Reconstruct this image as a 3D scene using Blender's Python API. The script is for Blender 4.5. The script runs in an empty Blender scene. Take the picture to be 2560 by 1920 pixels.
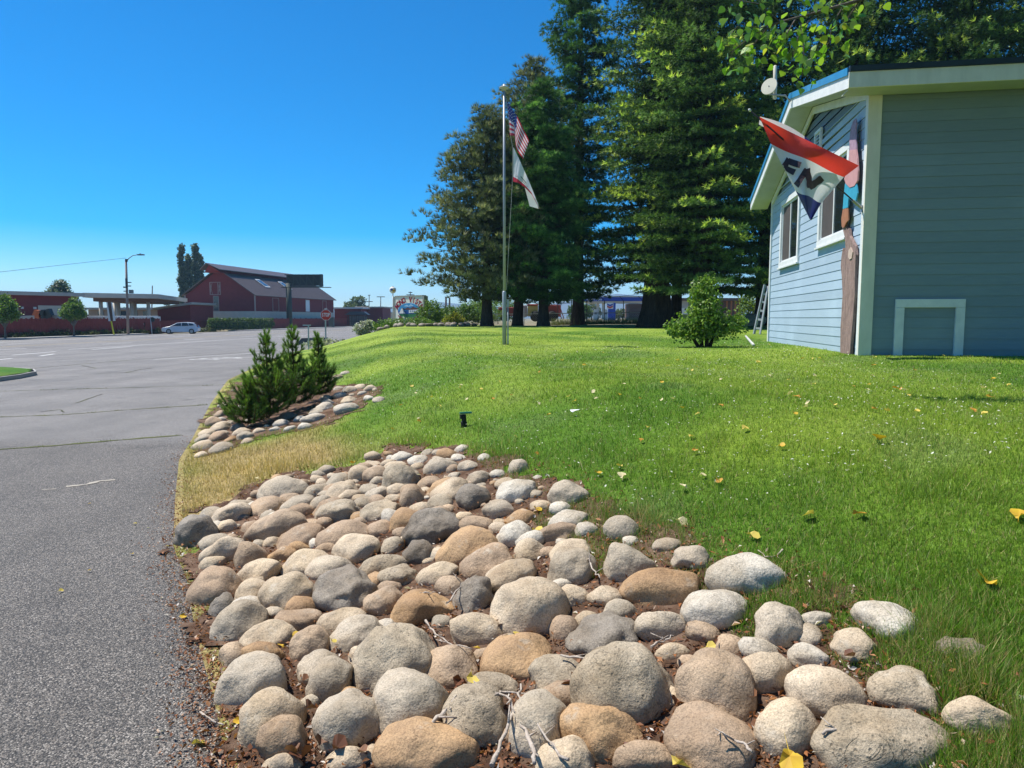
import bpy, bmesh, math, random
import numpy as np
from mathutils import Vector, Matrix, noise as mnoise
random.seed(7); RNG = np.random.default_rng(11)
scn = bpy.context.scene
COL = scn.collection

# ------------------------------------------------------------------ camera
CAMZ = 1.5; FPX = 1800.0; PITCH = math.atan(165/1800)
cam = bpy.data.cameras.new('camera'); camo = bpy.data.objects.new('camera', cam); COL.objects.link(camo)
cam.sensor_width = 36; cam.lens = 36*FPX/2560; cam.clip_start = .05; cam.clip_end = 60000
camo.location = (0, 0, CAMZ); camo.rotation_euler = (math.pi/2-PITCH, 0, 0)
scn.camera = camo
# ------------------------------------------------------------------ sky and sun
EL = math.radians(62); SH = Vector((.93, -.37)).normalized()
sdir = Vector((-SH.x*math.cos(EL), -SH.y*math.cos(EL), math.sin(EL)))
w = bpy.data.worlds.new('World'); scn.world = w; w.use_nodes = True
nt = w.node_tree; nt.nodes.clear()
sky = nt.nodes.new('ShaderNodeTexSky'); sky.sky_type = 'NISHITA'; sky.sun_disc = False
sky.sun_elevation = EL; sky.sun_rotation = math.atan2(sdir.x, sdir.y)
sky.altitude = 2000; sky.air_density = 1.0; sky.dust_density = .15; sky.ozone_density = 3.0
hs = nt.nodes.new('ShaderNodeHueSaturation'); hs.inputs['Saturation'].default_value = 1.8; hs.inputs['Value'].default_value = 1.25
bg = nt.nodes.new('ShaderNodeBackground'); bg.inputs['Strength'].default_value = .088
wo = nt.nodes.new('ShaderNodeOutputWorld')
nt.links.new(sky.outputs[0], hs.inputs['Color']); nt.links.new(hs.outputs[0], bg.inputs['Color']); nt.links.new(bg.outputs[0], wo.inputs['Surface'])
sl = bpy.data.lights.new('sun', 'SUN'); sl.energy = 5.0; sl.angle = math.radians(.53); sl.color = (1, .955, .88)
so = bpy.data.objects.new('sun', sl); COL.objects.link(so); so.location = (-30, 10, 60)
so.rotation_euler = sdir.to_track_quat('Z', 'Y').to_euler()
vs = scn.view_settings; vs.view_transform = 'Standard'; vs.look = 'None'; vs.gamma = 1; vs.exposure = .6; vs.use_curve_mapping = False
scn.cycles.use_denoising = True
scn.cycles.max_bounces = 6; scn.cycles.diffuse_bounces = 3; scn.cycles.glossy_bounces = 2; scn.cycles.transmission_bounces = 3; scn.cycles.transparent_max_bounces = 6; scn.cycles.volume_bounces = 0
scn.cycles.caustics_reflective = False; scn.cycles.caustics_refractive = False

# ------------------------------------------------------------------ pixel helpers (photograph pixels to points in the place)
CP, SP = math.cos(PITCH), math.sin(PITCH)
def ray(u, v):
    a = (u-1280)/FPX; b = (960-v)/FPX
    return Vector((a, CP+b*SP, -SP+b*CP))
def at(u, v, Y):
    d = ray(u, v); t = Y/d.y
    return Vector((d.x*t, Y, CAMZ+d.z*t))
def sm(t):
    t = np.clip(t, 0, 1); return t*t*(3-2*t)
EY = np.array([-30, -5, 0, 2.28, 2.74, 3.33, 4.02, 4.6, 5.85, 7.57, 8.87, 12.86, 18.5, 29.5, 38, 51, 60, 100, 180, 400, 9000.])
EX = np.array([17, 3.0, .3, -.92, -1.16, -1.49, -1.84, -2.19, -2.76, -3.52, -3.96, -5.39, -7.3, -9.9, -11.7, -12.9, -13, -9, 1, 27, 1000.])
def edge(Y): return np.interp(Y, EY, EX)
def kerbx(Y): return -46.7+.108*(np.asarray(Y, float)-65.8)
def zroad(X, Y): return -.5*sm((.5*np.asarray(Y)-np.asarray(X)-4)/45)
def H(X, Y):
    X = np.asarray(X, float); Y = np.asarray(Y, float)
    e = edge(Y); m = (edge(Y+.5)-edge(Y-.5))
    d = (X-e)/np.sqrt(1+m*m)
    zr = zroad(np.minimum(X, e), Y)
    P = .83+.0075*np.clip(Y-14, 0, 30)+.04*np.sin(X*.5+1)*np.sin(Y*.37)
    D = 4.3+.05*np.clip(Y-6, 0, 30)
    t = np.clip(d/D, 0, 1)
    s = .35*t+.65*sm(t); s = np.where(t >= 1, 1, s)
    s = s*(1-.0)
    return zr+(P-zr)*s
def h1(x, y): return float(H(x, y))
def gnd(u, v, lift=0.):
    d = ray(u, v); t0 = .5; 
    ts = np.geomspace(1.2, 400, 3000)
    X = d.x*ts; Y = d.y*ts; Z = CAMZ+d.z*ts
    below = Z < H(X, Y)+lift
    if not below.any(): return at(u, v, 60)
    i = int(np.argmax(below)); lo = ts[max(i-1, 0)]; hi = ts[i]
    for _ in range(20):
        m = (lo+hi)/2
        if CAMZ+d.z*m < h1(d.x*m, d.y*m)+lift: hi = m
        else: lo = m
    return Vector((d.x*hi, d.y*hi, CAMZ+d.z*hi))

# ------------------------------------------------------------------ numpy value noise
def vnoise(x, y, seed=0):
    x = np.asarray(x, float); y = np.asarray(y, float)
    xi = np.floor(x).astype(np.int64); yi = np.floor(y).astype(np.int64); fx = x-xi; fy = y-yi
    fx = fx*fx*(3-2*fx); fy = fy*fy*(3-2*fy)
    def hsh(a, b):
        n = (a*374761393+b*668265263+seed*974634777) & 0x7fffffff
        n = ((n ^ (n >> 13))*1274126177) & 0x7fffffff
        return ((n ^ (n >> 16)) & 0xffff)/65535.
    return (hsh(xi, yi)*(1-fx)+hsh(xi+1, yi)*fx)*(1-fy)+(hsh(xi, yi+1)*(1-fx)+hsh(xi+1, yi+1)*fx)*fy
def fbm(x, y, o=3, seed=0):
    s = 0; a = .5; t = 0
    for i in range(o): s = s+a*vnoise(x*2**i, y*2**i, seed+i); t += a; a *= .5
    return s/t

# ------------------------------------------------------------------ materials
MATS = {}
def rgb(h):
    h = h.lstrip('#'); c = [int(h[i:i+2], 16)/255 for i in (0, 2, 4)]
    return tuple((x/12.92 if x <= .04045 else ((x+.055)/1.055)**2.4) for x in c)
def new_mat(name):
    m = bpy.data.materials.new(name); m.use_nodes = True; t = m.node_tree; t.nodes.clear()
    o = t.nodes.new('ShaderNodeOutputMaterial'); b = t.nodes.new('ShaderNodeBsdfPrincipled')
    t.links.new(b.outputs[0], o.inputs['Surface']); MATS[name] = m
    return m, t, b, o
def N(t, typ, **kw):
    n = t.nodes.new(typ)
    for k, v in kw.items():
        if k in n.inputs.keys(): n.inputs[k].default_value = v
        else: setattr(n, k, v)
    return n
def mixc(t, fac, a, b, blend='MIX'):
    n = t.nodes.new('ShaderNodeMix'); n.data_type = 'RGBA'; n.blend_type = blend
    for s, v in ((n.inputs[0], fac), (n.inputs[6], a), (n.inputs[7], b)):
        if isinstance(v, bpy.types.NodeSocket): t.links.new(v, s)
        elif isinstance(v, (int, float)): s.default_value = v
        else: s.default_value = (*v, 1)
    return n.outputs[2]
def ramp(t, src, stops):
    r = t.nodes.new('ShaderNodeValToRGB'); e = r.color_ramp.elements
    while len(e) < len(stops): e.new(.5)
    for i, (p, c) in enumerate(stops):
        e[i].position = p; e[i].color = (*c, 1) if hasattr(c, '__len__') else (c, c, c, 1)
    t.links.new(src, r.inputs[0]); return r.outputs[0]
def coords(t, kind='Object', scale=(1, 1, 1)):
    if kind == 'Position': src = t.nodes.new('ShaderNodeNewGeometry').outputs['Position']
    else: src = t.nodes.new('ShaderNodeTexCoord').outputs[kind]
    if tuple(scale) != (1, 1, 1):
        m = t.nodes.new('ShaderNodeMapping'); m.inputs['Scale'].default_value = scale
        t.links.new(src, m.inputs[0]); return m.outputs[0]
    return src
def pm(name, c, c2=None, rough=.7, scale=6., bump=.0, bscale=40., metal=0., stretch=(1, 1, 1), detail=6, spec=.3, rnd=0.):
    """painted / plain procedural surface: two tones through noise, fine bump, slight object variation"""
    if name in MATS: return MATS[name]
    m, t, b, o = new_mat(name)
    c2 = c2 or tuple(x*.78 for x in c)
    co = coords(t, 'Position', stretch)
    n = N(t, 'ShaderNodeTexNoise', Scale=scale, Detail=detail, Roughness=.62); t.links.new(co, n.inputs['Vector'])
    f = ramp(t, n.outputs[0], [(.3, 0.), (.7, 1.)])
    col = mixc(t, f, c, c2)
    if rnd:
        oi = t.nodes.new('ShaderNodeObjectInfo')
        h = N(t, 'ShaderNodeHueSaturation'); mr = N(t, 'ShaderNodeMapRange'); t.links.new(oi.outputs['Random'], mr.inputs[0])
        mr.inputs[3].default_value = 1-rnd; mr.inputs[4].default_value = 1+rnd
        t.links.new(mr.outputs[0], h.inputs['Value']); t.links.new(col, h.inputs['Color']); col = h.outputs[0]
    t.links.new(col, b.inputs['Base Color'])
    b.inputs['Roughness'].default_value = rough; b.inputs['Metallic'].default_value = metal; b.inputs['Specular IOR Level'].default_value = spec
    if bump:
        n2 = N(t, 'ShaderNodeTexNoise', Scale=bscale, Detail=4); t.links.new(co, n2.inputs['Vector'])
        bp = N(t, 'ShaderNodeBump', Strength=bump, Distance=.02); t.links.new(n2.outputs[0], bp.inputs['Height']); t.links.new(bp.outputs[0], b.inputs['Normal'])
    return m
def leafmat(name, rough=.55, trans=.35, spec=.3):
    """foliage: colour from the leaves' own 'tint' attribute, some light through the blade"""
    m, t, b, o = new_mat(name)
    a = t.nodes.new('ShaderNodeVertexColor'); a.layer_name = 'tint'
    t.links.new(a.outputs[0], b.inputs['Base Color']); b.inputs['Roughness'].default_value = rough; b.inputs['Specular IOR Level'].default_value = spec
    tr = t.nodes.new('ShaderNodeBsdfTranslucent'); t.links.new(mixc(t, 1., a.outputs[0], (1.25, 1.35, .7), 'MULTIPLY'), tr.inputs[0])
    mx = t.nodes.new('ShaderNodeMixShader'); mx.inputs[0].default_value = trans
    t.links.new(b.outputs[0], mx.inputs[1]); t.links.new(tr.outputs[0], mx.inputs[2]); t.links.new(mx.outputs[0], o.inputs['Surface'])
    return m

# ------------------------------------------------------------------ object helpers
WL = {}
def link(o, parent=None, wl=None):
    COL.objects.link(o)
    if parent is not None: o.parent = parent
    WL[o.name] = wl if wl is not None else (WL[parent.name] if parent is not None else Vector((0, 0, 0)))
    return o
def tag(o, label=None, cat=None, group=None, kind=None):
    if label: o['label'] = label
    if cat: o['category'] = cat
    if group: o['group'] = group
    if kind: o['kind'] = kind
    return o
def thing(name, label, cat, loc, group=None):
    o = bpy.data.objects.new(name, None); o.empty_display_size = .2; o.location = loc
    link(o, None, Vector(loc)); return tag(o, label, cat, group)
def npmesh(name, V, F, mats, tint=None, smooth=False, mi=None, parent=None):
    """mesh object out of numpy arrays (F: n x 3 or n x 4), world coordinates"""
    V = np.asarray(V, np.float64); F = np.asarray(F, np.int32)
    off = np.array(WL[parent.name]) if parent is not None else np.zeros(3)
    me = bpy.data.meshes.new(name); k = F.shape[1]
    me.vertices.add(len(V)); me.vertices.foreach_set('co', (V-off).astype(np.float32).ravel())
    me.loops.add(F.size); me.loops.foreach_set('vertex_index', F.ravel())
    me.polygons.add(len(F)); me.polygons.foreach_set('loop_start', np.arange(0, F.size, k, dtype=np.int32))
    if mi is not None: me.polygons.foreach_set('material_index', np.asarray(mi, np.int32))
    if smooth: me.polygons.foreach_set('use_smooth', np.ones(len(F), bool))
    for m in (mats if isinstance(mats, (list, tuple)) else [mats]): me.materials.append(m)
    me.update(calc_edges=True)
    if tint is not None:
        a = me.color_attributes.new('tint', 'FLOAT_COLOR', 'POINT')
        c = np.ones((len(V), 4), np.float32); c[:, :3] = np.clip(tint, 0, 1); a.data.foreach_set('color', c.ravel())
    o = bpy.data.objects.new(name, me); return link(o, parent)
class MB:
    def __init__(s): s.v = []; s.f = []; s.m = []
    def add(s, vs, fs, m=0):
        b = len(s.v); s.v += [Vector(x) for x in vs]; s.f += [tuple(b+i for i in f) for f in fs]; s.m += [m]*len(fs); return s
    def ob(s, p, ex, ey, ez, m=0):
        p, ex, ey, ez = Vector(p), Vector(ex), Vector(ey), Vector(ez)
        V = [p, p+ex, p+ex+ey, p+ey, p+ez, p+ex+ez, p+ex+ey+ez, p+ey+ez]
        F = [(0, 3, 2, 1), (4, 5, 6, 7), (0, 1, 5, 4), (1, 2, 6, 5), (2, 3, 7, 6), (3, 0, 4, 7)]
        if ex.cross(ey).dot(ez) < 0: F = [f[::-1] for f in F]
        return s.add(V, F, m)
    def box(s, c, sx, sy, sz, rz=0., m=0):
        R = Matrix.Rotation(rz, 3, 'Z'); ex, ey, ez = R@Vector((sx, 0, 0)), R@Vector((0, sy, 0)), Vector((0, 0, sz))
        return s.ob(Vector(c)-ex/2-ey/2-ez/2, ex, ey, ez, m)
    def bar(s, a, b, w, d=None, up=(0, 0, 1), m=0):
        a, b = Vector(a), Vector(b); d = d or w; t = (b-a)
        x = t.cross(Vector(up)); x = x.normalized() if x.length > 1e-6 else Vector((1, 0, 0)); y = x.cross(t).normalized()
        return s.ob(a-x*w/2-y*d/2, x*w, y*d, t, m)
    def tube(s, pts, rad, n=8, cap=True, m=0):
        pts = [Vector(p) for p in pts]
        rad = rad if hasattr(rad, '__len__') else [rad]*len(pts)
        V = []; F = []; ref = None
        for i, p in enumerate(pts):
            t = (pts[min(i+1, len(pts)-1)]-pts[max(i-1, 0)]).normalized()
            if ref is None: ref = t.orthogonal().normalized()
            ref = (ref-t*ref.dot(t)); ref = ref.normalized() if ref.length > 1e-6 else t.orthogonal().normalized()
            q = t.cross(ref)
            for k in range(n):
                a = 2*math.pi*k/n; V.append(p+(ref*math.cos(a)+q*math.sin(a))*rad[i])
        for i in range(len(pts)-1):
            for k in range(n): F.append((i*n+k, i*n+(k+1) % n, (i+1)*n+(k+1) % n, (i+1)*n+k))
        if cap: F += [tuple(range(n))[::-1], tuple((len(pts)-1)*n+k for k in range(n))]
        return s.add(V, F, m)
    def prism(s, pts, off, m=0):
        n = len(pts); off = Vector(off); P = [Vector(p) for p in pts]
        nrm = Vector((0, 0, 0))
        for i in range(n): nrm += P[i].cross(P[(i+1) % n])
        if nrm.dot(off) > 0: P = P[::-1]
        return s.add(P+[p+off for p in P], [tuple(range(n)), tuple(range(2*n-1, n-1, -1))]+[(i+n, (i+1) % n+n, (i+1) % n, i) for i in range(n)], m)
    def lathe(s, c, prof, n=16, axis=(0, 0, 1), m=0):
        c = Vector(c); ax = Vector(axis).normalized(); x = ax.orthogonal().normalized(); y = ax.cross(x); V = []; F = []
        for (r, z) in prof:
            for k in range(n):
                a = 2*math.pi*k/n; V.append(c+ax*z+(x*math.cos(a)+y*math.sin(a))*max(r, 1e-4))
        for i in range(len(prof)-1):
            for k in range(n): F.append((i*n+k, i*n+(k+1) % n, (i+1)*n+(k+1) % n, (i+1)*n+k))
        F += [tuple(range(n))[::-1], tuple((len(prof)-1)*n+k for k in range(n))]
        return s.add(V, F, m)
    def build(s, name, mats, parent=None, smooth=False, bevel=0):
        me = bpy.data.meshes.new(name); off = WL[parent.name] if parent is not None else Vector((0, 0, 0))
        me.from_pydata([v-off for v in s.v], [], s.f)
        for m in (mats if isinstance(mats, (list, tuple)) else [mats]): me.materials.append(m)
        me.polygons.foreach_set('material_index', s.m)
        if smooth: me.polygons.foreach_set('use_smooth', [len(f) <= 4 for f in s.f])
        me.update(); o = bpy.data.objects.new(name, me); link(o, parent)
        if bevel:
            b = o.modifiers.new('bevel', 'BEVEL'); b.width = bevel; b.segments = 2; b.limit_method = 'ANGLE'
        return o
def textmesh(txt, size=1., ext=0., bold=0.):
    cu = bpy.data.curves.new('t', 'FONT'); cu.body = txt; cu.size = size; cu.extrude = ext; cu.offset = bold; cu.align_x = 'CENTER'; cu.align_y = 'CENTER'; cu.resolution_u = 2
    o = bpy.data.objects.new('t', cu); COL.objects.link(o)
    me = bpy.data.meshes.new_from_object(o, depsgraph=bpy.context.evaluated_depsgraph_get())
    bpy.data.objects.remove(o); V = [v.co.copy() for v in me.vertices]; F = [tuple(p.vertices) for p in me.polygons]; bpy.data.meshes.remove(me)
    return V, F
# ================================================================== materials of the setting
def asphalt():
    m, t, b, o = new_mat('asphalt')
    co = coords(t, 'Position')
    v = N(t, 'ShaderNodeTexVoronoi', Scale=150.); t.links.new(co, v.inputs['Vector'])
    v2 = N(t, 'ShaderNodeTexVoronoi', Scale=85.); t.links.new(co, v2.inputs['Vector'])
    sep = t.nodes.new('ShaderNodeSeparateColor'); t.links.new(v.outputs['Color'], sep.inputs[0])
    sep2 = t.nodes.new('ShaderNodeSeparateColor'); t.links.new(v2.outputs['Color'], sep2.inputs[0])
    st = ramp(t, sep.outputs[0], [(0., (.05, .045, .04)), (.35, (.145, .132, .12)), (.75, (.26, .24, .215)), (1., (.55, .51, .47))])
    st2 = ramp(t, sep2.outputs[1], [(0., (.10, .09, .08)), (.6, (.2, .18, .165)), (1., (.34, .30, .26))])
    big = ramp(t, sep2.outputs[0], [(.68, 0.), (.72, 1.)])
    st = mixc(t, big, st, st2)
    binder = ramp(t, v.outputs['Distance'], [(.42, 0.), (.72, 1.)])
    near = mixc(t, binder, st, (.03, .03, .03))
    # away from the first seam the surface is an older, finer and paler mix
    ps = t.nodes.new('ShaderNodeSeparateXYZ'); t.links.new(co, ps.inputs[0])
    n = N(t, 'ShaderNodeTexNoise', Scale=.45, Detail=5, Roughness=.6); t.links.new(co, n.inputs['Vector'])
    wear = ramp(t, n.outputs[0], [(.3, .82), (.7, 1.16)])
    far = mixc(t, .45, near, (.205, .19, .176))
    mth = N(t, 'ShaderNodeMapRange'); t.links.new(ps.outputs[1], mth.inputs[0]); mth.inputs[1].default_value = 8.4; mth.inputs[2].default_value = 9.2
    base = mixc(t, mth.outputs[0], mixc(t, 1., near, (.80, .77, .73), 'MULTIPLY'), far)
    col = mixc(t, 1., base, wear, 'MULTIPLY')
    sp = N(t, 'ShaderNodeTexNoise', Scale=2.2, Detail=3); t.links.new(co, sp.inputs['Vector'])
    stain = ramp(t, sp.outputs[0], [(.28, .8), (.42, 1.)])
    col = mixc(t, 1., col, stain, 'MULTIPLY')
    tw = N(t, 'ShaderNodeTexNoise', Scale=.9, Detail=5, Roughness=.65); t.links.new(coords(t, 'Position', (1., .12, 1.)), tw.inputs['Vector'])
    col = mixc(t, 1., col, ramp(t, tw.outputs[0], [(.3, .80), (.5, 1.), (.72, 1.12)]), 'MULTIPLY')
    oil = N(t, 'ShaderNodeTexVoronoi', Scale=.55); t.links.new(co, oil.inputs['Vector'])
    col = mixc(t, 1., col, ramp(t, oil.outputs['Distance'], [(.03, .55), (.10, 1.)]), 'MULTIPLY')
    t.links.new(col, b.inputs['Base Color']); b.inputs['Roughness'].default_value = .72; b.inputs['Specular IOR Level'].default_value = .42
    bp = N(t, 'ShaderNodeBump', Strength=.85, Distance=.006); bp.invert = True
    t.links.new(v.outputs['Distance'], bp.inputs['Height']); t.links.new(bp.outputs[0], b.inputs['Normal'])
    return m
def soilmat(name, c1, c2, c3, scale=14., bump=.8):
    m, t, b, o = new_mat(name); co = coords(t, 'Position')
    n = N(t, 'ShaderNodeTexNoise', Scale=scale, Detail=8, Roughness=.7); t.links.new(co, n.inputs['Vector'])
    n2 = N(t, 'ShaderNodeTexNoise', Scale=scale*.12, Detail=4); t.links.new(co, n2.inputs['Vector'])
    c = mixc(t, ramp(t, n.outputs[0], [(.35, 0.), (.65, 1.)]), c1, c2); c = mixc(t, ramp(t, n2.outputs[0], [(.4, 0.), (.65, 1.)]), c, c3)
    t.links.new(c, b.inputs['Base Color']); b.inputs['Roughness'].default_value = .95; b.inputs['Specular IOR Level'].default_value = .1
    bp = N(t, 'ShaderNodeBump', Strength=bump, Distance=.02); t.links.new(n.outputs[0], bp.inputs['Height']); t.links.new(bp.outputs[0], b.inputs['Normal'])
    return m
def lawnmat():
    m, t, b, o = new_mat('lawn'); co = coords(t, 'Position')
    a = t.nodes.new('ShaderNodeVertexColor'); a.layer_name = 'tint'
    n = N(t, 'ShaderNodeTexNoise', Scale=38., Detail=6, Roughness=.75); t.links.new(co, n.inputs['Vector'])
    n2 = N(t, 'ShaderNodeTexNoise', Scale=5., Detail=6, Roughness=.7); t.links.new(co, n2.inputs['Vector'])
    k = mixc(t, 1., ramp(t, n.outputs[0], [(.3, .45), (.72, 1.45)]), ramp(t, n2.outputs[0], [(.3, .75), (.7, 1.2)]), 'MULTIPLY')
    t.links.new(mixc(t, 1., a.outputs[0], k, 'MULTIPLY'), b.inputs['Base Color'])
    b.inputs['Roughness'].default_value = .9; b.inputs['Specular IOR Level'].default_value = .15
    bp = N(t, 'ShaderNodeBump', Strength=.7, Distance=.05); t.links.new(n.outputs[0], bp.inputs['Height']); t.links.new(bp.outputs[0], b.inputs['Normal'])
    return m
M_asph = asphalt()
M_dirt = soilmat('dry_ground', (.20, .16, .115), (.30, .25, .18), (.16, .16, .08), 6.)
M_bed = soilmat('bed_soil', (.05, .030, .020), (.13, .070, .042), (.20, .13, .09), 55., 1.)
M_lawn = lawnmat()
M_conc = pm('concrete', (.40, .385, .36), (.30, .29, .27), .9, 3., .3, 60)
M_line = pm('road_paint', (.78, .77, .74), (.50, .49, .47), .8, 9., .1, 60)
M_crack = soilmat('crack_fill', (.035, .033, .03), (.06, .055, .045), (.10, .11, .045), 9., .5)
M_moss = soilmat('crack_moss', (.10, .105, .045), (.17, .17, .07), (.06, .08, .025), 5., .5)

# ================================================================== the bed outlines, traced on the ground
def onground(pts): return np.array([[*gnd(u, v)[:2]] for u, v in pts])
BED = onground([(452, 1390), (470, 1290), (600, 1235), (690, 1190), (880, 1165), (965, 1120), (1130, 1125), (1300, 1165), (1450, 1225), (1580, 1300), (1800, 1385), (1960, 1440), (2120, 1515), (2300, 1600), (2400, 1680), (2520, 1800), (2558, 1960)])
BED = np.vstack([BED, [[1.3, 1.2], [-.28, 1.2], [-.90, 2.2], [-1.22, 2.9], [-1.62, 3.6], [-1.93, 4.15]]])
BED2 = onground([(486, 1128), (520, 1040), (572, 972), (612, 947), (700, 925), (830, 955), (960, 968), (900, 1030), (780, 1072), (700, 1082), (610, 1112), (515, 1136)])
DRY = onground([(452, 1150), (500, 1118), (640, 1112), (790, 1080), (880, 1120), (860, 1165), (690, 1195), (610, 1235), (500, 1290), (445, 1330)])
def inpoly(P, x, y):
    c = np.zeros(np.shape(x), bool); n = len(P)
    for i in range(n):
        x1, y1 = P[i]; x2, y2 = P[(i+1) % n]
        c ^= ((y1 > y) != (y2 > y)) & (x < (x2-x1)*(y-y1)/(y2-y1+1e-12)+x1)
    return c
def pdist(P, x, y):
    d = np.full(np.shape(x), 1e9); n = len(P)
    for i in range(n):
        a = P[i]; e = P[(i+1) % n]-a; L = e@e+1e-12
        t = np.clip(((x-a[0])*e[0]+(y-a[1])*e[1])/L, 0, 1)
        d = np.minimum(d, np.hypot(x-a[0]-t*e[0], y-a[1]-t*e[1]))
    return d
def sdist(P, x, y): return np.where(inpoly(P, x, y), -1, 1)*pdist(P, x, y)
def lawn_col(X, Y):
    n1 = fbm(X*.33, Y*.33, 3, 3); n2 = fbm(X*1.3+9, Y*1.3, 3, 5); n3 = fbm(X*.9, Y*.35, 2, 8)
    lush = np.array([.10, .20, .018]); mid = np.array([.20, .29, .03]); yel = np.array([.27, .36, .05]); dry = np.array([.40, .30, .13])
    a = sm((n1-.38)/.3)[..., None]; c = lush*(1-a)+mid*a
    far = sm((Y-8)/12)
    ystr = (.5+.5*np.sin((X*.75+Y*1.0+1.2*n1)*1.25))*far          # mown swaths on the slope
    b = np.clip(sm((n3-.42)/.25)*(.42+.42*far)+.8*ystr*sm((3-X)/6), 0, 1)[..., None]; c = c*(1-b)+yel*b
    c = c*(1-.22*((1-ystr/np.maximum(far, 1e-6))*far*sm((3-X)/6))[..., None])
    g = (sm((n2-.58)/.2)*.35)[..., None]; c = c*(1-g)+np.array([.17, .23, .085])*g
    d = sdist(DRY, X, Y); k = sm((.55-d+(n2-.5)*1.1)/.9)
    e = edge(Y); k = np.maximum(k, sm((.35-(X-e)+(n2-.5)*.5)/.5)*(Y > 0)*(Y < 30)*.9)
    k = k[..., None]; c = c*(1-k)+(dry*(.75+.5*n2[..., None]))*k
    return c

# ------------------------------------------------------------------ ground sheets
def sheet(name, xs_of_y, ys, mat, lift, tint=None, kind='structure', zf=H):
    rows = [np.asarray(xs_of_y(y), float) for y in ys]; k = len(rows[0]); V = []
    for y, r in zip(ys, rows):
        V.append(np.c_[r, np.full(k, y), zf(r, np.full(k, y))+lift])
    V = np.vstack(V); F = []
    i = np.arange(len(ys)-1)[:, None]*k+np.arange(k-1)[None]
    F = np.stack([i, i+1, i+1+k, i+k], -1).reshape(-1, 4)
    o = npmesh(name, V, F, mat, tint=tint(V[:, 0], V[:, 1]) if tint else None, smooth=True)
    return tag(o, kind=kind)
def zground(X, Y): return np.where(X < edge(Y), np.where(Y > -29, zroad(X, Y), 0), H(X, Y))
ys = np.r_[-30, -10, np.linspace(-4, 60, 90), np.geomspace(64, 4250, 36)]
sheet('ground', lambda y: np.r_[-4200, -2000, -800, -200, -90, -60, np.linspace(-48, edge(y), 14), edge(y)+np.r_[np.linspace(.3, 9, 24), 15, 30, 80, 300, 1200, 3600]], ys, M_dirt, -.05, zf=zground)
road = sheet('road', lambda y: np.r_[np.linspace(kerbx(y), edge(y)-4, 16), edge(y)-np.array([2.5, 1.2, .5, 0])+np.r_[0, 0, 0, .10*(vnoise(y*2.3, 0, 4)-.4)]],
             np.r_[-30, -10, np.arange(-4, 30, .35), np.linspace(31, 60, 20), np.geomspace(64, 600, 20)], M_asph, 0., zf=zroad)
yl = np.r_[-6, -2, np.arange(0, 14, .16), np.arange(14, 46, .5)]
lawn = sheet('lawn', lambda y: edge(y)+np.r_[-.03, .1, .25, .45, .7, np.linspace(1, 12, 60), np.linspace(13, 42, 40)], yl, M_lawn, .005, lawn_col)
def gridsheet(name, P, step, mat, lift, ragged=.18):
    x0, y0 = P.min(0)-.3; x1, y1 = P.max(0)+.3
    xs = np.arange(x0, x1, step); ysn = np.arange(y0, y1, step); X, Y = np.meshgrid(xs, ysn)
    Z = H(X, Y)+lift+.012*(fbm(X*9, Y*9, 2, 2)-.5)
    idx = np.arange(X.size).reshape(X.shape); cx = X[:-1, :-1]+step/2; cy = Y[:-1, :-1]+step/2
    ok = sdist(P, cx, cy) < (fbm(cx*4, cy*4, 3, 6)-.55)*ragged*2
    F = np.stack([idx[:-1, :-1], idx[:-1, 1:], idx[1:, 1:], idx[1:, :-1]], -1)[ok]
    return tag(npmesh(name, np.c_[X.ravel(), Y.ravel(), Z.ravel()], F, mat, smooth=True), kind='structure')
gridsheet('soil_bed', BED, .05, M_bed, .014, .25)
gridsheet('soil_bed', BED2, .06, M_bed, .014, .3)

# ------------------------------------------------------------------ joints, cracks and paint on the road (flat marks on the surface)
def roadpt(u, v, lift=.004):
    d = ray(u, v); z = 0.
    for _ in range(40):
        t = (z-CAMZ)/d.z; z = .5*z+.5*float(zroad(d.x*t, d.y*t))
    return Vector((d.x*t, d.y*t, float(zroad(d.x*t, d.y*t))+lift))
def ribbon(pts, wid, lift=.004, seg=.25, jit=.0, wj=0., seed=0):
    """strip along a ground polyline, follows the road surface"""
    P = [Vector((p[0], p[1], 0)) for p in pts]; Q = []
    for a, b in zip(P, P[1:]):
        n = max(1, int((b-a).length/seg))
        Q += [a.lerp(b, i/n) for i in range(n)]
    Q.append(P[-1]); V = []; rr = random.Random(seed)
    for i, q in enumerate(Q):
        t = (Q[min(i+1, len(Q)-1)]-Q[max(i-1, 0)]).normalized(); nrm = Vector((-t.y, t.x, 0))
        c = q+nrm*rr.uniform(-jit, jit); ww = wid*(1+rr.uniform(-wj, wj))/2
        for s in (-1, 1):
            p = c+nrm*s*ww; V.append((p.x, p.y, float(zroad(p.x, p.y))+lift))
    F = [(2*i, 2*i+1, 2*i+3, 2*i+2) for i in range(len(Q)-1)]
    return V, F
def mark(name, pts, wid, mat, lift=.004, **k):
    V, F = ribbon(pts, wid, lift, **k); return MB().add(V, F).build(name, mat, road)
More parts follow.
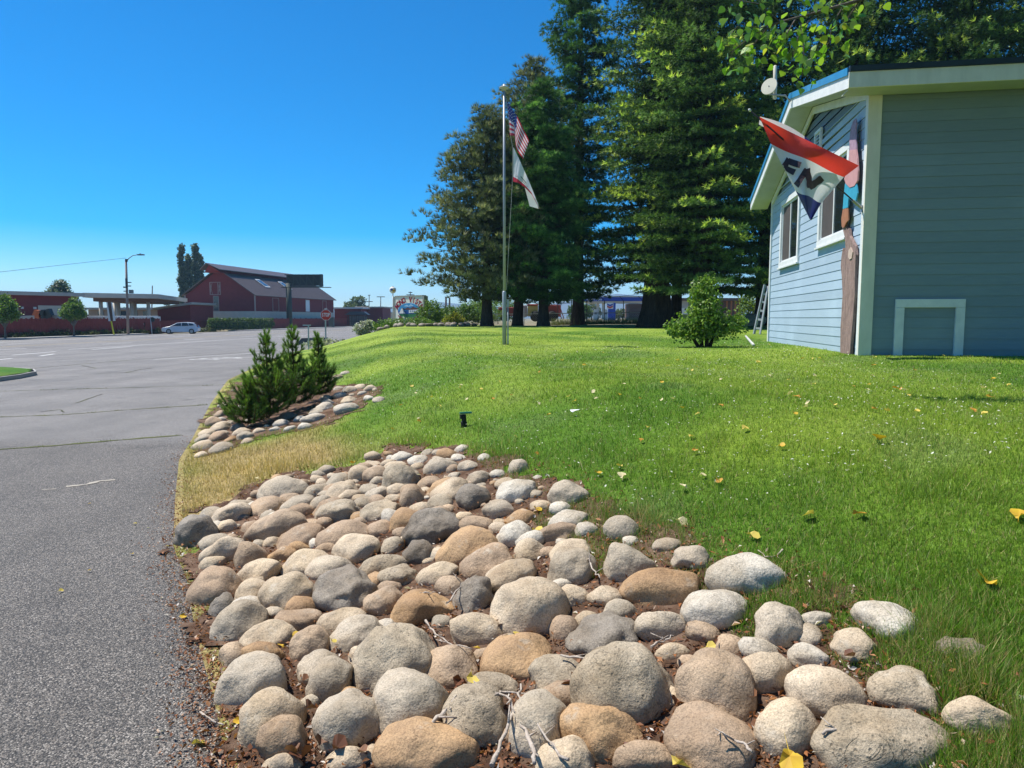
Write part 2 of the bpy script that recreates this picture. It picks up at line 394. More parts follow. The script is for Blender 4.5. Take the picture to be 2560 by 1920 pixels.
for i, (pp, wd, mt) in enumerate([
        ([(-60, 1128), (130, 1115), (330, 1098), (455, 1088)], .055, M_moss), ([(-60, 1045), (160, 1037), (300, 1026), (520, 1012)], .05, M_moss),
        ([(-60, 980), (150, 974), (300, 970), (575, 962)], .04, M_moss), ([(20, 926), (200, 911), (330, 900), (400, 895), (560, 884), (690, 876)], .12, M_crack),
        ([(210, 936), (330, 931), (560, 928)], .05, M_crack), ([(315, 932), (350, 924), (385, 920)], .06, M_crack), ([(190, 1008), (230, 994), (255, 986)], .025, M_crack),
        ([(205, 914), (240, 921)], .07, M_crack), ([(180, 905), (240, 900)], .06, M_crack), ([(100, 1030), (150, 1024), (160, 1031)], .03, M_crack)]):
    mark('crack', [roadpt(*p) for p in pp], wd, mt, .004, seg=.12, jit=wd*.3, wj=.6, seed=i)
A, B = roadpt(385, 899), roadpt(648, 882); mark('edge_line', [A, B], .13, M_line)
def along(off, y0, y1): return [(float(kerbx(y))+off, y) for y in (y0, (y0+y1)/2, y1)]
mark('lane_line', along(5.2, 40, 260), .15, M_line, seg=2)
mark('lane_line', along(20.5, 46, 90), .14, M_line, seg=2)
for off in (9.3, 16.6):
    for k in range(22): mark('lane_dash', along(off, 44+k*11, 47.6+k*11), .14, M_line, seg=1)
for off in (12.6, 13.3): mark('lane_line', along(off, 40, 260), .10, pm('yellow_paint', (.5, .36, .10), (.34, .28, .14), .8, 8), seg=2)
for (u0, v0, u1, v1) in [(-20, 901, 30, 896), (30, 888, 140, 879), (230, 874, 330, 866), (100, 890, 135, 885)]: mark('lane_line', [roadpt(u0, v0), roadpt(u1, v1)], .16, M_line)
# the word on the driveway
c0 = roadpt(558, 896.5); ex = (roadpt(612, 893)-roadpt(502, 900)); Ltxt = ex.length; ex.z = 0; ex.normalize(); ey = Vector((-ex.y, ex.x, 0))
for i, ch in enumerate('STOP'):
    V, F = textmesh(ch, 1., 0, .02)
    W = [c0+ex*((i-1.5)*Ltxt/3.9+v.x*Ltxt/4.6)+ey*(v.y*2.6) for v in V]
    for p in W: p.z = float(zroad(p.x, p.y))+.005
    MB().add(W, F).build('letter', M_line, road)
# pale spill on the asphalt
mark('spill', [roadpt(165, 1217), roadpt(215, 1212), roadpt(250, 1203), roadpt(288, 1200)], .05, pm('pale_spill', (.42, .38, .31), (.3, .27, .23), .9, 20), wj=.7, seed=3, seg=.06)
mark('spill', [roadpt(104, 1225), roadpt(140, 1223)], .035, MATS['pale_spill'], wj=.6, seed=4, seg=.05)

# ------------------------------------------------------------------ far kerb and pavement
def kprism(name, x0, x1, z0, z1, ya, yb, mat, n=12):
    V = []; F = []; 
    for y in np.linspace(ya, yb, n):
        k = float(kerbx(y)); zb = float(zroad(k, y))
        V += [(k+x0, y, zb+z0), (k+x1, y, zb+z0), (k+x1, y, zb+z1), (k+x0, y, zb+z1)]
    for i in range(n-1):
        for q in range(4): F.append((i*4+q, i*4+(q+1) % 4, i*4+4+(q+1) % 4, i*4+4+q))
    F += [(3, 2, 1, 0), tuple(4*(n-1)+q for q in range(4))]
    return MB().add(V, F).build(name, mat)
tag(kprism('pavement', -2.4, -.15, -.1, .12, 30, 88, M_conc), kind='structure')
tag(kprism('kerb', -.15, 0, -.1, .125, 30, 88, pm('kerb_concrete', (.34, .33, .31), (.24, .23, .22), .9, 4.)), kind='structure')
tag(kprism('pavement', -2.4, -.15, -.1, .10, 112, 300, M_conc), kind='structure')
tag(kprism('kerb', -.15, 0, -.1, .105, 112, 300, MATS['kerb_concrete']), kind='structure')
# grass island with its kerb at the mouth of the driveway
isl = np.array([[*roadpt(u, v)[:2]] for u, v in [(-300, 985), (-120, 966), (0, 954), (50, 947), (92, 938), (86, 931), (40, 927), (0, 926), (-240, 932)]])
ic = isl.mean(0); P0 = [Vector((x, y, float(zroad(x, y))-.05)) for x, y in isl]
inner = [Vector((x+(ic[0]-x)*.04, y+(ic[1]-y)*.04, 0)) for x, y in isl]
mb = MB(); n = len(isl)
V = [p for p in P0]+[Vector((p.x, p.y, p.z+.17)) for p in P0]+[Vector((q.x, q.y, p.z+.17)) for p, q in zip(P0, inner)]
F = [(i, (i+1) % n, n+(i+1) % n, n+i) for i in range(n)]+[(n+i, n+(i+1) % n, 2*n+(i+1) % n, 2*n+i) for i in range(n)]
tag(mb.add(V, F).build('kerb', M_conc), kind='structure')
IN = np.array([[q.x, q.y] for q in inner])
gx, gy = np.meshgrid(np.linspace(IN[:, 0].min(), IN[:, 0].max(), 60), np.linspace(IN[:, 1].min(), IN[:, 1].max(), 60))
ok = inpoly(IN, gx, gy); Vg = np.c_[gx.ravel(), gy.ravel(), zroad(gx, gy).ravel()+.13+.05*sm(pdist(IN, gx, gy).ravel()/.6)]
idx = np.arange(3600).reshape(60, 60); okc = ok[:-1, :-1] & ok[1:, 1:] & ok[1:, :-1] & ok[:-1, 1:]
Fg = np.stack([idx[:-1, :-1], idx[:-1, 1:], idx[1:, 1:], idx[1:, :-1]], -1)[okc]
tg = np.tile([.08, .17, .02], (3600, 1)); tg[:] += (fbm(gx*.8, gy*.8, 3, 1).ravel()-.5)[:, None]*[.12, .08, .03]
tag(npmesh('grass_island', Vg, Fg, M_lawn, tint=tg, smooth=True), kind='structure')

# ------------------------------------------------------------------ far mountains across the lake
M_mtn = soilmat('mountain_rock', (.09, .085, .075), (.07, .07, .055), (.12, .11, .1), .004, .3)
def ridge(name, ctrl, Y, depth=1500, seed=0):
    u = np.linspace(ctrl[0][0], ctrl[-1][0], 160); v = np.interp(u, [c[0] for c in ctrl], [c[1] for c in ctrl])
    v = v+3.0*(fbm(u*.06, u*0+seed, 4, seed)-.5)*np.clip((795-v)/20, 0, 1)
    X = (u-1280)/FPX*Y; Z = CAMZ+(795-v)/FPX*Y; V = []; rows = 9
    for r in range(rows):
        k = r/(rows-1); zz = Z*(1-abs(2*k-1)**1.3); yy = Y+depth*(k-.5)
        jz = 1+.25*(fbm(X*.009, X*0+r*.7, 3, seed+9)-.5)*(1-abs(2*k-1)) if r != rows//2 else 1
        V.append(np.c_[X, np.full_like(X, yy)+80*(vnoise(X*.006, X*0+r, 3)-.5), zz*jz-3])
    V = np.vstack(V); i = np.arange(rows-1)[:, None]*160+np.arange(159)[None]
    tag(npmesh(name, V, np.stack([i, i+1, i+161, i+160], -1).reshape(-1, 4), M_mtn, smooth=True), kind='structure')
ridge('mountains', [(300, 790), (600, 785), (760, 776), (880, 768), (930, 772), (990, 764), (1050, 758), (1090, 753), (1130, 757), (1180, 760), (1240, 765), (1330, 770)], 3700, 700, seed=1)
ridge('mountains', [(1200, 790), (1330, 766), (1420, 752), (1480, 740), (1540, 733), (1600, 738), (1700, 748), (1850, 756), (2050, 765), (2600, 780)], 3400, 700, seed=5)
# ================================================================== the blue house
CX, CY = 5.945, 12.3
ha = Vector((.159, .987, 0)).normalized(); hb = Vector((ha.y, -ha.x, 0))      # along the gable wall / along the long wall
C0 = Vector((CX, CY, 0)); UP = Vector((0, 0, 1)); LW, RW = 8.15, 11.
def hp(t, s, z): return C0+ha*t+hb*s+UP*z
ZB = .62; ZE = at(2185, 222, CY).z; TPK = 3.8; ZPK = at(1962, 252, 16.05).z-.12; ZF = at(1895, 500, 20.3).z
def ztop(t): return ZE+(ZPK-ZE)*t/TPK if t < TPK else ZPK+(ZF-ZPK)*(t-TPK)/(LW-TPK)
def sidingmat(name, c, c2):
    m, t, b, o = new_mat(name); co = coords(t, 'Position', (1, 1, 9))
    n = N(t, 'ShaderNodeTexNoise', Scale=4., Detail=8, Roughness=.65); t.links.new(co, n.inputs['Vector'])
    n2 = N(t, 'ShaderNodeTexNoise', Scale=1.1, Detail=4); t.links.new(coords(t, 'Position'), n2.inputs['Vector'])
    col = mixc(t, ramp(t, n.outputs[0], [(.3, 0.), (.75, 1.)]), c, c2)
    col = mixc(t, ramp(t, n2.outputs[0], [(.5, 0.), (.75, .35)]), col, tuple(min(1, x*1.18+.03) for x in c))
    oi = t.nodes.new('ShaderNodeObjectInfo'); h = N(t, 'ShaderNodeHueSaturation'); mr = N(t, 'ShaderNodeMapRange'); t.links.new(oi.outputs['Random'], mr.inputs[0])
    mr.inputs[3].default_value = .93; mr.inputs[4].default_value = 1.06; t.links.new(mr.outputs[0], h.inputs['Value']); t.links.new(col, h.inputs['Color'])
    t.links.new(h.outputs[0], b.inputs['Base Color']); b.inputs['Roughness'].default_value = .5; b.inputs['Specular IOR Level'].default_value = .35
    bp = N(t, 'ShaderNodeBump', Strength=.25, Distance=.01); t.links.new(n.outputs[0], bp.inputs['Height']); t.links.new(bp.outputs[0], b.inputs['Normal'])
    return m
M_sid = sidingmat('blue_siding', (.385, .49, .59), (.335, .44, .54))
M_sid2 = sidingmat('dark_grey_blue_siding', (.205, .27, .30), (.175, .235, .275))  # long wall boards: a darker, greyer tone than the gable boards
M_trim = pm('cream_trim', (.76, .73, .62), (.62, .595, .50), .6, 5., .2, 30, stretch=(1, 1, .3))
M_wtrim = pm('white_trim', (.74, .75, .74), (.60, .62, .62), .55, 4., .15, 30)
M_roof = pm('blue_metal_roof', (.02, .14, .30), (.015, .10, .22), .35, 3., .05, 20, spec=.5)
M_roofd = pm('dark_roof_edge', (.030, .045, .06), (.02, .03, .04), .55, 3.)
M_soff = pm('grey_soffit', (.46, .49, .49), (.38, .41, .41), .7, 3., .1, 20)
M_core = pm('wall_core', (.18, .24, .30), None, .8)
house = thing('house', 'blue clapboard house with sunlit gable, cream corner trim and blue metal roof', 'house', hp(0, 0, .75))
# inner core wall (behind the boards)
mb = MB(); prof = [(0, ZB), (LW, ZB), (LW, ZF), (TPK, ZPK), (0, ZE)]
mb.prism([hp(t, .04, z) for t, z in prof], hb*(RW-.1)); mb.build('wall', M_core, house)
# openings on the gable wall: t0,t1,z0,z1 of the outer casing
WIN = [(.95, 3.0, 2.96, 4.66), (4.75, 6.85, 2.80, 4.50)]
EXPO = .178
def board(p0, p1, z0, z1, nrm, zt0=None, zt1=None, mat=None):
    """lap board from p0 to p1 (on plan); bottom edge proud, top edge tucked back; slanted top where it meets the rake"""
    a0, a1 = Vector(p0), Vector(p1); th = .010; bk = .001
    zt0 = z1 if zt0 is None else zt0; zt1 = z1 if zt1 is None else zt1
    V = [a0+UP*z0-nrm*.02, a1+UP*z0-nrm*.02, a1+UP*zt1-nrm*.02, a0+UP*zt0-nrm*.02, a0+UP*z0+nrm*th, a1+UP*z0+nrm*th, a1+UP*zt1+nrm*bk, a0+UP*zt0+nrm*bk]
    F = [(0, 1, 2, 3), (7, 6, 5, 4), (0, 4, 5, 1), (1, 5, 6, 2), (2, 6, 7, 3), (3, 7, 4, 0)]
    MB().add(V, F).build('siding_board', mat or M_sid, house)
nl = -hb; nr = -ha
k = 0
while ZB+k*EXPO < ZPK:
    z0 = ZB+k*EXPO+.002; z1 = z0+EXPO-.004; zc = (z0+z1)/2
    # right hand end at the corner, far end at LW; clip by the roof line
    tA, tB = .0, LW
    if z0 > ZE: tA = TPK*(z0-ZE)/(ZPK-ZE)
    if z0 > ZF: tB = LW-(LW-TPK)*(z0-ZF)/(ZPK-ZF)
    segs = [(tA, tB)]
    for (a, b, c, d) in WIN:
        if z1 > c+.03 and z0 < d-.03:
            ns = []
            for (p, q) in segs:
                if b <= p or a >= q: ns.append((p, q)); continue
                if a > p: ns.append((p, a+.03))
                if b < q: ns.append((b-.03, q))
            segs = ns
    if k == 2: segs = [(tA, 5.0), (5.006, tB)]
    if k == 14 and len(segs) == 1: segs = [(tA, 4.1), (4.106, tB)]
    for (p, q) in segs:
        if q-p > .05: board(hp(p, 0, 0), hp(q, 0, 0), z0, z1, nl, min(z1, ztop(p)) if p == tA else z1, min(z1, ztop(q)) if q == tB else z1)
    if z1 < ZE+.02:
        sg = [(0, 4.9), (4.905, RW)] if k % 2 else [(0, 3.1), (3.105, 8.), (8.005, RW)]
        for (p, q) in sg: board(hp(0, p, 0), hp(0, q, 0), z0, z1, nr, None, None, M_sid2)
    k += 1
# corner boards, skirt, frieze
def trimbox(name, t0, t1, z0, z1, face='L', th=.045, mat=M_trim, back=.0):
    mb = MB()
    if face == 'L': mb.ob(hp(t0, back, z0), ha*(t1-t0), nl*(th+back), UP*(z1-z0))
    else: mb.ob(hp(back, t0, z0), hb*(t1-t0), nr*(th+back), UP*(z1-z0))
    return mb.build(name, mat, house, bevel=.004)
trimbox('corner_board', -.047, .165, ZB, ZE-.04, 'R', .047)
trimbox('corner_board', .0, .11, ZB, ZE-.02, 'L', .044, M_wtrim)
trimbox('corner_board', LW-.10, LW+.02, ZB, ZF+.0, 'L', .044, M_wtrim)
# frieze boards under the rake, on the wall
for (ta, tb) in ((.11, TPK), (TPK, LW-.1)):
    mb = MB(); q = .16
    mb.prism([hp(ta, -.004, ztop(ta)-q), hp(tb, -.004, ztop(tb)-q), hp(tb, -.004, ztop(tb)-.01), hp(ta, -.004, ztop(ta)-.01)], nl*.04); mb.build('frieze_board', M_wtrim, house)
# hatch on the long wall
h0, h1_, hz = .52, 1.60, at(2300, 748, 12.2).z
trimbox('hatch_casing', h0, h0+.14, ZB, hz-.142, 'R', .05, M_wtrim); trimbox('hatch_casing', h1_-.14, h1_, ZB, hz-.142, 'R', .05, M_wtrim); trimbox('hatch_casing', h0, h1_, hz-.14, hz, 'R', .05, M_wtrim)
# windows
M_glass = pm('window_glass', (.02, .025, .03), (.015, .02, .02), .06, 2., spec=.6)
M_blind = pm('dark_blind', (.09, .075, .07), (.07, .06, .055), .6, 3.)
for i, (a, b, c, d) in enumerate(WIN):
    wn = MB(); q = .13
    for (t0, t1, z0, z1) in ((a, a+q, c+q, d-q), (b-q, b, c+q, d-q), (a, b, d-q, d), (a-.03, b+.03, c, c+q)):
        wn.ob(hp(t0, .0, z0), ha*(t1-t0), nl*.05, UP*(z1-z0))
    wo_ = wn.build('window', M_wtrim, house, bevel=.005)
    MB().ob(hp(a-.05, 0, c-.035), ha*(b-a+.1), nl*.085, UP*.033).build('sill', M_wtrim, wo_)
    fr = MB(); r = .045; A, B, Cc, D = a+q, b-q, c+q, d-q; mid = (A+B)/2
    for (t0, t1, z0, z1) in ((A, A+r, Cc, D), (B-r, B, Cc, D), (A+r, B-r, Cc, Cc+r), (A+r, B-r, D-r, D), (mid-.03, mid+.03, Cc+r, D-r)):
        fr.ob(hp(t0, .03, z0), ha*(t1-t0), nl*.04, UP*(z1-z0))
    fr.build('frame', M_wtrim, wo_)
    MB().ob(hp(A+r, .012, Cc+r), ha*(mid-.03-A-r), nl*.006, UP*(D-Cc-2*r)).build('pane', M_glass, wo_)
    MB().ob(hp(mid+.03, .012, Cc+r), ha*(B-r-mid-.03), nl*.006, UP*(D-Cc-2*r)).build('pane', M_blind, wo_)
# gable vent
vt = MB(); v0, v1, vz0, vz1 = 3.05, 3.55, ZPK-1.25, ZPK-.62
for (t0, t1, z0, z1) in ((v0, v0+.06, vz0, vz1), (v1-.06, v1, vz0, vz1), (v0+.06, v1-.06, vz0, vz0+.06), (v0+.06, v1-.06, vz1-.06, vz1)): vt.ob(hp(t0, 0, z0), ha*(t1-t0), nl*.05, UP*(z1-z0))
vo = vt.build('gable_vent', M_wtrim, house)
for j in range(7):
    z = vz0+.08+j*.072; MB().prism([hp(v0+.06, 0, z+.05), hp(v0+.06, -.04, z), hp(v0+.06, -.04, z+.012), hp(v0+.06, 0, z+.062)], ha*(v1-v0-.12)).build('slat', M_wtrim, vo)
# roof: near slope, far slope; overhang OV beyond the gable, OE past the eaves
OV, OE = .48, .55
s1 = (ZPK-ZE)/TPK; s2 = (ZPK-ZF)/(LW-TPK)
def zr_(t): return (ZE+s1*t if t <= TPK else ZPK-s2*(t-TPK))+.10
for nm, ta, tb in (('roof', -OE, TPK), ('roof', TPK, LW+OE)):
    mb = MB(); mb.prism([hp(ta, -OV-.02, zr_(ta)+.14), hp(tb, -OV-.02, zr_(tb)+.14), hp(tb, -OV-.02, zr_(tb)+.165), hp(ta, -OV-.02, zr_(ta)+.165)], hb*(RW+2*OV+.04))
    ro = mb.build(nm, M_roof, house)
    MB().prism([hp(ta, -OV-.06, zr_(ta)+.08), hp(tb, -OV-.06, zr_(tb)+.08), hp(tb, -OV-.06, zr_(tb)+.20), hp(ta, -OV-.06, zr_(ta)+.20)], hb*.022).build('rake_flashing', pm('bright_blue_metal', (.04, .27, .52), (.03, .2, .42), .35, 3., spec=.5), house)
    s = -OV+.0
    while s < RW+OV:                                   # raised ribs of the metal sheets
        r = MB(); r.prism([hp(ta, s, zr_(ta)+.165), hp(ta, s+.03, zr_(ta)+.19), hp(ta, s+.06, zr_(ta)+.165)], hp(tb, 0, zr_(tb))-hp(ta, 0, zr_(ta))); r.build('rib', M_roof, ro); s += .23
# soffits and barge boards along the rake, fascia along the near eave
for ta, tb in ((-OE, TPK), (TPK, LW+OE)):
    MB().prism([hp(ta, -OV, zr_(ta)-.10), hp(tb, -OV, zr_(tb)-.10), hp(tb, -OV, zr_(tb)-.085), hp(ta, -OV, zr_(ta)-.085)], hb*(OV-.05)).build('soffit', M_soff, house)
    MB().prism([hp(ta, -OV-.035, zr_(ta)-.12), hp(tb, -OV-.035, zr_(tb)-.12), hp(tb, -OV-.035, zr_(tb)+.13), hp(ta, -OV-.035, zr_(ta)+.13)], hb*.035).build('barge_board', M_wtrim, house)
zf = zr_(-OE)
MB().ob(hp(-OE-.035, -OV-.036, zf-.12), hb*(RW+2*OV+.07), ha*.035, UP*.24).build('fascia_board', M_trim, house)
MB().ob(hp(-OE, -OV, zf-.11), hb*(RW+2*OV), ha*(OE-.06), UP*.015).build('soffit', M_soff, house)
MB().ob(hp(-OE-.06, -OV-.03, zf+.125), hb*(RW+2*OV+.07), ha*.10, UP*.085).build('drip_edge', M_roofd, house)
# dark gap plate: eave end returns
# antenna on the ridge end
an = thing('antenna', 'round white dish antenna with stick antenna on the house gable peak', 'antenna', hp(TPK, -OV, zr_(TPK)))
ap = hp(TPK-.1, -OV-.05, zr_(TPK)+.0); dc = at(1923, 216, ap.y-.1)
mb = MB(); mb.tube([ap, ap+Vector((-.12, -.02, .12)), dc+Vector((.02, .05, -.15)), dc+Vector((.02, .05, .1))], .02, 8); mb.build('mast', pm('antenna_mast', (.42, .43, .43), None, .5), an, True)
mb = MB(); ax = Vector((-.75, -.75, .2)).normalized(); mb.lathe(dc, [(.02, -.03), (.12, -.03), (.175, -.01), (.18, 0), (.175, .012), (.02, .014)], 28, ax); mb.build('dish', pm('antenna_cream', (.62, .58, .46), (.52, .49, .40), .55), an, False)
MB().lathe(dc+ax*.0145, [(.012, 0), (.012, .006)], 10, ax).build('dish_hub', pm('dark_plastic', (.03, .03, .03), None, .6), an)
a1, a2 = at(1938, 166, dc.y+.1), at(1937, 246, dc.y+.1)
mb = MB(); mb.tube([a1+Vector((0, 0, .02)), a1, a2, a2-Vector((0, 0, .015))], [.02, .04, .04, .03], 10); mb.bar((a1+a2)/2, dc+Vector((.02, .05, .0)), .03); mb.build('stick', MATS['antenna_cream'], an, True)

# ------------------------------------------------------------------ carved bird on a slab of trunk, standing against the wall
def wallpt(u, v, off=.03):
    d = ray(u, v); o0 = Vector((0, 0, CAMZ)); pl = hp(0, -off, 0)
    t = (pl-o0).dot(nl)/d.dot(nl); return o0+d*t
def zz(pts, org=(2040, 260), sc=2.515): return [(org[0]+x/sc, org[1]+y/sc) for x, y in pts]
bird = thing('wooden_bird', 'tall weathered wood slab with painted pink and blue bird standing against blue wall', 'sculpture', wallpt(2122, 888))
def slab(name, pts, mat, off, th=.03, par=None):
    P = [wallpt(u, v, off) for u, v in zz(pts)]; return MB().prism(P, nl*th).build(name, mat, par or bird)
M_bark = None
def slabmat():
    m, t, b, o = new_mat('weathered_slab'); co = coords(t, 'Position', (5, 5, 1))
    n = N(t, 'ShaderNodeTexNoise', Scale=5., Detail=9, Roughness=.7); t.links.new(co, n.inputs['Vector'])
    c = ramp(t, n.outputs[0], [(.3, (.10, .065, .055)), (.5, (.25, .165, .145)), (.68, (.36, .25, .22)), (.8, (.52, .42, .36))])
    t.links.new(c, b.inputs['Base Color']); b.inputs['Roughness'].default_value = .9
    bp = N(t, 'ShaderNodeBump', Strength=.8, Distance=.03); t.links.new(n.outputs[0], bp.inputs['Height']); t.links.new(bp.outputs[0], b.inputs['Normal']); return m
M_slab = slabmat()
slab('trunk_slab', [(170, 1570), (172, 1400), (178, 1320), (185, 1200), (180, 1080), (173, 1020), (178, 960), (187, 905), (195, 955), (204, 900), (200, 840), (190, 800), (182, 770), (186, 735), (202, 752), (213, 800), (222, 780), (228, 830), (240, 850), (262, 895), (268, 950), (264, 1050), (262, 1200), (252, 1330), (242, 1450), (236, 1500), (232, 1585)], M_slab, .03, .05)
slab('feet', [(168, 770), (166, 720), (176, 660), (208, 655), (210, 730), (196, 745), (182, 778)], pm('rust_paint', (.40, .17, .09), (.28, .12, .07), .7, 12.), .085, .02)
slab('tail', [(176, 660), (180, 600), (190, 500), (262, 500), (268, 560), (255, 620), (236, 610), (212, 590), (208, 650)], pm('turquoise_paint', (.05, .36, .52), (.04, .28, .42), .55, 9.), .08, .022)
slab('belly', [(186, 470), (205, 420), (214, 350), (220, 290), (260, 285), (268, 340), (273, 420), (270, 480), (250, 515), (220, 525), (196, 500)], pm('pink_paint', (.56, .30, .30), (.46, .24, .25), .6, 9.), .085, .026)
slab('beak', [(220, 300), (217, 230), (226, 150), (242, 105), (256, 92), (262, 120), (257, 160), (258, 230), (262, 290), (240, 310)], pm('mauve_paint', (.44, .30, .40), (.26, .16, .22), .65, 14.), .08, .02)
slab('knot', [(205, 960), (208, 920), (222, 900), (234, 930), (228, 970), (214, 978)], pm('bare_wood', (.56, .44, .36), (.42, .31, .26), .8, 14.), .081, .012)

# ------------------------------------------------------------------ flag on the angled pole at the corner
fl = thing('open_flag', 'red white and blue OPEN flag on angled black pole at house corner', 'flag', wallpt(2152, 512, .05))
def z5(x, y, Y): return at(1840+x/3.072, 100+y/3.072, Y)
pb = hp(.05, -.045, 0); pb = Vector((pb.x, pb.y, at(2158, 522, pb.y).z)); tip = at(1876, 277, 11.75)
M_pole = pm('black_pole', (.02, .02, .022), None, .4); 
mb = MB(); mb.tube([pb, pb.lerp(tip, .5), tip], .013, 8); mb.build('pole', M_pole, fl, True)
mb = MB(); mb.lathe(tip, [(.005, -.02), (.02, 0), (.02, .03), (.005, .045)], 10, tip-pb); mb.build('finial', M_wtrim, fl, True)
mb = MB(); mb.tube([pb, pb.lerp(tip, .09)], .022, 10); mb.box(pb+nl*-.005, .06, .05, .11, .16); mb.build('bracket', pm('steel', (.35, .36, .36), None, .4, metal=.6), fl)
FLr = [(0, (180, 590), (945, 965)), (.333, (268, 797), (828, 1050)), (.667, (458, 1158), (655, 1250)), (1, (566, 1376), (580, 1384))]
def flagpt(u, v, off=0.):
    for i in range(3):
        if v <= FLr[i+1][0]+1e-9: break
    k = (v-FLr[i][0])/(FLr[i+1][0]-FLr[i][0]); L = [FLr[i][1][q]*(1-k)+FLr[i+1][1][q]*k for q in (0, 1)]; R = [FLr[i][2][q]*(1-k)+FLr[i+1][2][q]*k for q in (0, 1)]
    Y = 11.72+.22*u+.13*math.sin(u*7+v*3)+.07*math.sin(v*9-u*4)-.12*v*(1-u)
    x = L[0]*(1-u)+R[0]*u; y = L[1]*(1-u)+R[1]*u+10*math.sin(u*9)*(1-abs(2*v-1))
    return z5(x, y, Y-off)
def cloth(name, fn, u0, u1, v0, v1, mat, nu=34, nv=14, parent=fl):
    V = [fn(u0+(u1-u0)*i/nu, v0+(v1-v0)*j/nv) for j in range(nv+1) for i in range(nu+1)]; w_ = nu+1
    o = MB().add(V, [(j*w_+i, j*w_+i+1, j*w_+w_+i+1, j*w_+w_+i) for j in range(nv) for i in range(nu)]).build(name, mat, parent, True)
    return o
def clothmat(name, c, tr=.3):
    m, t, b, o = new_mat(name); n = N(t, 'ShaderNodeTexNoise', Scale=9., Detail=3); t.links.new(coords(t, 'Position'), n.inputs['Vector'])
    col = mixc(t, n.outputs[0], tuple(x*.88 for x in c), c); t.links.new(col, b.inputs['Base Color']); b.inputs['Roughness'].default_value = .55
    bp = N(t, 'ShaderNodeBump', Strength=.35, Distance=.03); t.links.new(n.outputs[0], bp.inputs['Height']); t.links.new(bp.outputs[0], b.inputs['Normal'])
    s = t.nodes.new('ShaderNodeBsdfTranslucent'); t.links.new(col, s.inputs[0]); mx = t.nodes.new('ShaderNodeMixShader'); mx.inputs[0].default_value = tr
    t.links.new(b.outputs[0], mx.inputs[1]); t.links.new(s.outputs[0], mx.inputs[2]); t.links.new(mx.outputs[0], o.inputs['Surface']); return m
F_red, F_wht, F_blu, F_blk = clothmat('flag_red', (.72, .05, .035)), clothmat('flag_white', (.78, .79, .82)), clothmat('flag_blue', (.035, .045, .22)), clothmat('flag_black', (.05, .03, .035), .1)
cloth('red_band', flagpt, 0, 1, 0, .333, F_red); cloth('white_band', flagpt, 0, 1, .333, .667, F_wht); cloth('blue_band', flagpt, 0, 1, .667, 1, F_blu)
def stroke(pts, wd, mat, nm, par):
    """letter strokes laid on the cloth"""
    for (x0, y0, x1, y1) in pts:
        mb = MB(); n = 6; V = []
        L = math.hypot(x1-x0, y1-y0); px, py = -(y1-y0)/L*wd/2, (x1-x0)/L*wd/2
        for i in range(n+1):
            k = i/n; x = x0+(x1-x0)*k; y = y0+(y1-y0)*k
            for s in (-1, 1):
                X, Y_ = x+px*s, y+py*s
                V.append((X, Y_))
        W = []
        for (X, Y_) in V:
            lo, hi = 0., 1.
            bu = bv = 0; bd = 1e9
            for vv in np.linspace(.3, .72, 22):
                for i in range(3):
                    if vv <= FLr[i+1][0]+1e-9: break
                kk = (vv-FLr[i][0])/(FLr[i+1][0]-FLr[i][0]); Lx = [FLr[i][1][q]*(1-kk)+FLr[i+1][1][q]*kk for q in (0, 1)]; Rx = [FLr[i][2][q]*(1-kk)+FLr[i+1][2][q]*kk for q in (0, 1)]
                uu = np.clip(((X-Lx[0])*(Rx[0]-Lx[0])+(Y_-Lx[1])*(Rx[1]-Lx[1]))/((Rx[0]-Lx[0])**2+(Rx[1]-Lx[1])**2), 0, 1)
                d_ = math.hypot(Lx[0]+(Rx[0]-Lx[0])*uu-X, Lx[1]+(Rx[1]-Lx[1])*uu-Y_)
                if d_ < bd: bd, bu, bv = d_, uu, vv
            P = flagpt(bu, bv); W.append(flagpt(bu, bv, .04))
        mb.add(W, [(2*i, 2*i+1, 2*i+3, 2*i+2) for i in range(n)]); mb.build(nm, mat, par)
stroke([(400, 915, 498, 960), (372, 965, 405, 908), (368, 962, 450, 1012)], 42, F_blk, 'letter', fl)
stroke([(462, 1110, 548, 1000), (545, 1000, 572, 1140), (560, 1145, 660, 1060)], 46, F_blk, 'letter', fl)
# far half of the same cloth, folded back over the pole
def backpt(u, v):
    x0, y0 = 185+u*500, 588+u*285; return z5(x0-10*v+30*v*u, y0-26*math.sin(u*math.pi)*(1-v)*2.0+60*v, 11.95+.12*v+.1*u)
cloth('back_fold', backpt, 0, .68, 0, 1, F_wht, 16, 5); cloth('back_fold', backpt, .68, 1, 0, 1, F_blu, 8, 5)

# ------------------------------------------------------------------ ladder leaning at the far end, white strip on the grass
lad = thing('ladder', 'grey aluminium step ladder leaning beside the blue wall end', 'ladder', gnd(1895, 834))
lb0, lb1 = gnd(1885, 835), gnd(1900, 836); yl_ = (lb0.y+lb1.y)/2; lt0, lt1 = at(1912, 712, yl_+.3), at(1920, 716, yl_+.3)
M_alu = pm('aluminium', (.38, .40, .40), (.30, .32, .32), .4, 6., metal=.3)
for a, b in ((lb0, lt0), (lb1, lt1)): MB().bar(a, b, .05, .08).build('rail', M_alu, lad)
for kk in (.12, .3, .48, .66, .82): MB().bar(lb0.lerp(lt0, kk), lb1.lerp(lt1, kk), .03, .07).build('rung', M_alu, lad)
p, q = gnd(1864, 842), gnd(1884, 866)
tag(MB().bar(p+UP*.03, q+UP*.03, .05, .03).build('plastic_strip', pm('white_plastic', (.6, .6, .57), None, .5)), 'narrow white plastic strip lying on lawn beside the green bush', 'strip')
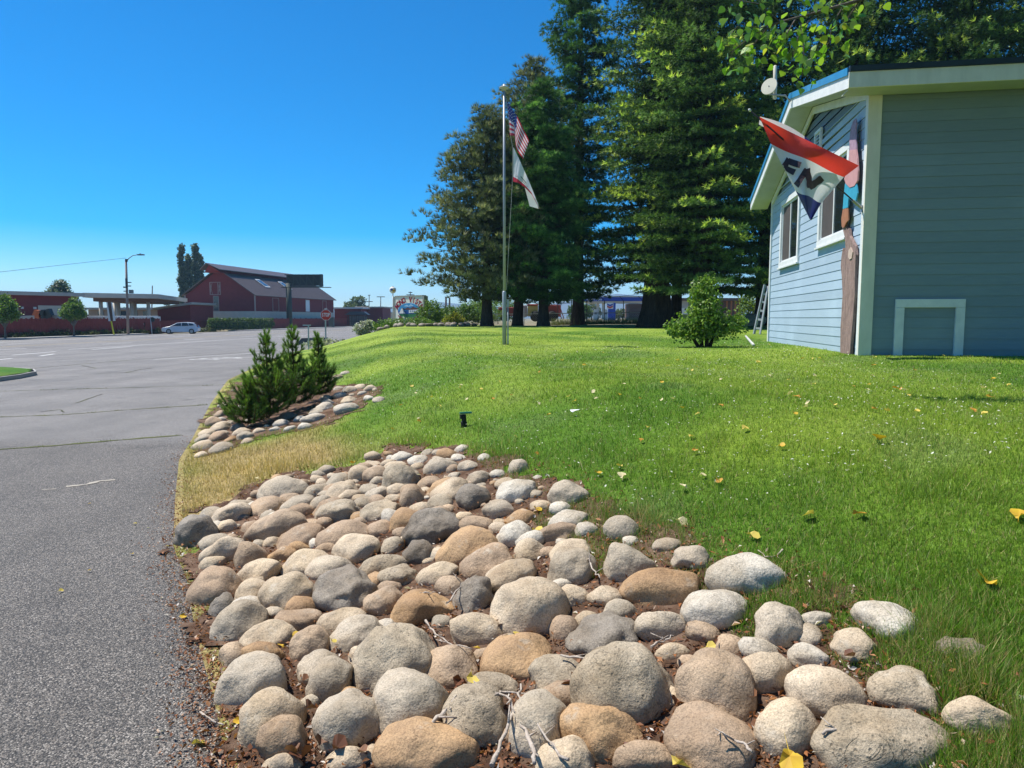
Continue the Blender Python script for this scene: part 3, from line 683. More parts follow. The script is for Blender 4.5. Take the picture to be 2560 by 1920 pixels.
# ================================================================== flagpole with its two flags
fb = gnd(1261, 862); FY = fb.y
def fp(u, v, dy=0.): return at(u, v, FY+dy)
pole = thing('flagpole', 'tall grey metal flagpole with round solar light cap on the lawn', 'flagpole', fb)
M_gal = pm('galvanised', (.36, .39, .42), (.30, .33, .36), .4, 5., metal=.15)
pt = fp(1260.5, 222); pm_ = fp(1260.5, 730)
mb = MB(); mb.tube([fb-UP*.1, Vector((fb.x, fb.y, pm_.z)), Vector((fb.x, fb.y, pm_.z+.02))], [.05, .048, .038], 14); mb.build('lower_tube', M_gal, pole, True)
mb = MB(); mb.tube([Vector((fb.x, fb.y, pm_.z)), Vector((fb.x, fb.y, pt.z))], [.035, .027], 12); mb.build('upper_tube', M_gal, pole, True)
tp = Vector((fb.x, fb.y, pt.z)); mb = MB(); mb.lathe(tp, [(.03, -.05), (.04, 0), (.108, .012), (.112, .03), (.06, .055), (.03, .06), (.028, .1), (.012, .105)], 24); mb.build('solar_cap', pm('cap_cream', (.55, .52, .42), None, .4), pole, True)
q = Vector((fb.x+.085, fb.y-.01, 0)); mb = MB(); mb.tube([q+UP*(fb.z-.05), q+UP*(pm_.z-.35)], .018, 8); mb.build('conduit', M_gal, pole, True)
mb = MB(); mb.box(q+UP*(pm_.z-.27), .05, .07, .19); mb.box(q+UP*(fb.z+.2), .035, .05, .35); mb.build('winch_box', M_gal, pole)
mb = MB(); mb.tube([fp(1264, 245), fp(1266, 250, -.03), fp(1276, 335, -.02), fp(1282, 370), fp(1281, 455), fp(1266, 725)], .006, 5); mb.build('halyard', pm('rope', (.5, .48, .42), None, .8), pole)
def z7(x, y, dy): return fp(1180+x/4.366, 180+y/4.366, dy)
def flag(root, cols, dys):
    us = [c[0] for c in cols]
    def f(u, v):
        Tx = np.interp(u, us, [c[1][0] for c in cols]); Ty = np.interp(u, us, [c[1][1] for c in cols]); Bx = np.interp(u, us, [c[2][0] for c in cols]); By = np.interp(u, us, [c[2][1] for c in cols])
        return z7(Tx+(Bx-Tx)*v, Ty+(By-Ty)*v, float(np.interp(u, us, dys))+.03*math.sin(u*14+v*2))
    return f
us = thing('stars_and_stripes_flag', 'flag with red and white stripes and starred blue canton on flagpole', 'flag', z7(378, 310, 0))
uf = flag(us, [(0, (380, 312), (414, 692)), (.2, (432, 392), (468, 694)), (.4, (492, 482), (476, 780)), (.55, (532, 565), (490, 858)), (1, (622, 748), (558, 950))], [0, -.12, .03, .1, .16])
C_red, C_wht, C_blu = clothmat('banner_red', (.60, .03, .06), .35), clothmat('banner_white', (.80, .78, .80), .35), clothmat('banner_blue', (.035, .05, .24), .25)
for k in range(13):
    cloth('stripe', uf, 0 if k > 6 else .4, 1, k/13, (k+1)/13, C_red if k % 2 == 0 else C_wht, 22, 1, us)
cn = cloth('canton', uf, 0, .4, 0, 7/13, C_blu, 12, 4, us)
mb = MB()
for r in range(5):
    for c in range(6):
        u, v = .4*(c+.5)/6, (7/13)*(r+.5)/5; p = uf(u, v)+Vector((0, -.008, 0)); e = .016
        mb.add([p+Vector((e*math.sin(a)*(1 if i % 2 == 0 else .45), 0, e*math.cos(a)*(1 if i % 2 == 0 else .45))) for i, a in enumerate(np.linspace(0, 2*math.pi, 11)[:-1])], [tuple(range(10))])
tag(mb.build('stars', C_wht, cn), kind='stuff')
ca = thing('state_flag', 'white flag with red bottom stripe and lettering CALIFORNIA on flagpole', 'flag', z7(452, 820, 0))
cf = flag(ca, [(0, (452, 820), (450, 1196)), (.2, (508, 935), (500, 1208)), (.45, (575, 1085), (575, 1256)), (.7, (622, 1190), (650, 1330)), (1, (706, 1400), (738, 1497))], [0, -.06, -.08, .02, .1])
cloth('field', cf, 0, 1, 0, .86, C_wht, 24, 5, ca); cloth('red_stripe', cf, 0, 1, .86, 1.0, C_red, 24, 1, ca)
def cback(u, v):
    T = (575+u*125, 1258+u*130); B = (630+u*95, 1466+u*26); return z7(T[0]*(1-v)+B[0]*v, T[1]*(1-v)+B[1]*v, .08+.06*v)
cloth('folded_corner', cback, 0, 1, 0, 1, C_wht, 8, 5, ca)
cloth('green_stripe', lambda u, v: cf(u, v)+Vector((0, -.012, 0)), .30, .52, .60, .66, clothmat('banner_green', (.02, .12, .07)), 6, 1, ca)
for i, ch in enumerate('CALIFORNIA'):
    V, F = textmesh(ch, 1., 0, .01); W = []
    for v in V: W.append(cf(.10+(i+.5)*.047+v.x*.05, .775-v.y*.10+.0)+Vector((0, -.012, 0)))
    MB().add(W, F).build('letter', F_blk, ca)

# ================================================================== river rocks
def stonemat(name, c1, c2, c3, bump=.35, pit=.0, rough=.78):
    m, t, b, o = new_mat(name); co = coords(t, 'Object')
    oi = t.nodes.new('ShaderNodeObjectInfo')
    ad = t.nodes.new('ShaderNodeVectorMath'); ad.operation = 'ADD'; t.links.new(co, ad.inputs[0]); sc_ = t.nodes.new('ShaderNodeVectorMath'); sc_.operation = 'SCALE'; sc_.inputs[0].default_value = (37, 51, 23); t.links.new(oi.outputs['Random'], sc_.inputs['Scale']); t.links.new(sc_.outputs[0], ad.inputs[1]); co = ad.outputs[0]
    n = N(t, 'ShaderNodeTexNoise', Scale=7., Detail=7, Roughness=.62); t.links.new(co, n.inputs['Vector'])
    g = N(t, 'ShaderNodeTexNoise', Scale=160., Detail=4, Roughness=.7); t.links.new(co, g.inputs['Vector'])
    b1 = mixc(t, oi.outputs['Random'], c1, c2)
    b2 = mixc(t, ramp(t, n.outputs[0], [(.38, 0.), (.68, .85)]), b1, c3)
    b3 = mixc(t, 1., b2, ramp(t, g.outputs[0], [(.3, .5), (.52, 1.0), (.75, 1.3)]), 'MULTIPLY')
    v = N(t, 'ShaderNodeTexVoronoi', Scale=48.); t.links.new(co, v.inputs['Vector'])
    pt_ = ramp(t, v.outputs['Distance'], [(.12, 0.), (.3, 1.)])
    w_ = N(t, 'ShaderNodeTexNoise', Scale=6., Detail=2); t.links.new(co, w_.inputs['Vector'])
    pf = ramp(t, w_.outputs[0], [(.45, 1.-pit*.35), (.7, 1.-pit)])
    pits = mixc(t, pf, pt_, (1, 1, 1))
    b4 = mixc(t, 1., b3, mixc(t, .45, (1, 1, 1), pits), 'MULTIPLY')
    cr = N(t, 'ShaderNodeTexNoise', Scale=5.5, Detail=5, Roughness=.55, Distortion=.6); t.links.new(co, cr.inputs['Vector'])
    crk = ramp(t, cr.outputs[0], [(.0, 1.), (.492, 1.), (.5, .0), (.508, 1.), (1., 1.)]); wm = ramp(t, w_.outputs[0], [(.52, 0.), (.6, .75)])
    crk = mixc(t, wm, (1, 1, 1), crk); b4 = mixc(t, 1., b4, mixc(t, .55, (1, 1, 1), crk), 'MULTIPLY')
    lc = N(t, 'ShaderNodeTexVoronoi', Scale=9., Randomness=1.); t.links.new(co, lc.inputs['Vector']); ln = N(t, 'ShaderNodeTexNoise', Scale=40., Detail=3); t.links.new(co, ln.inputs['Vector'])
    lm_ = mixc(t, 1., ramp(t, lc.outputs['Distance'], [(.18, 1.), (.34, 0.)]), ramp(t, ln.outputs[0], [(.45, 0.), (.62, 1.)]), 'MULTIPLY')
    b4 = mixc(t, mixc(t, 1., lm_, (.5, .5, .5), 'MULTIPLY'), b4, mixc(t, oi.outputs['Random'], (.58, .52, .42), (.15, .12, .09)))
    gr = N(t, 'ShaderNodeTexNoise', Scale=2.6, Detail=4, Roughness=.6); t.links.new(co, gr.inputs['Vector'])
    b4 = mixc(t, 1., b4, ramp(t, gr.outputs[0], [(.32, (.78, .72, .64)), (.5, (1, 1, 1)), (.7, (1.14, 1.1, 1.04))]), 'MULTIPLY')
    t.links.new(b4, b.inputs['Base Color']); b.inputs['Roughness'].default_value = rough; b.inputs['Specular IOR Level'].default_value = .28
    ad2 = t.nodes.new('ShaderNodeMix'); ad2.data_type = 'RGBA'; ad2.inputs[0].default_value = .4 if pit else .2; t.links.new(g.outputs[0], ad2.inputs[6]); t.links.new(mixc(t, 1., pits, crk, 'MULTIPLY'), ad2.inputs[7])
    lo = N(t, 'ShaderNodeBump', Strength=.85, Distance=.035); t.links.new(n.outputs[0], lo.inputs['Height'])
    bp = N(t, 'ShaderNodeBump', Strength=bump, Distance=.008); t.links.new(ad2.outputs[2], bp.inputs['Height']); t.links.new(lo.outputs[0], bp.inputs['Normal']); t.links.new(bp.outputs[0], b.inputs['Normal'])
    return m
ST = {'g': stonemat('grey_stone', (.41, .34, .25), (.49, .41, .31), (.30, .255, .19)),
      't': stonemat('tan_stone', (.51, .405, .275), (.58, .475, .345), (.38, .295, .205)),
      'b': stonemat('brown_stone', (.41, .29, .19), (.47, .35, .235), (.29, .215, .15)),
      'o': stonemat('ochre_stone', (.44, .275, .135), (.48, .32, .18), (.31, .20, .115)),
      'd': stonemat('dark_stone', (.18, .145, .105), (.235, .195, .15), (.30, .26, .21), .7, .5, .6),
      'w': stonemat('pale_stone', (.52, .46, .37), (.58, .53, .44), (.43, .375, .30), .3, .15),
      'p': stonemat('pitted_stone', (.43, .35, .25), (.49, .41, .30), (.29, .235, .165), .85, .9, .85)}
SNAME = {'g': 'grey', 't': 'tan', 'b': 'brown', 'o': 'ochre', 'd': 'dark grey', 'w': 'pale cream', 'p': 'pitted tan'}
def rockmesh(a, b, c, seed, sub, kind):
    bm = bmesh.new(); bmesh.ops.create_icosphere(bm, subdivisions=sub, radius=1.)
    r = random.Random(seed); o = Vector((r.uniform(-50, 50), r.uniform(-50, 50), r.uniform(-50, 50)))
    rough = {'d': .20, 'p': .14}.get(kind, .10); ang = [(Vector((r.gauss(0, 1), r.gauss(0, 1), r.gauss(0, 1))).normalized(), r.uniform(.62, .95)) for _ in range(r.choice([1, 2, 3, 4]))]
    for v in bm.verts:
        p = v.co.copy(); q = p.copy()
        for nrm, d in ang:                         # worn flat facets
            k = q.dot(nrm)
            if k > d: q -= nrm*(k-d)*.72
        f = 1+.22*mnoise.noise(p*.8+o)+rough*mnoise.noise(p*1.9+o)+rough*.35*mnoise.noise(p*4.5+o)+(.03*mnoise.noise(p*11+o) if kind in 'dp' else .008*mnoise.noise(p*12+o))
        e = 1+.12*mnoise.noise(Vector((p.x*.9, 3, 5))+o)
        v.co = Vector((q.x*a*f, q.y*b*f*e, q.z*c*f))
    me = bpy.data.meshes.new('rock'); bm.to_mesh(me); bm.free(); me.polygons.foreach_set('use_smooth', [True]*len(me.polygons)); return me
ROCKS = []      # x,y,radius
RLOG = []
def put_rock(P, a, b, c, tilt, kind, label, group, yaw=0., seed=0, sub=3):
    me = rockmesh(a, b, c, seed, sub, kind); me.materials.append(ST[kind]); o = bpy.data.objects.new('river_rock', me); link(o)
    o.location = P; o.rotation_euler = (random.uniform(-.2, .2), -math.radians(tilt), yaw); tag(o, label, 'rock', group); RLOG.append((o, a, b, c, kind)); ROCKS.append((P[0], P[1], max(a, b))); return o
def size_word(a): return 'large' if a > .16 else ('medium' if a > .085 else 'small')
def rocks(lst, org, sc, where, group, special={}):
    for i, (cx, cy, w_, h_, tilt, kind) in enumerate(lst):
        u, v = org[0]+cx/sc, org[1]+cy/sc; W = w_/sc; Hp = h_/sc; c = .08; P = gnd(u, v)
        for _ in range(4):
            D = P.y*CP+(CAMZ-P.z)*SP; dist = (P-Vector((0, 0, CAMZ))).length; th = math.asin(min(.9, (CAMZ-P.z)/dist))
            a = .5*W*D/FPX; hm = .5*Hp*D/FPX; b = a*.88
            c2 = (hm*hm-(b*math.sin(th))**2)/math.cos(th)**2; c = math.sqrt(max(c2, 0))
            if c < .5*a: c = .5*a; b = min(1.05*a, max(.5*a, math.sqrt(max(hm*hm-(c*math.cos(th))**2, (.2*a)**2))/max(math.sin(th), .12)))
            c = min(c*1.12, 1.0*a); P = gnd(u, v, .30*c)
        P = P+Vector((0, 0, -.05*c)); sd = int(u*7+v*13)
        lb = special.get((cx, cy)) or f"{size_word(a)} {SNAME[kind]} river rock {where}"
        put_rock(P-Vector((0, .05*c, .10*c)), a*1.12, b*1.24, c*1.26, tilt, kind, lb, group if (cx, cy) not in special else None, random.uniform(-.25, .25), sd, 4 if W > 85 else 3)
A_up = [(895,65,75,30,10,'w'),(1055,30,65,38,0,'t'),(950,35,80,25,5,'w'),(945,88,75,28,0,'t'),(930,135,120,45,10,'w'),(1050,78,55,35,10,'w'),(770,150,75,30,10,'w'),(755,185,110,45,10,'w'),(625,172,85,50,0,'d'),(590,210,80,35,15,'w'),(640,237,65,22,10,'w'),(285,160,80,45,15,'b'),(300,118,60,35,20,'t'),(240,205,80,60,20,'b'),(270,235,110,45,10,'t'),(330,205,50,35,0,'t'),(190,290,90,45,15,'g'),(270,283,95,60,15,'b'),(325,295,70,35,10,'o'),(385,255,85,30,10,'t'),(400,278,95,35,5,'g'),(190,325,110,50,8,'t'),(280,340,115,45,15,'g'),(415,302,60,22,5,'t'),(175,373,65,28,5,'t'),(370,235,70,50,0,'d'),(475,250,60,35,0,'t'),(560,240,60,25,5,'w'),(820,125,90,30,8,'w'),(890,25,50,25,0,'w'),(960,62,30,20,0,'w'),(1100,85,60,25,0,'w'),(690,185,60,22,5,'w'),(205,262,80,25,10,'t'),(880,-30,60,28,10,'t'),(925,-55,45,22,0,'w'),(1000,20,60,25,0,'t')]
A_nr = [(1530,345,72,45,0,'w'),(1355,362,70,38,10,'g'),(1412,360,60,35,0,'g'),(1220,385,105,38,8,'w'),(1305,403,105,35,5,'w'),(1520,388,80,30,0,'w'),(1420,435,165,95,10,'g'),(1565,432,105,38,0,'g'),(1828,438,108,75,5,'g'),(1650,388,70,25,0,'w'),(1930,492,50,25,0,'w'),(1495,483,70,38,10,'g'),(1615,500,130,80,10,'g'),(1635,532,60,30,0,'g'),(1010,478,130,105,20,'t'),(1085,480,140,90,-5,'b'),(1065,425,90,28,5,'t'),(1185,435,110,35,5,'t'),(1220,502,185,150,10,'p'),(1095,512,80,50,15,'g'),(1365,520,125,60,10,'b'),(1440,540,160,85,10,'o'),(1480,560,190,95,15,'t'),(1595,605,165,125,0,'d'),(1765,527,115,55,0,'t'),(1815,565,205,100,15,'w'),(1920,580,85,30,0,'g'),(2085,582,190,130,8,'g'),(1945,638,110,55,0,'t'),(1730,660,165,95,12,'g'),(610,562,250,95,5,'g'),(545,590,105,50,10,'g'),(640,605,105,60,5,'b'),(785,560,135,75,10,'p'),(885,512,130,55,10,'g'),(920,565,170,75,10,'t'),(945,588,120,50,10,'t'),(1050,550,110,50,5,'g'),(1098,582,125,70,10,'g'),(1280,590,160,130,10,'b'),(1175,605,85,55,15,'t'),(1430,627,150,90,5,'p'),(520,645,190,85,8,'b'),(680,635,170,80,20,'g'),(695,668,150,70,10,'b'),(795,625,110,65,20,'g'),(830,650,160,85,20,'b'),(895,680,225,130,10,'p'),(1030,625,120,55,5,'g'),(1100,672,200,95,15,'p'),(375,635,120,45,10,'g'),(235,685,130,75,5,'g'),(330,690,200,70,25,'t'),(395,698,90,50,0,'d'),(530,692,95,55,5,'g'),(315,755,90,85,20,'t'),(145,795,215,160,20,'d'),(440,755,115,75,15,'b'),(570,755,320,140,20,'b'),(740,740,130,55,10,'b'),(690,810,225,120,15,'b'),(915,792,270,110,8,'b'),(1005,725,90,55,0,'b'),(1105,762,130,85,0,'b'),(1260,722,185,130,10,'o'),(1325,655,120,35,0,'t'),(1535,705,115,75,10,'t'),(1380,762,275,195,0,'d'),(1845,695,155,85,15,'o'),(2085,720,200,65,8,'w'),(1615,745,175,75,0,'b'),(1815,795,195,125,-10,'w'),(2035,785,195,95,12,'b'),(2170,765,90,80,0,'w'),(240,840,150,85,15,'g'),(290,880,220,160,25,'t'),(365,880,100,90,20,'g'),(435,915,165,165,20,'b'),(235,940,130,80,30,'t'),(595,900,145,80,12,'o'),(835,862,125,65,5,'b'),(985,875,225,150,10,'t'),(1175,855,120,90,5,'p'),(1310,890,165,160,0,'d'),(1550,860,300,185,5,'o'),(1120,965,235,100,12,'p'),(1665,930,260,145,10,'b'),(1880,880,175,110,15,'t'),(2100,885,210,120,25,'t'),(2110,965,240,205,0,'g'),(725,950,260,130,15,'t'),(845,980,250,125,10,'g'),(485,985,250,120,20,'t'),(545,835,100,60,0,'t')]
B_nr = [(240,155,250,190,15,'b'),(445,180,190,120,10,'t'),(630,190,255,200,10,'t'),(920,175,300,215,0,'d'),(1200,95,205,115,10,'p'),(1410,85,210,110,10,'t'),(1480,145,150,105,0,'b'),(1790,85,270,150,15,'t'),(1595,200,205,180,0,'d'),(1125,225,205,150,25,'b'),(295,258,140,125,0,'d'),(375,340,270,190,25,'g'),(515,410,265,140,10,'t'),(680,320,230,125,0,'b'),(900,330,260,140,15,'t'),(980,390,300,175,20,'g'),(335,508,145,140,10,'b'),(485,505,245,110,10,'o'),(735,455,190,170,0,'b'),(475,645,335,280,10,'g'),(785,575,215,170,10,'g'),(860,650,240,210,30,'g'),(940,850,330,330,-10,'g'),(1320,262,320,170,10,'o'),(1430,330,105,75,0,'g'),(1610,385,315,160,-5,'t'),(1880,260,370,290,-15,'t'),(2115,200,150,115,0,'t'),(2070,375,155,170,0,'b'),(2180,330,130,100,0,'t'),(1190,540,400,340,20,'p'),(1000,510,110,140,0,'t'),(1480,565,280,190,0,'b'),(1815,515,345,205,10,'o'),(2010,605,280,180,8,'p'),(1700,660,240,85,-5,'g'),(1270,775,375,340,15,'g'),(1610,820,360,290,5,'p'),(1945,885,330,290,15,'g'),(540,840,330,330,15,'t'),(610,960,260,230,20,'b'),(1350,985,520,290,0,'o'),(945,1045,220,90,0,'t'),(600,1075,200,70,0,'t'),(2080,1060,280,230,10,'t')]
C_nr = [(130,50,105,80,10,'w'),(295,50,155,110,10,'g'),(325,220,215,210,0,'g'),(510,125,125,60,0,'g'),(610,190,175,110,10,'g'),(895,270,360,110,-5,'w'),(485,330,360,165,5,'o'),(215,370,160,100,-10,'t'),(290,440,175,105,-15,'g'),(490,515,265,125,-15,'g'),(740,430,300,170,0,'w'),(1040,525,225,220,-10,'g'),(1560,480,275,165,-20,'w'),(1415,600,220,130,-10,'t'),(1910,625,200,110,0,'d'),(205,560,300,190,0,'d'),(130,485,130,80,0,'t'),(540,640,160,80,0,'t'),(815,605,140,95,0,'b'),(305,790,430,380,0,'p'),(740,810,340,330,-20,'b'),(985,735,225,190,10,'t'),(1190,660,180,115,-15,'w'),(1265,830,330,230,-15,'t'),(1665,830,300,190,0,'p'),(210,990,355,260,0,'o'),(740,1060,440,260,-15,'b'),(1095,1000,300,250,-25,'t'),(1530,1070,540,270,-5,'p'),(2015,955,320,150,-5,'t'),(70,1130,170,160,0,'t'),(410,1140,300,150,5,'b'),(1220,480,160,80,0,'w')]
rocks(A_up, (420, 960), 2.087, 'around the young pines', 'rocks around the young pines')
SPA = {(145, 795): 'dark oval rock lying alone on the asphalt edge', (1380, 762): 'biggest rough dark grey rock standing proud amid tan rocks', (1310, 890): 'dark rock with broken flat grey face beside ochre rock', (1828, 438): 'grey rock standing alone in the grass above the rock bed', (1550, 860): 'large rounded rock with orange stain beside broken dark rock'}
SPB = {(920, 175): 'large smooth dark rock with cracked top in the rock bed', (1880, 260): 'large heart shaped tan rock with deep dent', (1350, 985): 'large yellow ochre boulder at the bed bottom by the twigs'}
SPC = {(305, 790): 'huge pitted tan boulder amid bark litter', (1530, 1070): 'wide rough pitted boulder bordered by grass', (1560, 480): 'bright cream rock standing alone in tall grass', (895, 270): 'long flat pale rock half sunk in the grass', (485, 330): 'long ochre rock with sagging top by the grass'}
rocks(A_nr, (420, 960), 2.087, 'in the upper rock bed', 'rocks in the upper part of the rock bed', SPA)
rocks(B_nr, (420, 1400), 2.087, 'in the lower rock bed beside asphalt', 'rocks in the lower part of the rock bed', SPB)
rocks(C_nr, (1400, 1300), 1.907, 'at the grassy end of the rock bed', 'rocks at the grassy end of the bed', SPC)
# small stones that fill the gaps
rr = random.Random(5); cnt = 0; tries = 0
while cnt < 140 and tries < 40000:
    tries += 1; x = rr.uniform(-3, 2.2); y = rr.uniform(2.2, 8.2)
    if not inpoly(BED, np.array(x), np.array(y)) or float(pdist(BED, np.array(x), np.array(y))) < .12: continue
    if x > .4+.0*y and rr.random() < .75: continue
    a = rr.uniform(.026, .095)
    if any((x-q[0])**2+(y-q[1])**2 < (.66*q[2]+a*.5)**2 for q in ROCKS): continue
    kd = rr.choice('ggttbbow'); put_rock(Vector((x, y, h1(x, y)+.25*a)), a, a*rr.uniform(.7, 1), a*.62, rr.uniform(-20, 20), kd, f'little {SNAME[kd]} pebble wedged between the bed rocks', 'pebbles between the rocks', rr.uniform(0, 3), tries, 2).name = 'pebble'; cnt += 1
cnt = tries = 0
while cnt < 45 and tries < 9000:
    tries += 1; x = rr.uniform(BED2[:, 0].min(), BED2[:, 0].max()); y = rr.uniform(BED2[:, 1].min(), BED2[:, 1].max()); dd = float(sdist(BED2, np.array(x), np.array(y)))
    if dd > -.04 or dd < -.9: continue
    a = rr.uniform(.045, .11)
    if any((x-q[0])**2+(y-q[1])**2 < (.75*q[2]+a*.6)**2 for q in ROCKS): continue
    kd = rr.choice('gttww'); put_rock(Vector((x, y, h1(x, y)+.2*a)), a, a*rr.uniform(.7, 1), a*.6, rr.uniform(-15, 15), kd, 'pebble', 'pebbles around the young pines', rr.uniform(0, 3), 9000+tries, 2).name = 'pebble'; cnt += 1
# every rock is described by its shape and by the landmark rock or pine it lies closest to
SHORT = {'dark oval rock lying alone on the asphalt edge': 'the lone dark rock on the asphalt edge', 'biggest rough dark grey rock standing proud amid tan rocks': 'the biggest rough dark rock', 'dark rock with broken flat grey face beside ochre rock': 'the broken dark rock', 'grey rock standing alone in the grass above the rock bed': 'the lone grey rock in grass', 'large rounded rock with orange stain beside broken dark rock': 'the orange stained rock', 'large smooth dark rock with cracked top in the rock bed': 'the cracked dark rock', 'large heart shaped tan rock with deep dent': 'the heart shaped rock', 'large yellow ochre boulder at the bed bottom by the twigs': 'the yellow ochre boulder', 'huge pitted tan boulder amid bark litter': 'the huge pitted boulder', 'wide rough pitted boulder bordered by grass': 'the wide rough boulder', 'bright cream rock standing alone in tall grass': 'the bright cream rock', 'long flat pale rock half sunk in the grass': 'the long pale rock', 'long ochre rock with sagging top by the grass': 'the sagging ochre rock'}
marks = [(o.location.copy(), SHORT[o['label']]) for o, *_ in RLOG if o['label'] in SHORT]
pines = [(Vector((x, y, 0)), n_) for x, y, n_ in ((-3.27, 9.6, 'the left young pine'), (-3.09, 10.2, 'the middle young pine'), (-2.88, 10.8, 'the right young pine'), (-3.46, 9.4, 'the low bushy pine'))]
for o, a, b, c, kd in RLOG:
    if o['label'] in SHORT: continue
    up_ = 'pines' in o['group']; M_ = pines if up_ else marks
    d_, nm_ = min(((o.location-q).xy.length, n_) for q, n_ in M_); rel = ('touching' if d_ < .30 else 'beside' if d_ < .48 else 'near' if d_ < .75 else 'farther from') if not up_ else ('close under' if d_ < .6 else 'near' if d_ < 1.1 else 'farther from')
    r1, r2 = c/a, b/a; shp = 'flat' if r1 < .58 else ('round' if r1 > .88 and r2 > .8 else ('long' if r2 < .72 else 'oval'))
    lean = 'tilted ' if abs(math.degrees(o.rotation_euler[1])) > 17 else ''
    peb = o.name.startswith('pebble'); o['label'] = f"{'little' if peb else size_word(a)} {lean}{shp} {SNAME[kd]} {'pebble' if peb else 'river rock'} {rel} {nm_}"; o['category'] = 'pebble' if peb else 'rock'
    o['group'] = ('pebbles ' if peb else 'river rocks ')+('around the young pines' if up_ else 'in the rock bed')
RK = np.array(ROCKS)

# ================================================================== litter, twigs and fallen leaves
M_leaf = leafmat('leaf_blade', .5, .3, .35)
M_dry = leafmat('dry_leaf', .6, .2, .3)
def bits(name, pos, size, tint, lab=None, flat=.5, mat=M_dry, curl=.35):
    """many small curled flakes: two triangles each folded along the middle"""
    n = len(pos); th = RNG.uniform(0, 2*np.pi, n); tl = RNG.normal(0, flat, n); rl = RNG.normal(0, flat, n)
    x = np.stack([np.cos(th)*np.cos(tl), np.sin(th)*np.cos(tl), np.sin(tl)], 1); yv = np.stack([-np.sin(th)*np.cos(rl), np.cos(th)*np.cos(rl), np.sin(rl)], 1)
    zv = np.cross(x, yv); L = size[:, None]; W = (size*RNG.uniform(.28, .6, n))[:, None]; cu = (size*RNG.uniform(-.1, curl, n))[:, None]
    V = np.stack([pos-x*L/2, pos+yv*W/2+zv*cu, pos+x*L/2, pos-yv*W/2+zv*cu], 1).reshape(-1, 3)
    i = np.arange(n)[:, None]*4; F = np.concatenate([i+[0, 2, 1], i+[0, 3, 2]]); T = np.repeat(tint, 4, 0)
    return npmesh(name, V, F, mat, tint=T)
def litter_pts(n, P, pad, sz):
    x = RNG.uniform(P[:, 0].min()-.3, P[:, 0].max()+.3, n*3); y = 1/RNG.uniform(1/9.5, 1/1.6, n*3)
    d = sdist(P, x, y); k = d < RNG.normal(pad, .08, n*3); x, y = x[k][:n], y[k][:n]
    return np.c_[x, y, np.where(x < edge(y), zroad(x, y), H(x, y))+.014+RNG.exponential(.008, len(x))]
pp = litter_pts(26000, BED, .04, 0)
rd = np.min(np.hypot(pp[:, 0, None]-RK[None, :, 0], pp[:, 1, None]-RK[None, :, 1])/RK[None, :, 2], 1) if len(pp) < 30000 else None
pp = pp[rd > .72]
cl = np.array([[.26, .10, .035], [.17, .065, .03], [.34, .16, .07], [.11, .05, .03], [.46, .33, .24], [.62, .56, .5]]); pr = [.32, .25, .16, .12, .09, .06]
lit = bits('bark_litter', pp, RNG.uniform(.009, .042, len(pp))*RNG.uniform(.6, 1, len(pp)), cl[RNG.choice(6, len(pp), p=pr)]*RNG.uniform(.7, 1.25, (len(pp), 1)), flat=.55)
tag(lit, 'rust brown bud scales and bark litter between the river rocks', 'litter', kind='stuff')
# strip of litter spilling onto the asphalt edge and under the dry grass
n = 7000; y = 1/RNG.uniform(1/9.2, 1/2.1, n); x = edge(y)+RNG.normal(-.02, .10, n)+.02
pe = np.c_[x, y, np.where(x < edge(y)-.02, zroad(x, y), H(x, y))+.008]
tag(bits('edge_litter', pe, RNG.uniform(.006, .022, n), cl[RNG.choice(6, n, p=pr)]*RNG.uniform(.7, 1.2, (n, 1)), flat=.4), 'brown leaf crumbs along the asphalt edge', 'litter', kind='stuff')
# single curled brown leaves, yellow leaves, twigs
def leafmesh(name, col, col2, lobed=False):
    n = 12; V = [(0, 0, 0)]; F = []
    for i in range(n+1):
        a = -math.pi+2*math.pi*i/n; r = (.62+.38*math.cos(a))*(1+.12*math.sin(5*a)) if lobed else .5+.32*math.cos(a)+.18*math.cos(2*a)
        V.append((math.cos(a)*r*.6, math.sin(a)*r*.72, .12*math.sin(a*2)+.10*abs(math.sin(a))+(.32*abs(math.sin(a)) if lobed else 0)))
    F = [(0, i+1, i+2) for i in range(n)]
    k = len(V); V += [(-.12, .015, .0), (-.12, -.015, 0), (-.75, .0, .08)]; F.append((k, k+1, k+2))
    me = bpy.data.meshes.new(name); me.from_pydata(V, [], F); me.materials.append(MATS['dry_leaf'] if not lobed else MATS['dry_leaf'])
    a = me.color_attributes.new('tint', 'FLOAT_COLOR', 'POINT')
    for i in range(len(V)): a.data[i].color = (*(col if i % 3 else col2), 1)
    return me
YL = [leafmesh('yellow_leaf', c, c2) for c, c2 in (((.62, .42, .03), (.5, .3, .03)), ((.66, .52, .10), (.55, .42, .1)), ((.55, .30, .04), (.4, .2, .03)), ((.70, .62, .34), (.6, .5, .3)))]
def put_leaf(P, s, me, label, group, cat='leaf', name='fallen_leaf'):
    o = bpy.data.objects.new(name, me); link(o); o.location = P; o.scale = (s, s, s); o.rotation_euler = (random.uniform(-.5, .5), random.uniform(-.5, .5), random.uniform(0, 6.3)); tag(o, label, cat, group); return o
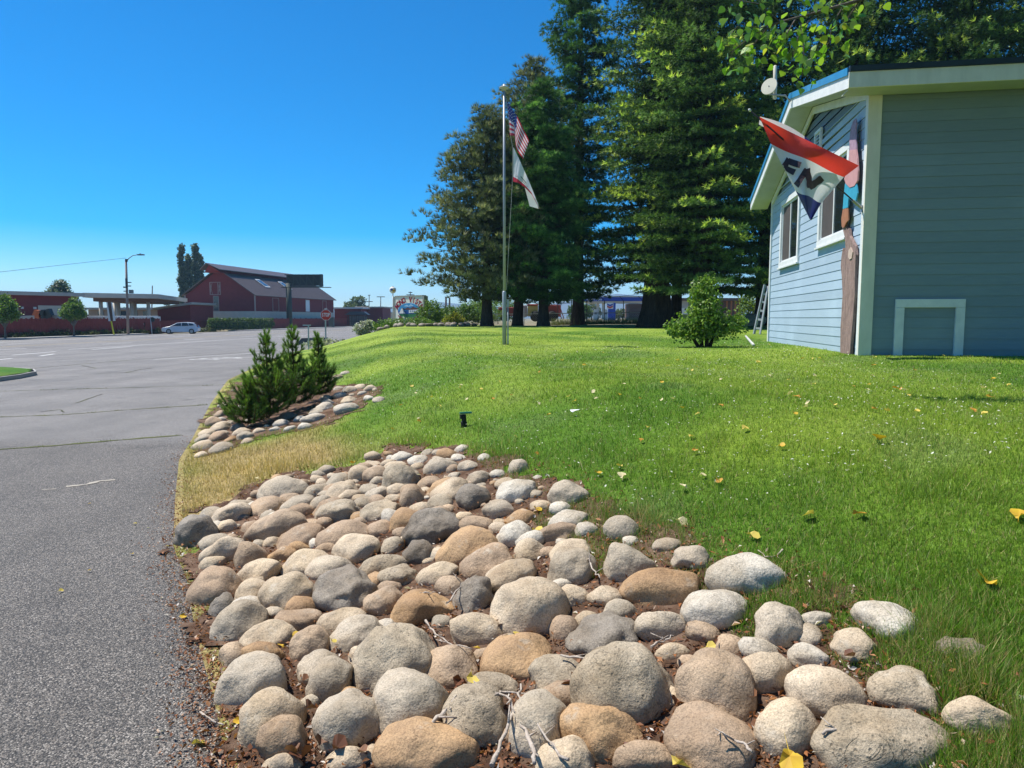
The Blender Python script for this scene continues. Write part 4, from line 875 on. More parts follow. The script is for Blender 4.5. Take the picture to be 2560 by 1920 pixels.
spots = [(2470, 1478, .075), (2395, 1650, .06), (2375, 1665, .05), (1555, 1205, .05), (1492, 1194, .04), (1552, 1178, .035), (2248, 982, .07), (2262, 985, .04), (2475, 1002, .06), (2085, 1023, .055), (1995, 1003, .05), (1480, 986, .04), (2193, 1110, .07), (2026, 1302, .055), (2140, 1302, .05), (1697, 1319, .055), (2545, 1310, .055), (1876, 1355, .05), (1795, 1215, .04), (1753, 1202, .035), (1950, 1128, .035), (1860, 1084, .045), (1737, 1137, .035), (1712, 1232, .04), (1550, 996, .035), (1250, 962, .03), (1350, 935, .035), (1380, 945, .03), (1655, 962, .035), (1744, 924, .035), (1860, 924, .03), (1920, 895, .03), (2050, 900, .03), (1420, 1000, .035), (1600, 1006, .03), (1652, 1010, .03), (1705, 1030, .035), (1745, 1045, .03), (1805, 1025, .035), (2180, 945, .035), (2480, 955, .04), (2520, 972, .035), (1230, 1003, .035), (1345, 1016, .03), (1370, 1046, .03), (1080, 1000, .03), (1150, 975, .03), (1040, 990, .03), (980, 1080, .035), (900, 1095, .03), (885, 1165, .04), (645, 1205, .035), (576, 1127, .04), (508, 1140, .03), (1340, 1145, .03), (1210, 1140, .035), (1340, 1285, .045), (1338, 1340, .05)]
for i, (u, v, s) in enumerate(spots):
    P = gnd(u, v); put_leaf(P+Vector((0, 0, .036)), s*1.5, YL[i % 4], 'yellow fallen leaf lying on the mown lawn', 'yellow leaves on the lawn')
lr_ = random.Random(12)
for i in range(70):
    Y = 1/lr_.uniform(1/17., 1/4.5); X = lr_.uniform(-.18, .68)*Y
    if X < float(edge(Y))+2.2 or float(sdist(BED, np.array(X), np.array(Y))) < .3 or ((X-CX)*hb.x+(Y-CY)*hb.y > -.2 and (X-CX)*ha.x+(Y-CY)*ha.y > -.2): continue
    put_leaf(Vector((X, Y, h1(X, Y)+.032)), lr_.uniform(.04, .065)*(1 if Y < 9 else 1.35), YL[lr_.choice([0, 1, 1, 2, 3, 3])], 'yellow fallen leaf lying on the mown lawn', 'yellow leaves on the lawn')
for i, (u, v, s) in enumerate([(460, 1544, .05), (490, 1865, .07), (225, 1262, .03), (340, 1312, .035), (332, 1388, .035), (420, 1370, .035), (225, 1430, .03), (150, 1482, .035), (735, 1590, .05), (1300, 1590, .06), (1195, 1620, .045), (1180, 1690, .07), (705, 1615, .04), (1695, 1910, .09), (1975, 1890, .1), (1770, 1617, .05), (1280, 1520, .035), (830, 1600, .04), (600, 1800, .06)]):
    onr = i in (0, 1, 2, 3, 4, 5, 6, 7); P = roadpt(u, v, .012) if onr else gnd(u, v, .07)
    put_leaf(P, s*.95, YL[i % 2], 'yellow leaf on the grey asphalt' if onr else 'yellow leaf caught among the river rocks', 'yellow leaves on the asphalt' if onr else 'yellow leaves among rocks')
BL = [leafmesh('brown_leaf', c, c2, True) for c, c2 in (((.15, .055, .025), (.10, .04, .02)), ((.22, .10, .05), (.15, .07, .035)), ((.13, .05, .03), (.2, .11, .07)))]
for i, (u, v, s) in enumerate([(755, 1895, .1), (735, 1880, .08), (800, 1860, .07), (840, 1870, .09), (900, 1880, .06), (770, 1770, .07), (1420, 1720, .08), (1440, 1690, .07), (1395, 1740, .06), (1150, 1700, .06), (1215, 1690, .05), (1330, 1790, .06), (1690, 1760, .06), (1880, 1740, .05), (1560, 1880, .07), (1460, 1840, .06), (1900, 1820, .06), (2130, 1640, .06), (940, 1760, .06), (760, 1700, .05), (1050, 1880, .06), (1250, 1560, .05)]):
    put_leaf(gnd(u, v, .05), s*.72, BL[i % 3], 'curled brown dead leaf between the river rocks', 'dead leaves between rocks')
M_twig = pm('pale_twig', (.50, .43, .36), (.30, .24, .19), .85, 30., .4, 90)
TW = [[(1228, 1915), (1265, 1830), (1300, 1760), (1302, 1710)], [(1340, 1910), (1330, 1860), (1300, 1790), (1265, 1745), (1230, 1722)], [(1070, 1820), (1110, 1780), (1130, 1760), (1180, 1722), (1230, 1722), (1330, 1735)], [(1120, 1510), (1150, 1465), (1172, 1445)], [(1065, 1548), (1090, 1585), (1120, 1605), (1180, 1622)], [(500, 1780), (530, 1805), (560, 1812)], [(1880, 1880), (1850, 1855), (1800, 1830), (1775, 1838)], [(2060, 1835), (2110, 1815), (2150, 1795)], [(1960, 1375), (1920, 1398), (1895, 1375)], [(1470, 1395), (1482, 1425), (1500, 1445)], [(1625, 1615), (1660, 1602), (1685, 1590)], [(1400, 1640), (1480, 1645), (1560, 1652)], [(1030, 1490), (1060, 1482), (1090, 1480)], [(1420, 1900), (1370, 1850), (1330, 1800)]]
twl = ['pale bare twig crossing the rocks above the ochre boulder', 'pale forked twig hanging over the lower rocks', 'long pale twig bent across several rocks', 'short white twig leaning on dark pitted rock', 'crooked pale twig between tan rocks', 'thin twig lying on the asphalt edge', 'curved pale twig on the wide brown boulder', 'thin twig beside the wide pitted boulder', 'whitish stick lying in the grass edge', 'little dark twig on round grey rock', 'short stick behind the huge pitted boulder', 'straight twig lying in bark litter', 'small twig above the cracked dark rock', 'knobby twig at the foot of grey rock']
for i, tw in enumerate(TW):
    pts = []
    for j, (u, v) in enumerate(tw): pts.append(gnd(u, v, .10 if i not in (5, 8) else .02))
    Q = []
    for a, b in zip(pts, pts[1:]):
        for k in range(4): Q.append(a.lerp(b, k/4)+Vector((random.gauss(0, .004), random.gauss(0, .004), random.gauss(0, .004))))
    Q.append(pts[-1]); r0 = .0075 if i < 3 else .0045
    mb = MB(); mb.tube(Q, [r0*(1-.6*k/len(Q))*random.uniform(.8, 1.25) for k in range(len(Q))], 6)
    for k in range(2, len(Q)-2, 3):
        d_ = Vector((random.gauss(0, 1), random.gauss(0, 1), random.uniform(0, 1))).normalized()*random.uniform(.02, .07); mb.tube([Q[k], Q[k]+d_], [r0*.6, r0*.3], 5)
    tag(mb.build('twig', M_twig, None, True), twl[i], 'twig')
# sprinkler head and a scrap of paper on the lawn
sp_ = gnd(1160, 1068); sk = thing('sprinkler', 'black lawn sprinkler head with green cap in the grass', 'sprinkler', sp_)
mb = MB(); mb.lathe(sp_, [(.03, 0), (.03, .05), (.022, .055), (.022, .10)], 14); mb.box(sp_+Vector((-.01, 0, .10)), .05, .04, .04, .4); mb.build('body', pm('black_plastic', (.012, .012, .012), None, .45), sk)
mb = MB(); mb.box(sp_+Vector((.015, 0, .135)), .11, .03, .014, .3); mb.build('arm', pm('green_plastic', (.01, .16, .12), None, .4), sk)
P = gnd(1438, 1042); mb = MB(); mb.add([P+Vector((random.uniform(-.05, .05), random.uniform(-.04, .04), .03+.04*random.random())) for _ in range(8)], [(0, 1, 2), (2, 3, 4), (4, 5, 6), (6, 7, 0), (1, 3, 5), (0, 3, 6)]); tag(mb.build('paper_scrap', M_wtrim), 'crumpled white paper scrap on the lawn', 'paper')

# ================================================================== grass blades
def blades(name, x, y, hgt, wid, lean, tint, z=None):
    n = len(x); z = H(x, y)+.004 if z is None else z; th = RNG.uniform(0, 2*np.pi, n); la = RNG.uniform(0, 2*np.pi, n); l = np.abs(RNG.normal(0, 1, n))*lean*hgt
    dx, dy = np.cos(th)*wid/2, np.sin(th)*wid/2; tx, ty = x+np.cos(la)*l, y+np.sin(la)*l
    V = np.stack([np.c_[x-dx, y-dy, z], np.c_[x+dx, y+dy, z], np.c_[tx, ty, z+hgt]], 1).reshape(-1, 3)
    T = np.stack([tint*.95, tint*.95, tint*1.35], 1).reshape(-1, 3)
    o = npmesh(name, V, np.arange(3*n).reshape(-1, 3), M_leaf, tint=T); return tag(o, kind='stuff')
n = 1050000; yv = 1/RNG.uniform(1/30., 1/1.7, n); xv = RNG.uniform(-.85, 1, n)*(yv*.88+2.6)
k = (xv > edge(yv)+.03+.45*(yv < 5.2)); xv, yv = xv[k], yv[k]
hx, hy = (xv-CX)*ha.x+(yv-CY)*ha.y, (xv-CX)*hb.x+(yv-CY)*hb.y
k = ~((hx > 0) & (hy > 0)); xv, yv = xv[k], yv[k]
sd = sdist(BED, xv, yv); sd2 = sdist(BED2, xv, yv); nn = fbm(xv*3, yv*3, 3, 21)
right = sm((xv+.8)/1.2)
inb = -sd < (-.12+.50*right+(nn-.5)*.6*(.2+right))            # grass creeping into the bed, mostly at its grassy end
keep = ((sd > 0) | (inb & (RNG.random(len(xv)) < .75))) & ((sd2 > -.25+(nn-.5)*.8) | (RNG.random(len(xv)) < .10))
xv, yv, sd, sd2, nn = xv[keep], yv[keep], sd[keep], sd2[keep], nn[keep]
if len(RK):
    near = yv < 9; hit = np.zeros(len(xv), bool); ix = np.where(near)[0]
    for c in np.array_split(ix, max(1, len(ix)//20000)): hit[c] = (np.hypot(xv[c, None]-RK[None, :, 0], yv[c, None]-RK[None, :, 1]) < RK[None, :, 2]*.72).any(1)
    xv, yv, sd, sd2, nn = xv[~hit], yv[~hit], sd[~hit], sd2[~hit], nn[~hit]
col = lawn_col(xv, yv)*RNG.uniform(.6, 1.45, (len(xv), 1)); 
yel = RNG.random(len(xv)) < .09+.30*np.exp(-np.abs(sd)/.25); col[yel] = np.array([.33, .27, .11])*RNG.uniform(.7, 1.3, (yel.sum(), 1))
dryk = sm((.45-sdist(DRY, xv, yv))/.6)
edgegrow = np.exp(-np.abs(np.minimum(np.abs(sd), 9))/.22)+.4*np.exp(-np.abs(sd2)/.25)
hg = (.014+.016*RNG.random(len(xv)))*(1+1.1*sm((nn-.5)/.3))+edgegrow*(.03+.07*RNG.random(len(xv))**2)*sm((nn-.3)/.3)
hg = hg*(1+.0*dryk)+.03*dryk*RNG.random(len(xv)); wd = np.maximum(.0032, yv*.00072)*RNG.uniform(.7, 1.3, len(xv))
print('blades', len(xv))
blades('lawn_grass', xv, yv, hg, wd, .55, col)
# clover heads
n = 4200; yv = 1/RNG.uniform(1/18., 1/3.6, n); xv = RNG.uniform(-3, 6, n); k = (sdist(BED, xv, yv) > .05) & (xv > edge(yv)+1.5) & (fbm(xv*.7, yv*.7, 3, 31) > .45) & (np.abs(xv) < yv*.75); xv, yv = xv[k], yv[k]
b = bits('clover_heads', np.c_[xv, yv, H(xv, yv)+.05], RNG.uniform(.013, .022, len(xv))*np.maximum(1, yv/8), np.tile([.66, .66, .55], (len(xv), 1))*RNG.uniform(.7, 1.1, (len(xv), 1)), flat=.3); tag(b, 'small white clover flower heads dotted over the lawn', 'clover', kind='stuff')
# grass tufts in the road joints
px = []
for pp_ in ([(-20, 1126), (130, 1115), (330, 1098), (455, 1088)], [(0, 1043), (160, 1037), (300, 1026), (520, 1012)], [(0, 979), (150, 974), (300, 970), (575, 962)]):
    Q = [roadpt(*p) for p in pp_]
    for a, b in zip(Q, Q[1:]):
        m_ = int((b-a).length*60); tt = RNG.random(m_); tt = tt[vnoise(tt*9, tt*0+a.x, 3) > .5]
        px.append(np.c_[a.x+(b.x-a.x)*tt, a.y+(b.y-a.y)*tt]+RNG.normal(0, .018, (len(tt), 2)))
px = np.vstack(px); blades('joint_grass', px[:, 0], px[:, 1], RNG.uniform(.012, .035, len(px)), np.maximum(.004, px[:, 1]*.0008), .5, np.tile([.14, .16, .05], (len(px), 1))*RNG.uniform(.6, 1.3, (len(px), 1)), zroad(px[:, 0], px[:, 1]))
# ================================================================== trees and plants
def barkmat(name, c1, c2, sc=3.):
    m, t, b, o = new_mat(name); co = coords(t, 'Position', (4, 4, .7))
    n = N(t, 'ShaderNodeTexNoise', Scale=sc, Detail=9, Roughness=.72); t.links.new(co, n.inputs['Vector'])
    t.links.new(mixc(t, ramp(t, n.outputs[0], [(.35, 0.), (.65, 1.)]), c1, c2), b.inputs['Base Color']); b.inputs['Roughness'].default_value = .95; b.inputs['Specular IOR Level'].default_value = .1
    bp = N(t, 'ShaderNodeBump', Strength=1., Distance=.08); t.links.new(n.outputs[0], bp.inputs['Height']); t.links.new(bp.outputs[0], b.inputs['Normal']); return m
M_bk = barkmat('conifer_bark', (.035, .025, .02), (.09, .066, .05)); M_bk2 = barkmat('grey_bark', (.14, .12, .10), (.24, .21, .18), 5.)
M_ndl = leafmat('needles', .6, .22, .2)
def tuft(k, spread, L, wd, seed):
    """small bunch of needle blades round +x"""
    r = np.random.default_rng(seed); V = []
    for i in range(k):
        a = 2*np.pi*(i+r.random()*.6)/k; s = spread*r.uniform(.5, 1.1); d = np.array([math.cos(s), math.sin(s)*math.cos(a), math.sin(s)*math.sin(a)]); l = L*r.uniform(.7, 1.15)
        n_ = np.cross(d, r.normal(size=3)); n_ /= np.linalg.norm(n_); V += [n_*wd/2, -n_*wd/2, d*l]
    return np.array(V)
def place(T, pos, dirs, scale, roll=None):
    n = len(pos); d = dirs/np.linalg.norm(dirs, axis=1, keepdims=True); ref = RNG.normal(size=(n, 3)); b = np.cross(d, ref); b /= np.linalg.norm(b, axis=1, keepdims=True)+1e-9; c = np.cross(d, b)
    V = T[None, :, 0, None]*d[:, None]+T[None, :, 1, None]*b[:, None]+T[None, :, 2, None]*c[:, None]
    return (V*scale[:, None, None]+pos[:, None]).reshape(-1, 3)
def crown_mesh(name, T, pos, dirs, scale, col, parent, mat, tipgain=1.25):
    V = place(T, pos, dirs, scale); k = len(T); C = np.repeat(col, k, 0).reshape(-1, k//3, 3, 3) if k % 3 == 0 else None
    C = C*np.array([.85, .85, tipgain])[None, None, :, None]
    return tag(npmesh(name, V, np.arange(len(V)).reshape(-1, 3), mat, tint=C.reshape(-1, 3), parent=parent), kind='stuff')
def trunk(root, base, hgt, r0, r1, flare=1.7, mat=M_bk, name='trunk', lean=(0, 0), n=18, seed=0):
    r = random.Random(seed); pts = []; rad = []; m = 14
    for i in range(m+1):
        k = (i/m)**1.6; z = hgt*k; pts.append(base+Vector((lean[0]*k, lean[1]*k, z-.15))); rad.append((r0+(r1-r0)*k)*(1+(flare-1)*math.exp(-z/(r0*1.4))))
    mb = MB(); mb.tube(pts, rad, n)
    for i, v in enumerate(mb.v):
        q = pts[i//n]; d = v-q; d.z = 0; a = math.atan2(d.y, d.x); mb.v[i] = v+d*(.10*math.sin(a*5+seed)+.06*math.sin(a*11+seed*2)+.12*mnoise.noise(Vector((d.x*2, d.y*2, v.z*.4))+Vector((seed, 0, 0))))
    return mb.build(name, mat, root, True)
def conifer(label, base, hgt, zlow, prof, style, seed, r0=.4, flare=1.6, group=None, cols=None, nw=None, whorl=7, name='conifer_tree', dens=1., lean=(0, 0)):
    """trunk, limbs reaching out in whorls, sprays of needles along every limb; prof(z) is the reach of the limbs"""
    root = thing(name, label, 'tree', base, group); trunk(root, base, hgt*.97, r0, .04, flare, seed=seed, lean=lean)
    r = np.random.default_rng(seed); P = []; D = []; S = []; Cc = []; lm = MB()
    step = .42/dens if style != 'fir' else .50/dens; z = zlow
    dark, mid, tipc = [np.array(c) for c in cols]
    while z < hgt-.3:
        R = prof(z); ph = r.uniform(0, 6.3)
        for b in range(whorl):
            az = ph+2*np.pi*b/whorl+r.normal(0, .3); L = R*r.choice([r.uniform(.5, .85), r.uniform(.85, 1.2)]); bri = r.uniform(.62, 1.4); tipy = r.uniform(-.14, .10)
            if L < .25: L = .25
            k0 = np.array([base.x+lean[0]*(z/hgt)**1.6, base.y+lean[1]*(z/hgt)**1.6, base.z+z]); dr = np.array([math.cos(az), math.sin(az), 0]); sd_ = np.array([-dr[1], dr[0], 0])
            drop = {'fir': -.16, 'seq': -.05, 'pine': -.04}[style]*r.uniform(.5, 1.5); up = {'fir': .10, 'seq': .25, 'pine': .22}[style]
            def bp(t): return k0+dr*L*t+np.array([0, 0, L*(drop*t+up*t*t)])
            if L > 1.4 and r.random() < .6: lm.tube([bp(0), bp(.35), bp(.75)], [.045, .03, .012], 4, False)
            if style == 'fir':
                ns = max(4, int(L*4.9))
                for t in np.linspace(.10, 1, ns+1):
                    for s in (-1, 1):
                        tl = (.18+.30*L*(1.05-t))*r.uniform(.6, 1.15); q0 = bp(t); td = dr*.75+sd_*s*.9+np.array([0, 0, r.uniform(-.22, .06)])
                        for f in np.arange(.15, 1.01, .36/max(tl, .36)):
                            P.append(q0+td*tl*f+r.normal(0, .035, 3)); D.append(td+np.array([0, 0, .35])+r.normal(0, .25, 3)); S.append(r.uniform(.75, 1.15)); o_ = (t*.6+.4*f)*min(1, L/R if R else 1)
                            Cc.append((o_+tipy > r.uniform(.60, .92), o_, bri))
            else:
                fr = [.3, .5, .7, .88, 1.02] if L > 1 else [.5, 1.]
                for t in fr:
                    rc = (.42 if style == 'pine' else .46)*(.55+.45*min(L, 2.5)/1.5)*r.uniform(.7, 1.2); q0 = bp(t)+r.normal(0, .12, 3); m_ = int((13 if style == 'pine' else 20)*rc*rc/.16*.8)
                    g = r.normal(size=(max(m_, 5), 3)); g /= np.linalg.norm(g, axis=1, keepdims=True); g[:, 2] = np.abs(g[:, 2])*.9-.25
                    for e in g:
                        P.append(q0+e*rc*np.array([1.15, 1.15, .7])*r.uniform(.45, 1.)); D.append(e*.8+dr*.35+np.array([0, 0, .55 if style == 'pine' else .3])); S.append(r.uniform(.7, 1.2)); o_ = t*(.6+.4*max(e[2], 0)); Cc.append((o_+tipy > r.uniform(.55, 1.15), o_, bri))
        z += step*r.uniform(.75, 1.25)*(1 if z < hgt*.8 else .8)
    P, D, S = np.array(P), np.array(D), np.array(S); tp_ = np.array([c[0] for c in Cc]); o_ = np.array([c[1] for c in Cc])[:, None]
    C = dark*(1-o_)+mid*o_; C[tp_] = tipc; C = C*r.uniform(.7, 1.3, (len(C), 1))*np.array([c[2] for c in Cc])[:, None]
    T = {'fir': tuft(8, .8, .28, .058, 1), 'pine': tuft(9, .65, .31, .036, 2), 'seq': tuft(8, .85, .25, .042, 3)}[style]
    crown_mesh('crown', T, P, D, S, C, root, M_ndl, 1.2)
    if lm.v: tag(lm.build('limbs', M_bk, root), kind='stuff')
    print('tris', label[:28], len(P)*len(T)//3); return root
def pf(zs, rs): return lambda z: float(np.interp(z, zs, rs))
def gb(u, Y):
    x = (u-1280)/FPX*Y; return Vector((x, Y, h1(x, Y)))
PINE = ((.05, .07, .032), (.17, .20, .095), (.32, .32, .17)); SEQ = ((.025, .07, .02), (.085, .20, .05), (.19, .34, .085)); FIR = ((.025, .055, .018), (.105, .19, .052), (.42, .52, .10))
conifer('broad grey green pine with low dark crown beside the RV park sign', gb(1217, 41), 12.4, 1.5, pf([1.4, 2.6, 5, 8, 10.5, 12.2], [3.4, 4.1, 3.6, 2.5, 1.4, .2]), 'pine', 1, .30, 1.5, cols=PINE, whorl=7)
conifer('taller grey green pine directly behind the flagpole', gb(1292, 43.5), 15.7, 1.7, pf([2, 3.4, 6, 10, 13.5, 15.7], [2.4, 3.2, 3.0, 2.3, 1.3, .2]), 'pine', 2, .30, 1.4, cols=PINE, whorl=7, lean=(1.0, 0))
conifer('dense bright green conifer with lobed foliage between pine and fir', gb(1358, 40), 13.4, 1.35, pf([2, 3, 5, 8, 11, 13.4], [2.0, 2.3, 2.0, 1.8, 1.2, .2]), 'seq', 3, .28, 1.6, cols=SEQ, whorl=7)
conifer('slender tall dark green conifer with narrow pointed crown', gb(1445, 47), 27, 1.7, pf([2, 5, 10, 16, 22, 27], [2.6, 3.2, 2.9, 2.2, 1.25, .15]), 'seq', 4, .36, 1.6, cols=SEQ, whorl=7, dens=.52)
conifer('huge conifer with wide flared trunk and drooping light tipped branches', gb(1640, 40), 29, 2.9, pf([3, 5, 9, 16, 23, 29], [3.9, 4.3, 4.1, 3.4, 2.1, .3]), 'fir', 5, .68, 1.65, cols=FIR, whorl=8)
conifer('dark conifer with thin trunk right behind the huge flared trunk', gb(1690, 44), 25, 2.3, pf([3, 6, 14, 20, 25], [2.6, 3.0, 2.6, 1.5, .2]), 'fir', 6, .32, 1.5, cols=FIR, whorl=6, dens=.9)
conifer('full light tipped conifer rising behind the green bush', gb(1752, 37), 26, 2.1, pf([3, 5, 9, 15, 21, 26], [3.9, 4.5, 4.3, 3.4, 2., .3]), 'fir', 7, .48, 1.5, cols=((.035, .075, .02), (.17, .28, .065), (.50, .60, .11)), whorl=9)
conifer('tall dark conifer standing behind the far end of blue house', gb(1905, 43), 27, 2.2, pf([2, 5, 10, 18, 27], [3.4, 4.2, 4.2, 3.2, .3]), 'fir', 8, .45, 1.5, cols=FIR, whorl=7, dens=.9)
conifer('tall dark conifer standing behind the house ridge', gb(2110, 38), 28, 3, pf([2, 6, 12, 20, 28], [3.6, 4.4, 4.6, 3.4, .3]), 'fir', 9, .45, 1.5, cols=FIR, whorl=8, dens=1.05)
conifer('tall dark conifer behind the long roof of the house', gb(2370, 36), 27, 4, pf([2, 6, 12, 20, 27], [3.6, 4.4, 4.6, 3.2, .3]), 'fir', 10, .45, 1.5, cols=FIR, whorl=8, dens=1.05)
conifer('dark conifer beyond the right part of the roof', gb(2610, 37), 27, 5, pf([2, 6, 12, 20, 27], [3.6, 4.4, 4.4, 3.2, .3]), 'fir', 12, .45, 1.5, cols=FIR, whorl=7, dens=.95)

# ------------------------------------------------------------------ leafy trees and shrubs
def leaf_t(k=4, L=1., seed=3):
    """cluster of k leaves, each two triangles"""
    r = np.random.default_rng(seed); V = []
    for i in range(k):
        d = r.normal(size=3); d /= np.linalg.norm(d); e = np.cross(d, r.normal(size=3)); e /= np.linalg.norm(e); o = r.normal(0, .45, 3)
        a, b, c, f = o, o+d*.5*L+e*.33*L, o+d*L, o+d*.5*L-e*.33*L; V += [a, b, c, a, c, f]
    return np.array(V)
M_lf = leafmat('leaves', .45, .35, .35)
def leafy(name, label, base, blobs, n, size, cols, cat='tree', group=None, stems=None, tr=.10, matb=None, up=.3, seed=0, hollow=.55, k=4):
    """crown out of uneven blobs (centre, radii) of leaf clusters, on forked stems"""
    root = thing(name, label, cat, base, group); r = np.random.default_rng(seed); B = base
    vol = np.array([b[1][0]*b[1][1]*b[1][2] for b in blobs])**.7; vol = vol/vol.sum(); P = []; D = []; C = []; dk, md, lt = [np.array(c) for c in cols]
    for b, f in zip(blobs, vol):
        m = int(n*f); g = r.normal(size=(m, 3)); g /= np.linalg.norm(g, axis=1, keepdims=True); rad = (hollow+(1-hollow)*r.random((m, 1)))*(1+.5*np.array([mnoise.noise(Vector(v)*2.2+Vector((seed, b[0][0], 0))) for v in g])[:, None])
        P.append(np.array(b[0])+g*rad*np.array(b[1])); D.append(g+np.array([0, 0, up])+r.normal(0, .4, (m, 3))); q = r.random((m, 1))
        C.append(np.where(q < .5, dk+(md-dk)*q*2, md+(lt-md)*(q-.5)*2))
    P, D, C = np.vstack(P)+np.array(B), np.vstack(D), np.vstack(C)
    crown_mesh('crown', leaf_t(k, 1., seed+2), P, D, r.uniform(.7, 1.3, len(P))*size, C*r.uniform(.75, 1.25, (len(C), 1)), root, M_lf, 1.1)
    mb = MB(); st = stems or [[(0, 0, -.1), tuple(np.array(blobs[0][0])*np.array([.5, .5, .8]))]]
    for s in st:
        pts = [B+Vector(p) for p in s]; mb.tube(pts, [tr*(1-.6*i/max(1, len(pts)-1)) for i in range(len(pts))], 8)
    for b in blobs: mb.tube([B+Vector(st[0][-1])*.7, B+Vector(b[0])], [tr*.45, tr*.15], 5, False)
    mb.build('trunk' if cat == 'tree' else 'stems', matb or M_bk2, root, True); return root
GRN = ((.03, .07, .015), (.075, .15, .03), (.17, .25, .05)); LIM = ((.05, .11, .015), (.13, .23, .035), (.25, .34, .07)); OLV = ((.05, .07, .03), (.12, .15, .07), (.22, .25, .13))
# lilac like bush on the lawn
bb = gnd(1762, 868)
leafy('garden_bush', 'green leafy bush with pointed top growing on the lawn beside the house', bb, [((0, 0, 1.05), (.33, .32, .48)), ((-.05, 0, .68), (.48, .45, .40)), ((-.45, -.05, .42), (.42, .38, .28)), ((.42, 0, .48), (.45, .38, .30)), ((.08, 0, 1.45), (.15, .15, .24)), ((-.12, .05, 1.2), (.26, .26, .28)), ((-.72, 0, .38), (.16, .16, .12)), ((.75, 0, .6), (.18, .16, .14)), ((.0, 0, .35), (.4, .35, .25))], 1900, .07, ((.06, .13, .018), (.16, .28, .04), (.30, .42, .08)), 'bush',
      stems=[[(-.06, 0, -.05), (-.12, 0, .6)], [(.04, 0, -.05), (.05, 0, 1.2)], [(.1, .05, -.05), (.3, 0, .55)], [(-.1, .02, -.05), (-.4, 0, .4)]], tr=.05, matb=M_bk, seed=4, hollow=.35)
# shrubs by the sign
for (u, v, Y, w_, h_, lb, cl, sd_) in [(1078, 806, 46, .9, 1.4, 'rounded yellow green shrub growing against the RV park sign', LIM, 1), (1050, 810, 44.5, .6, .4, 'low loose shrub at the foot of the RV park sign', LIM, 2), (1120, 806, 50, 1.4, 1.1, 'broad low shrub between sign and pine trunk', GRN, 3), (1165, 806, 48, 1.3, 1.2, 'dark low shrub left of the pine trunk', GRN, 4), (1195, 800, 56, 1.8, 1.9, 'light green shrub behind the pine trunk by chain link fence', LIM, 5), (1135, 806, 44, .6, .7, 'yellow flowering shrub in the stone edged bed', ((.12, .16, .03), (.26, .28, .05), (.5, .42, .05)), 6), (1245, 800, 62, 2.4, 2.4, 'leafy shrub seen between the two pine trunks', LIM, 7)]:
    b_ = gb(u, Y); leafy('shrub', lb, b_, [((0, 0, h_*.55), (w_*.8, w_*.7, h_*.5)), ((w_*.6, 0, h_*.4), (w_*.5, w_*.5, h_*.35)), ((-w_*.6, 0, h_*.42), (w_*.5, w_*.5, h_*.38)), ((.1, 0, h_*.85), (w_*.35, w_*.35, h_*.25))], int(900*w_), .10, cl, 'shrub', tr=.04, seed=20+sd_)
for (u, Y, w_, lb) in [(960, 43, 1.3, 'patch of bright green daylily leaves under the sign'), (1010, 43.5, 1.6, 'bright green ground cover before the sign')]:
    b_ = gb(u, Y); leafy('ground_cover', lb, b_, [((0, 0, .18), (w_, .6, .28)), ((w_*.7, 0, .12), (w_*.6, .5, .2))], 700, .10, LIM, 'plant', tr=.02, seed=int(u))
for i, (u, v, w_) in enumerate([(905, 822, .45), (915, 812, .35)]):
    b_ = gb(u, 40+i); leafy('rose_bush', ['white flowering rose bush on the crest of the lawn', 'small white rose bush behind the bigger rose bush'][i], b_, [((0, 0, .35), (w_, w_, .35)), ((.15, 0, .6), (w_*.5, w_*.5, .2))], 420, .09, ((.05, .09, .03), (.3, .3, .25), (.75, .74, .70)), 'bush', tr=.03, seed=60+i)
b_ = gb(820, 46); leafy('flower_clump', 'white flowering clump at the foot of the stop sign', b_, [((0, 0, .2), (1.0, .5, .28)), ((.9, .3, .18), (.7, .4, .25)), ((-.9, -.2, .15), (.6, .4, .2))], 700, .09, ((.07, .11, .03), (.35, .36, .28), (.75, .74, .68)), 'plant', tr=.02, seed=71)

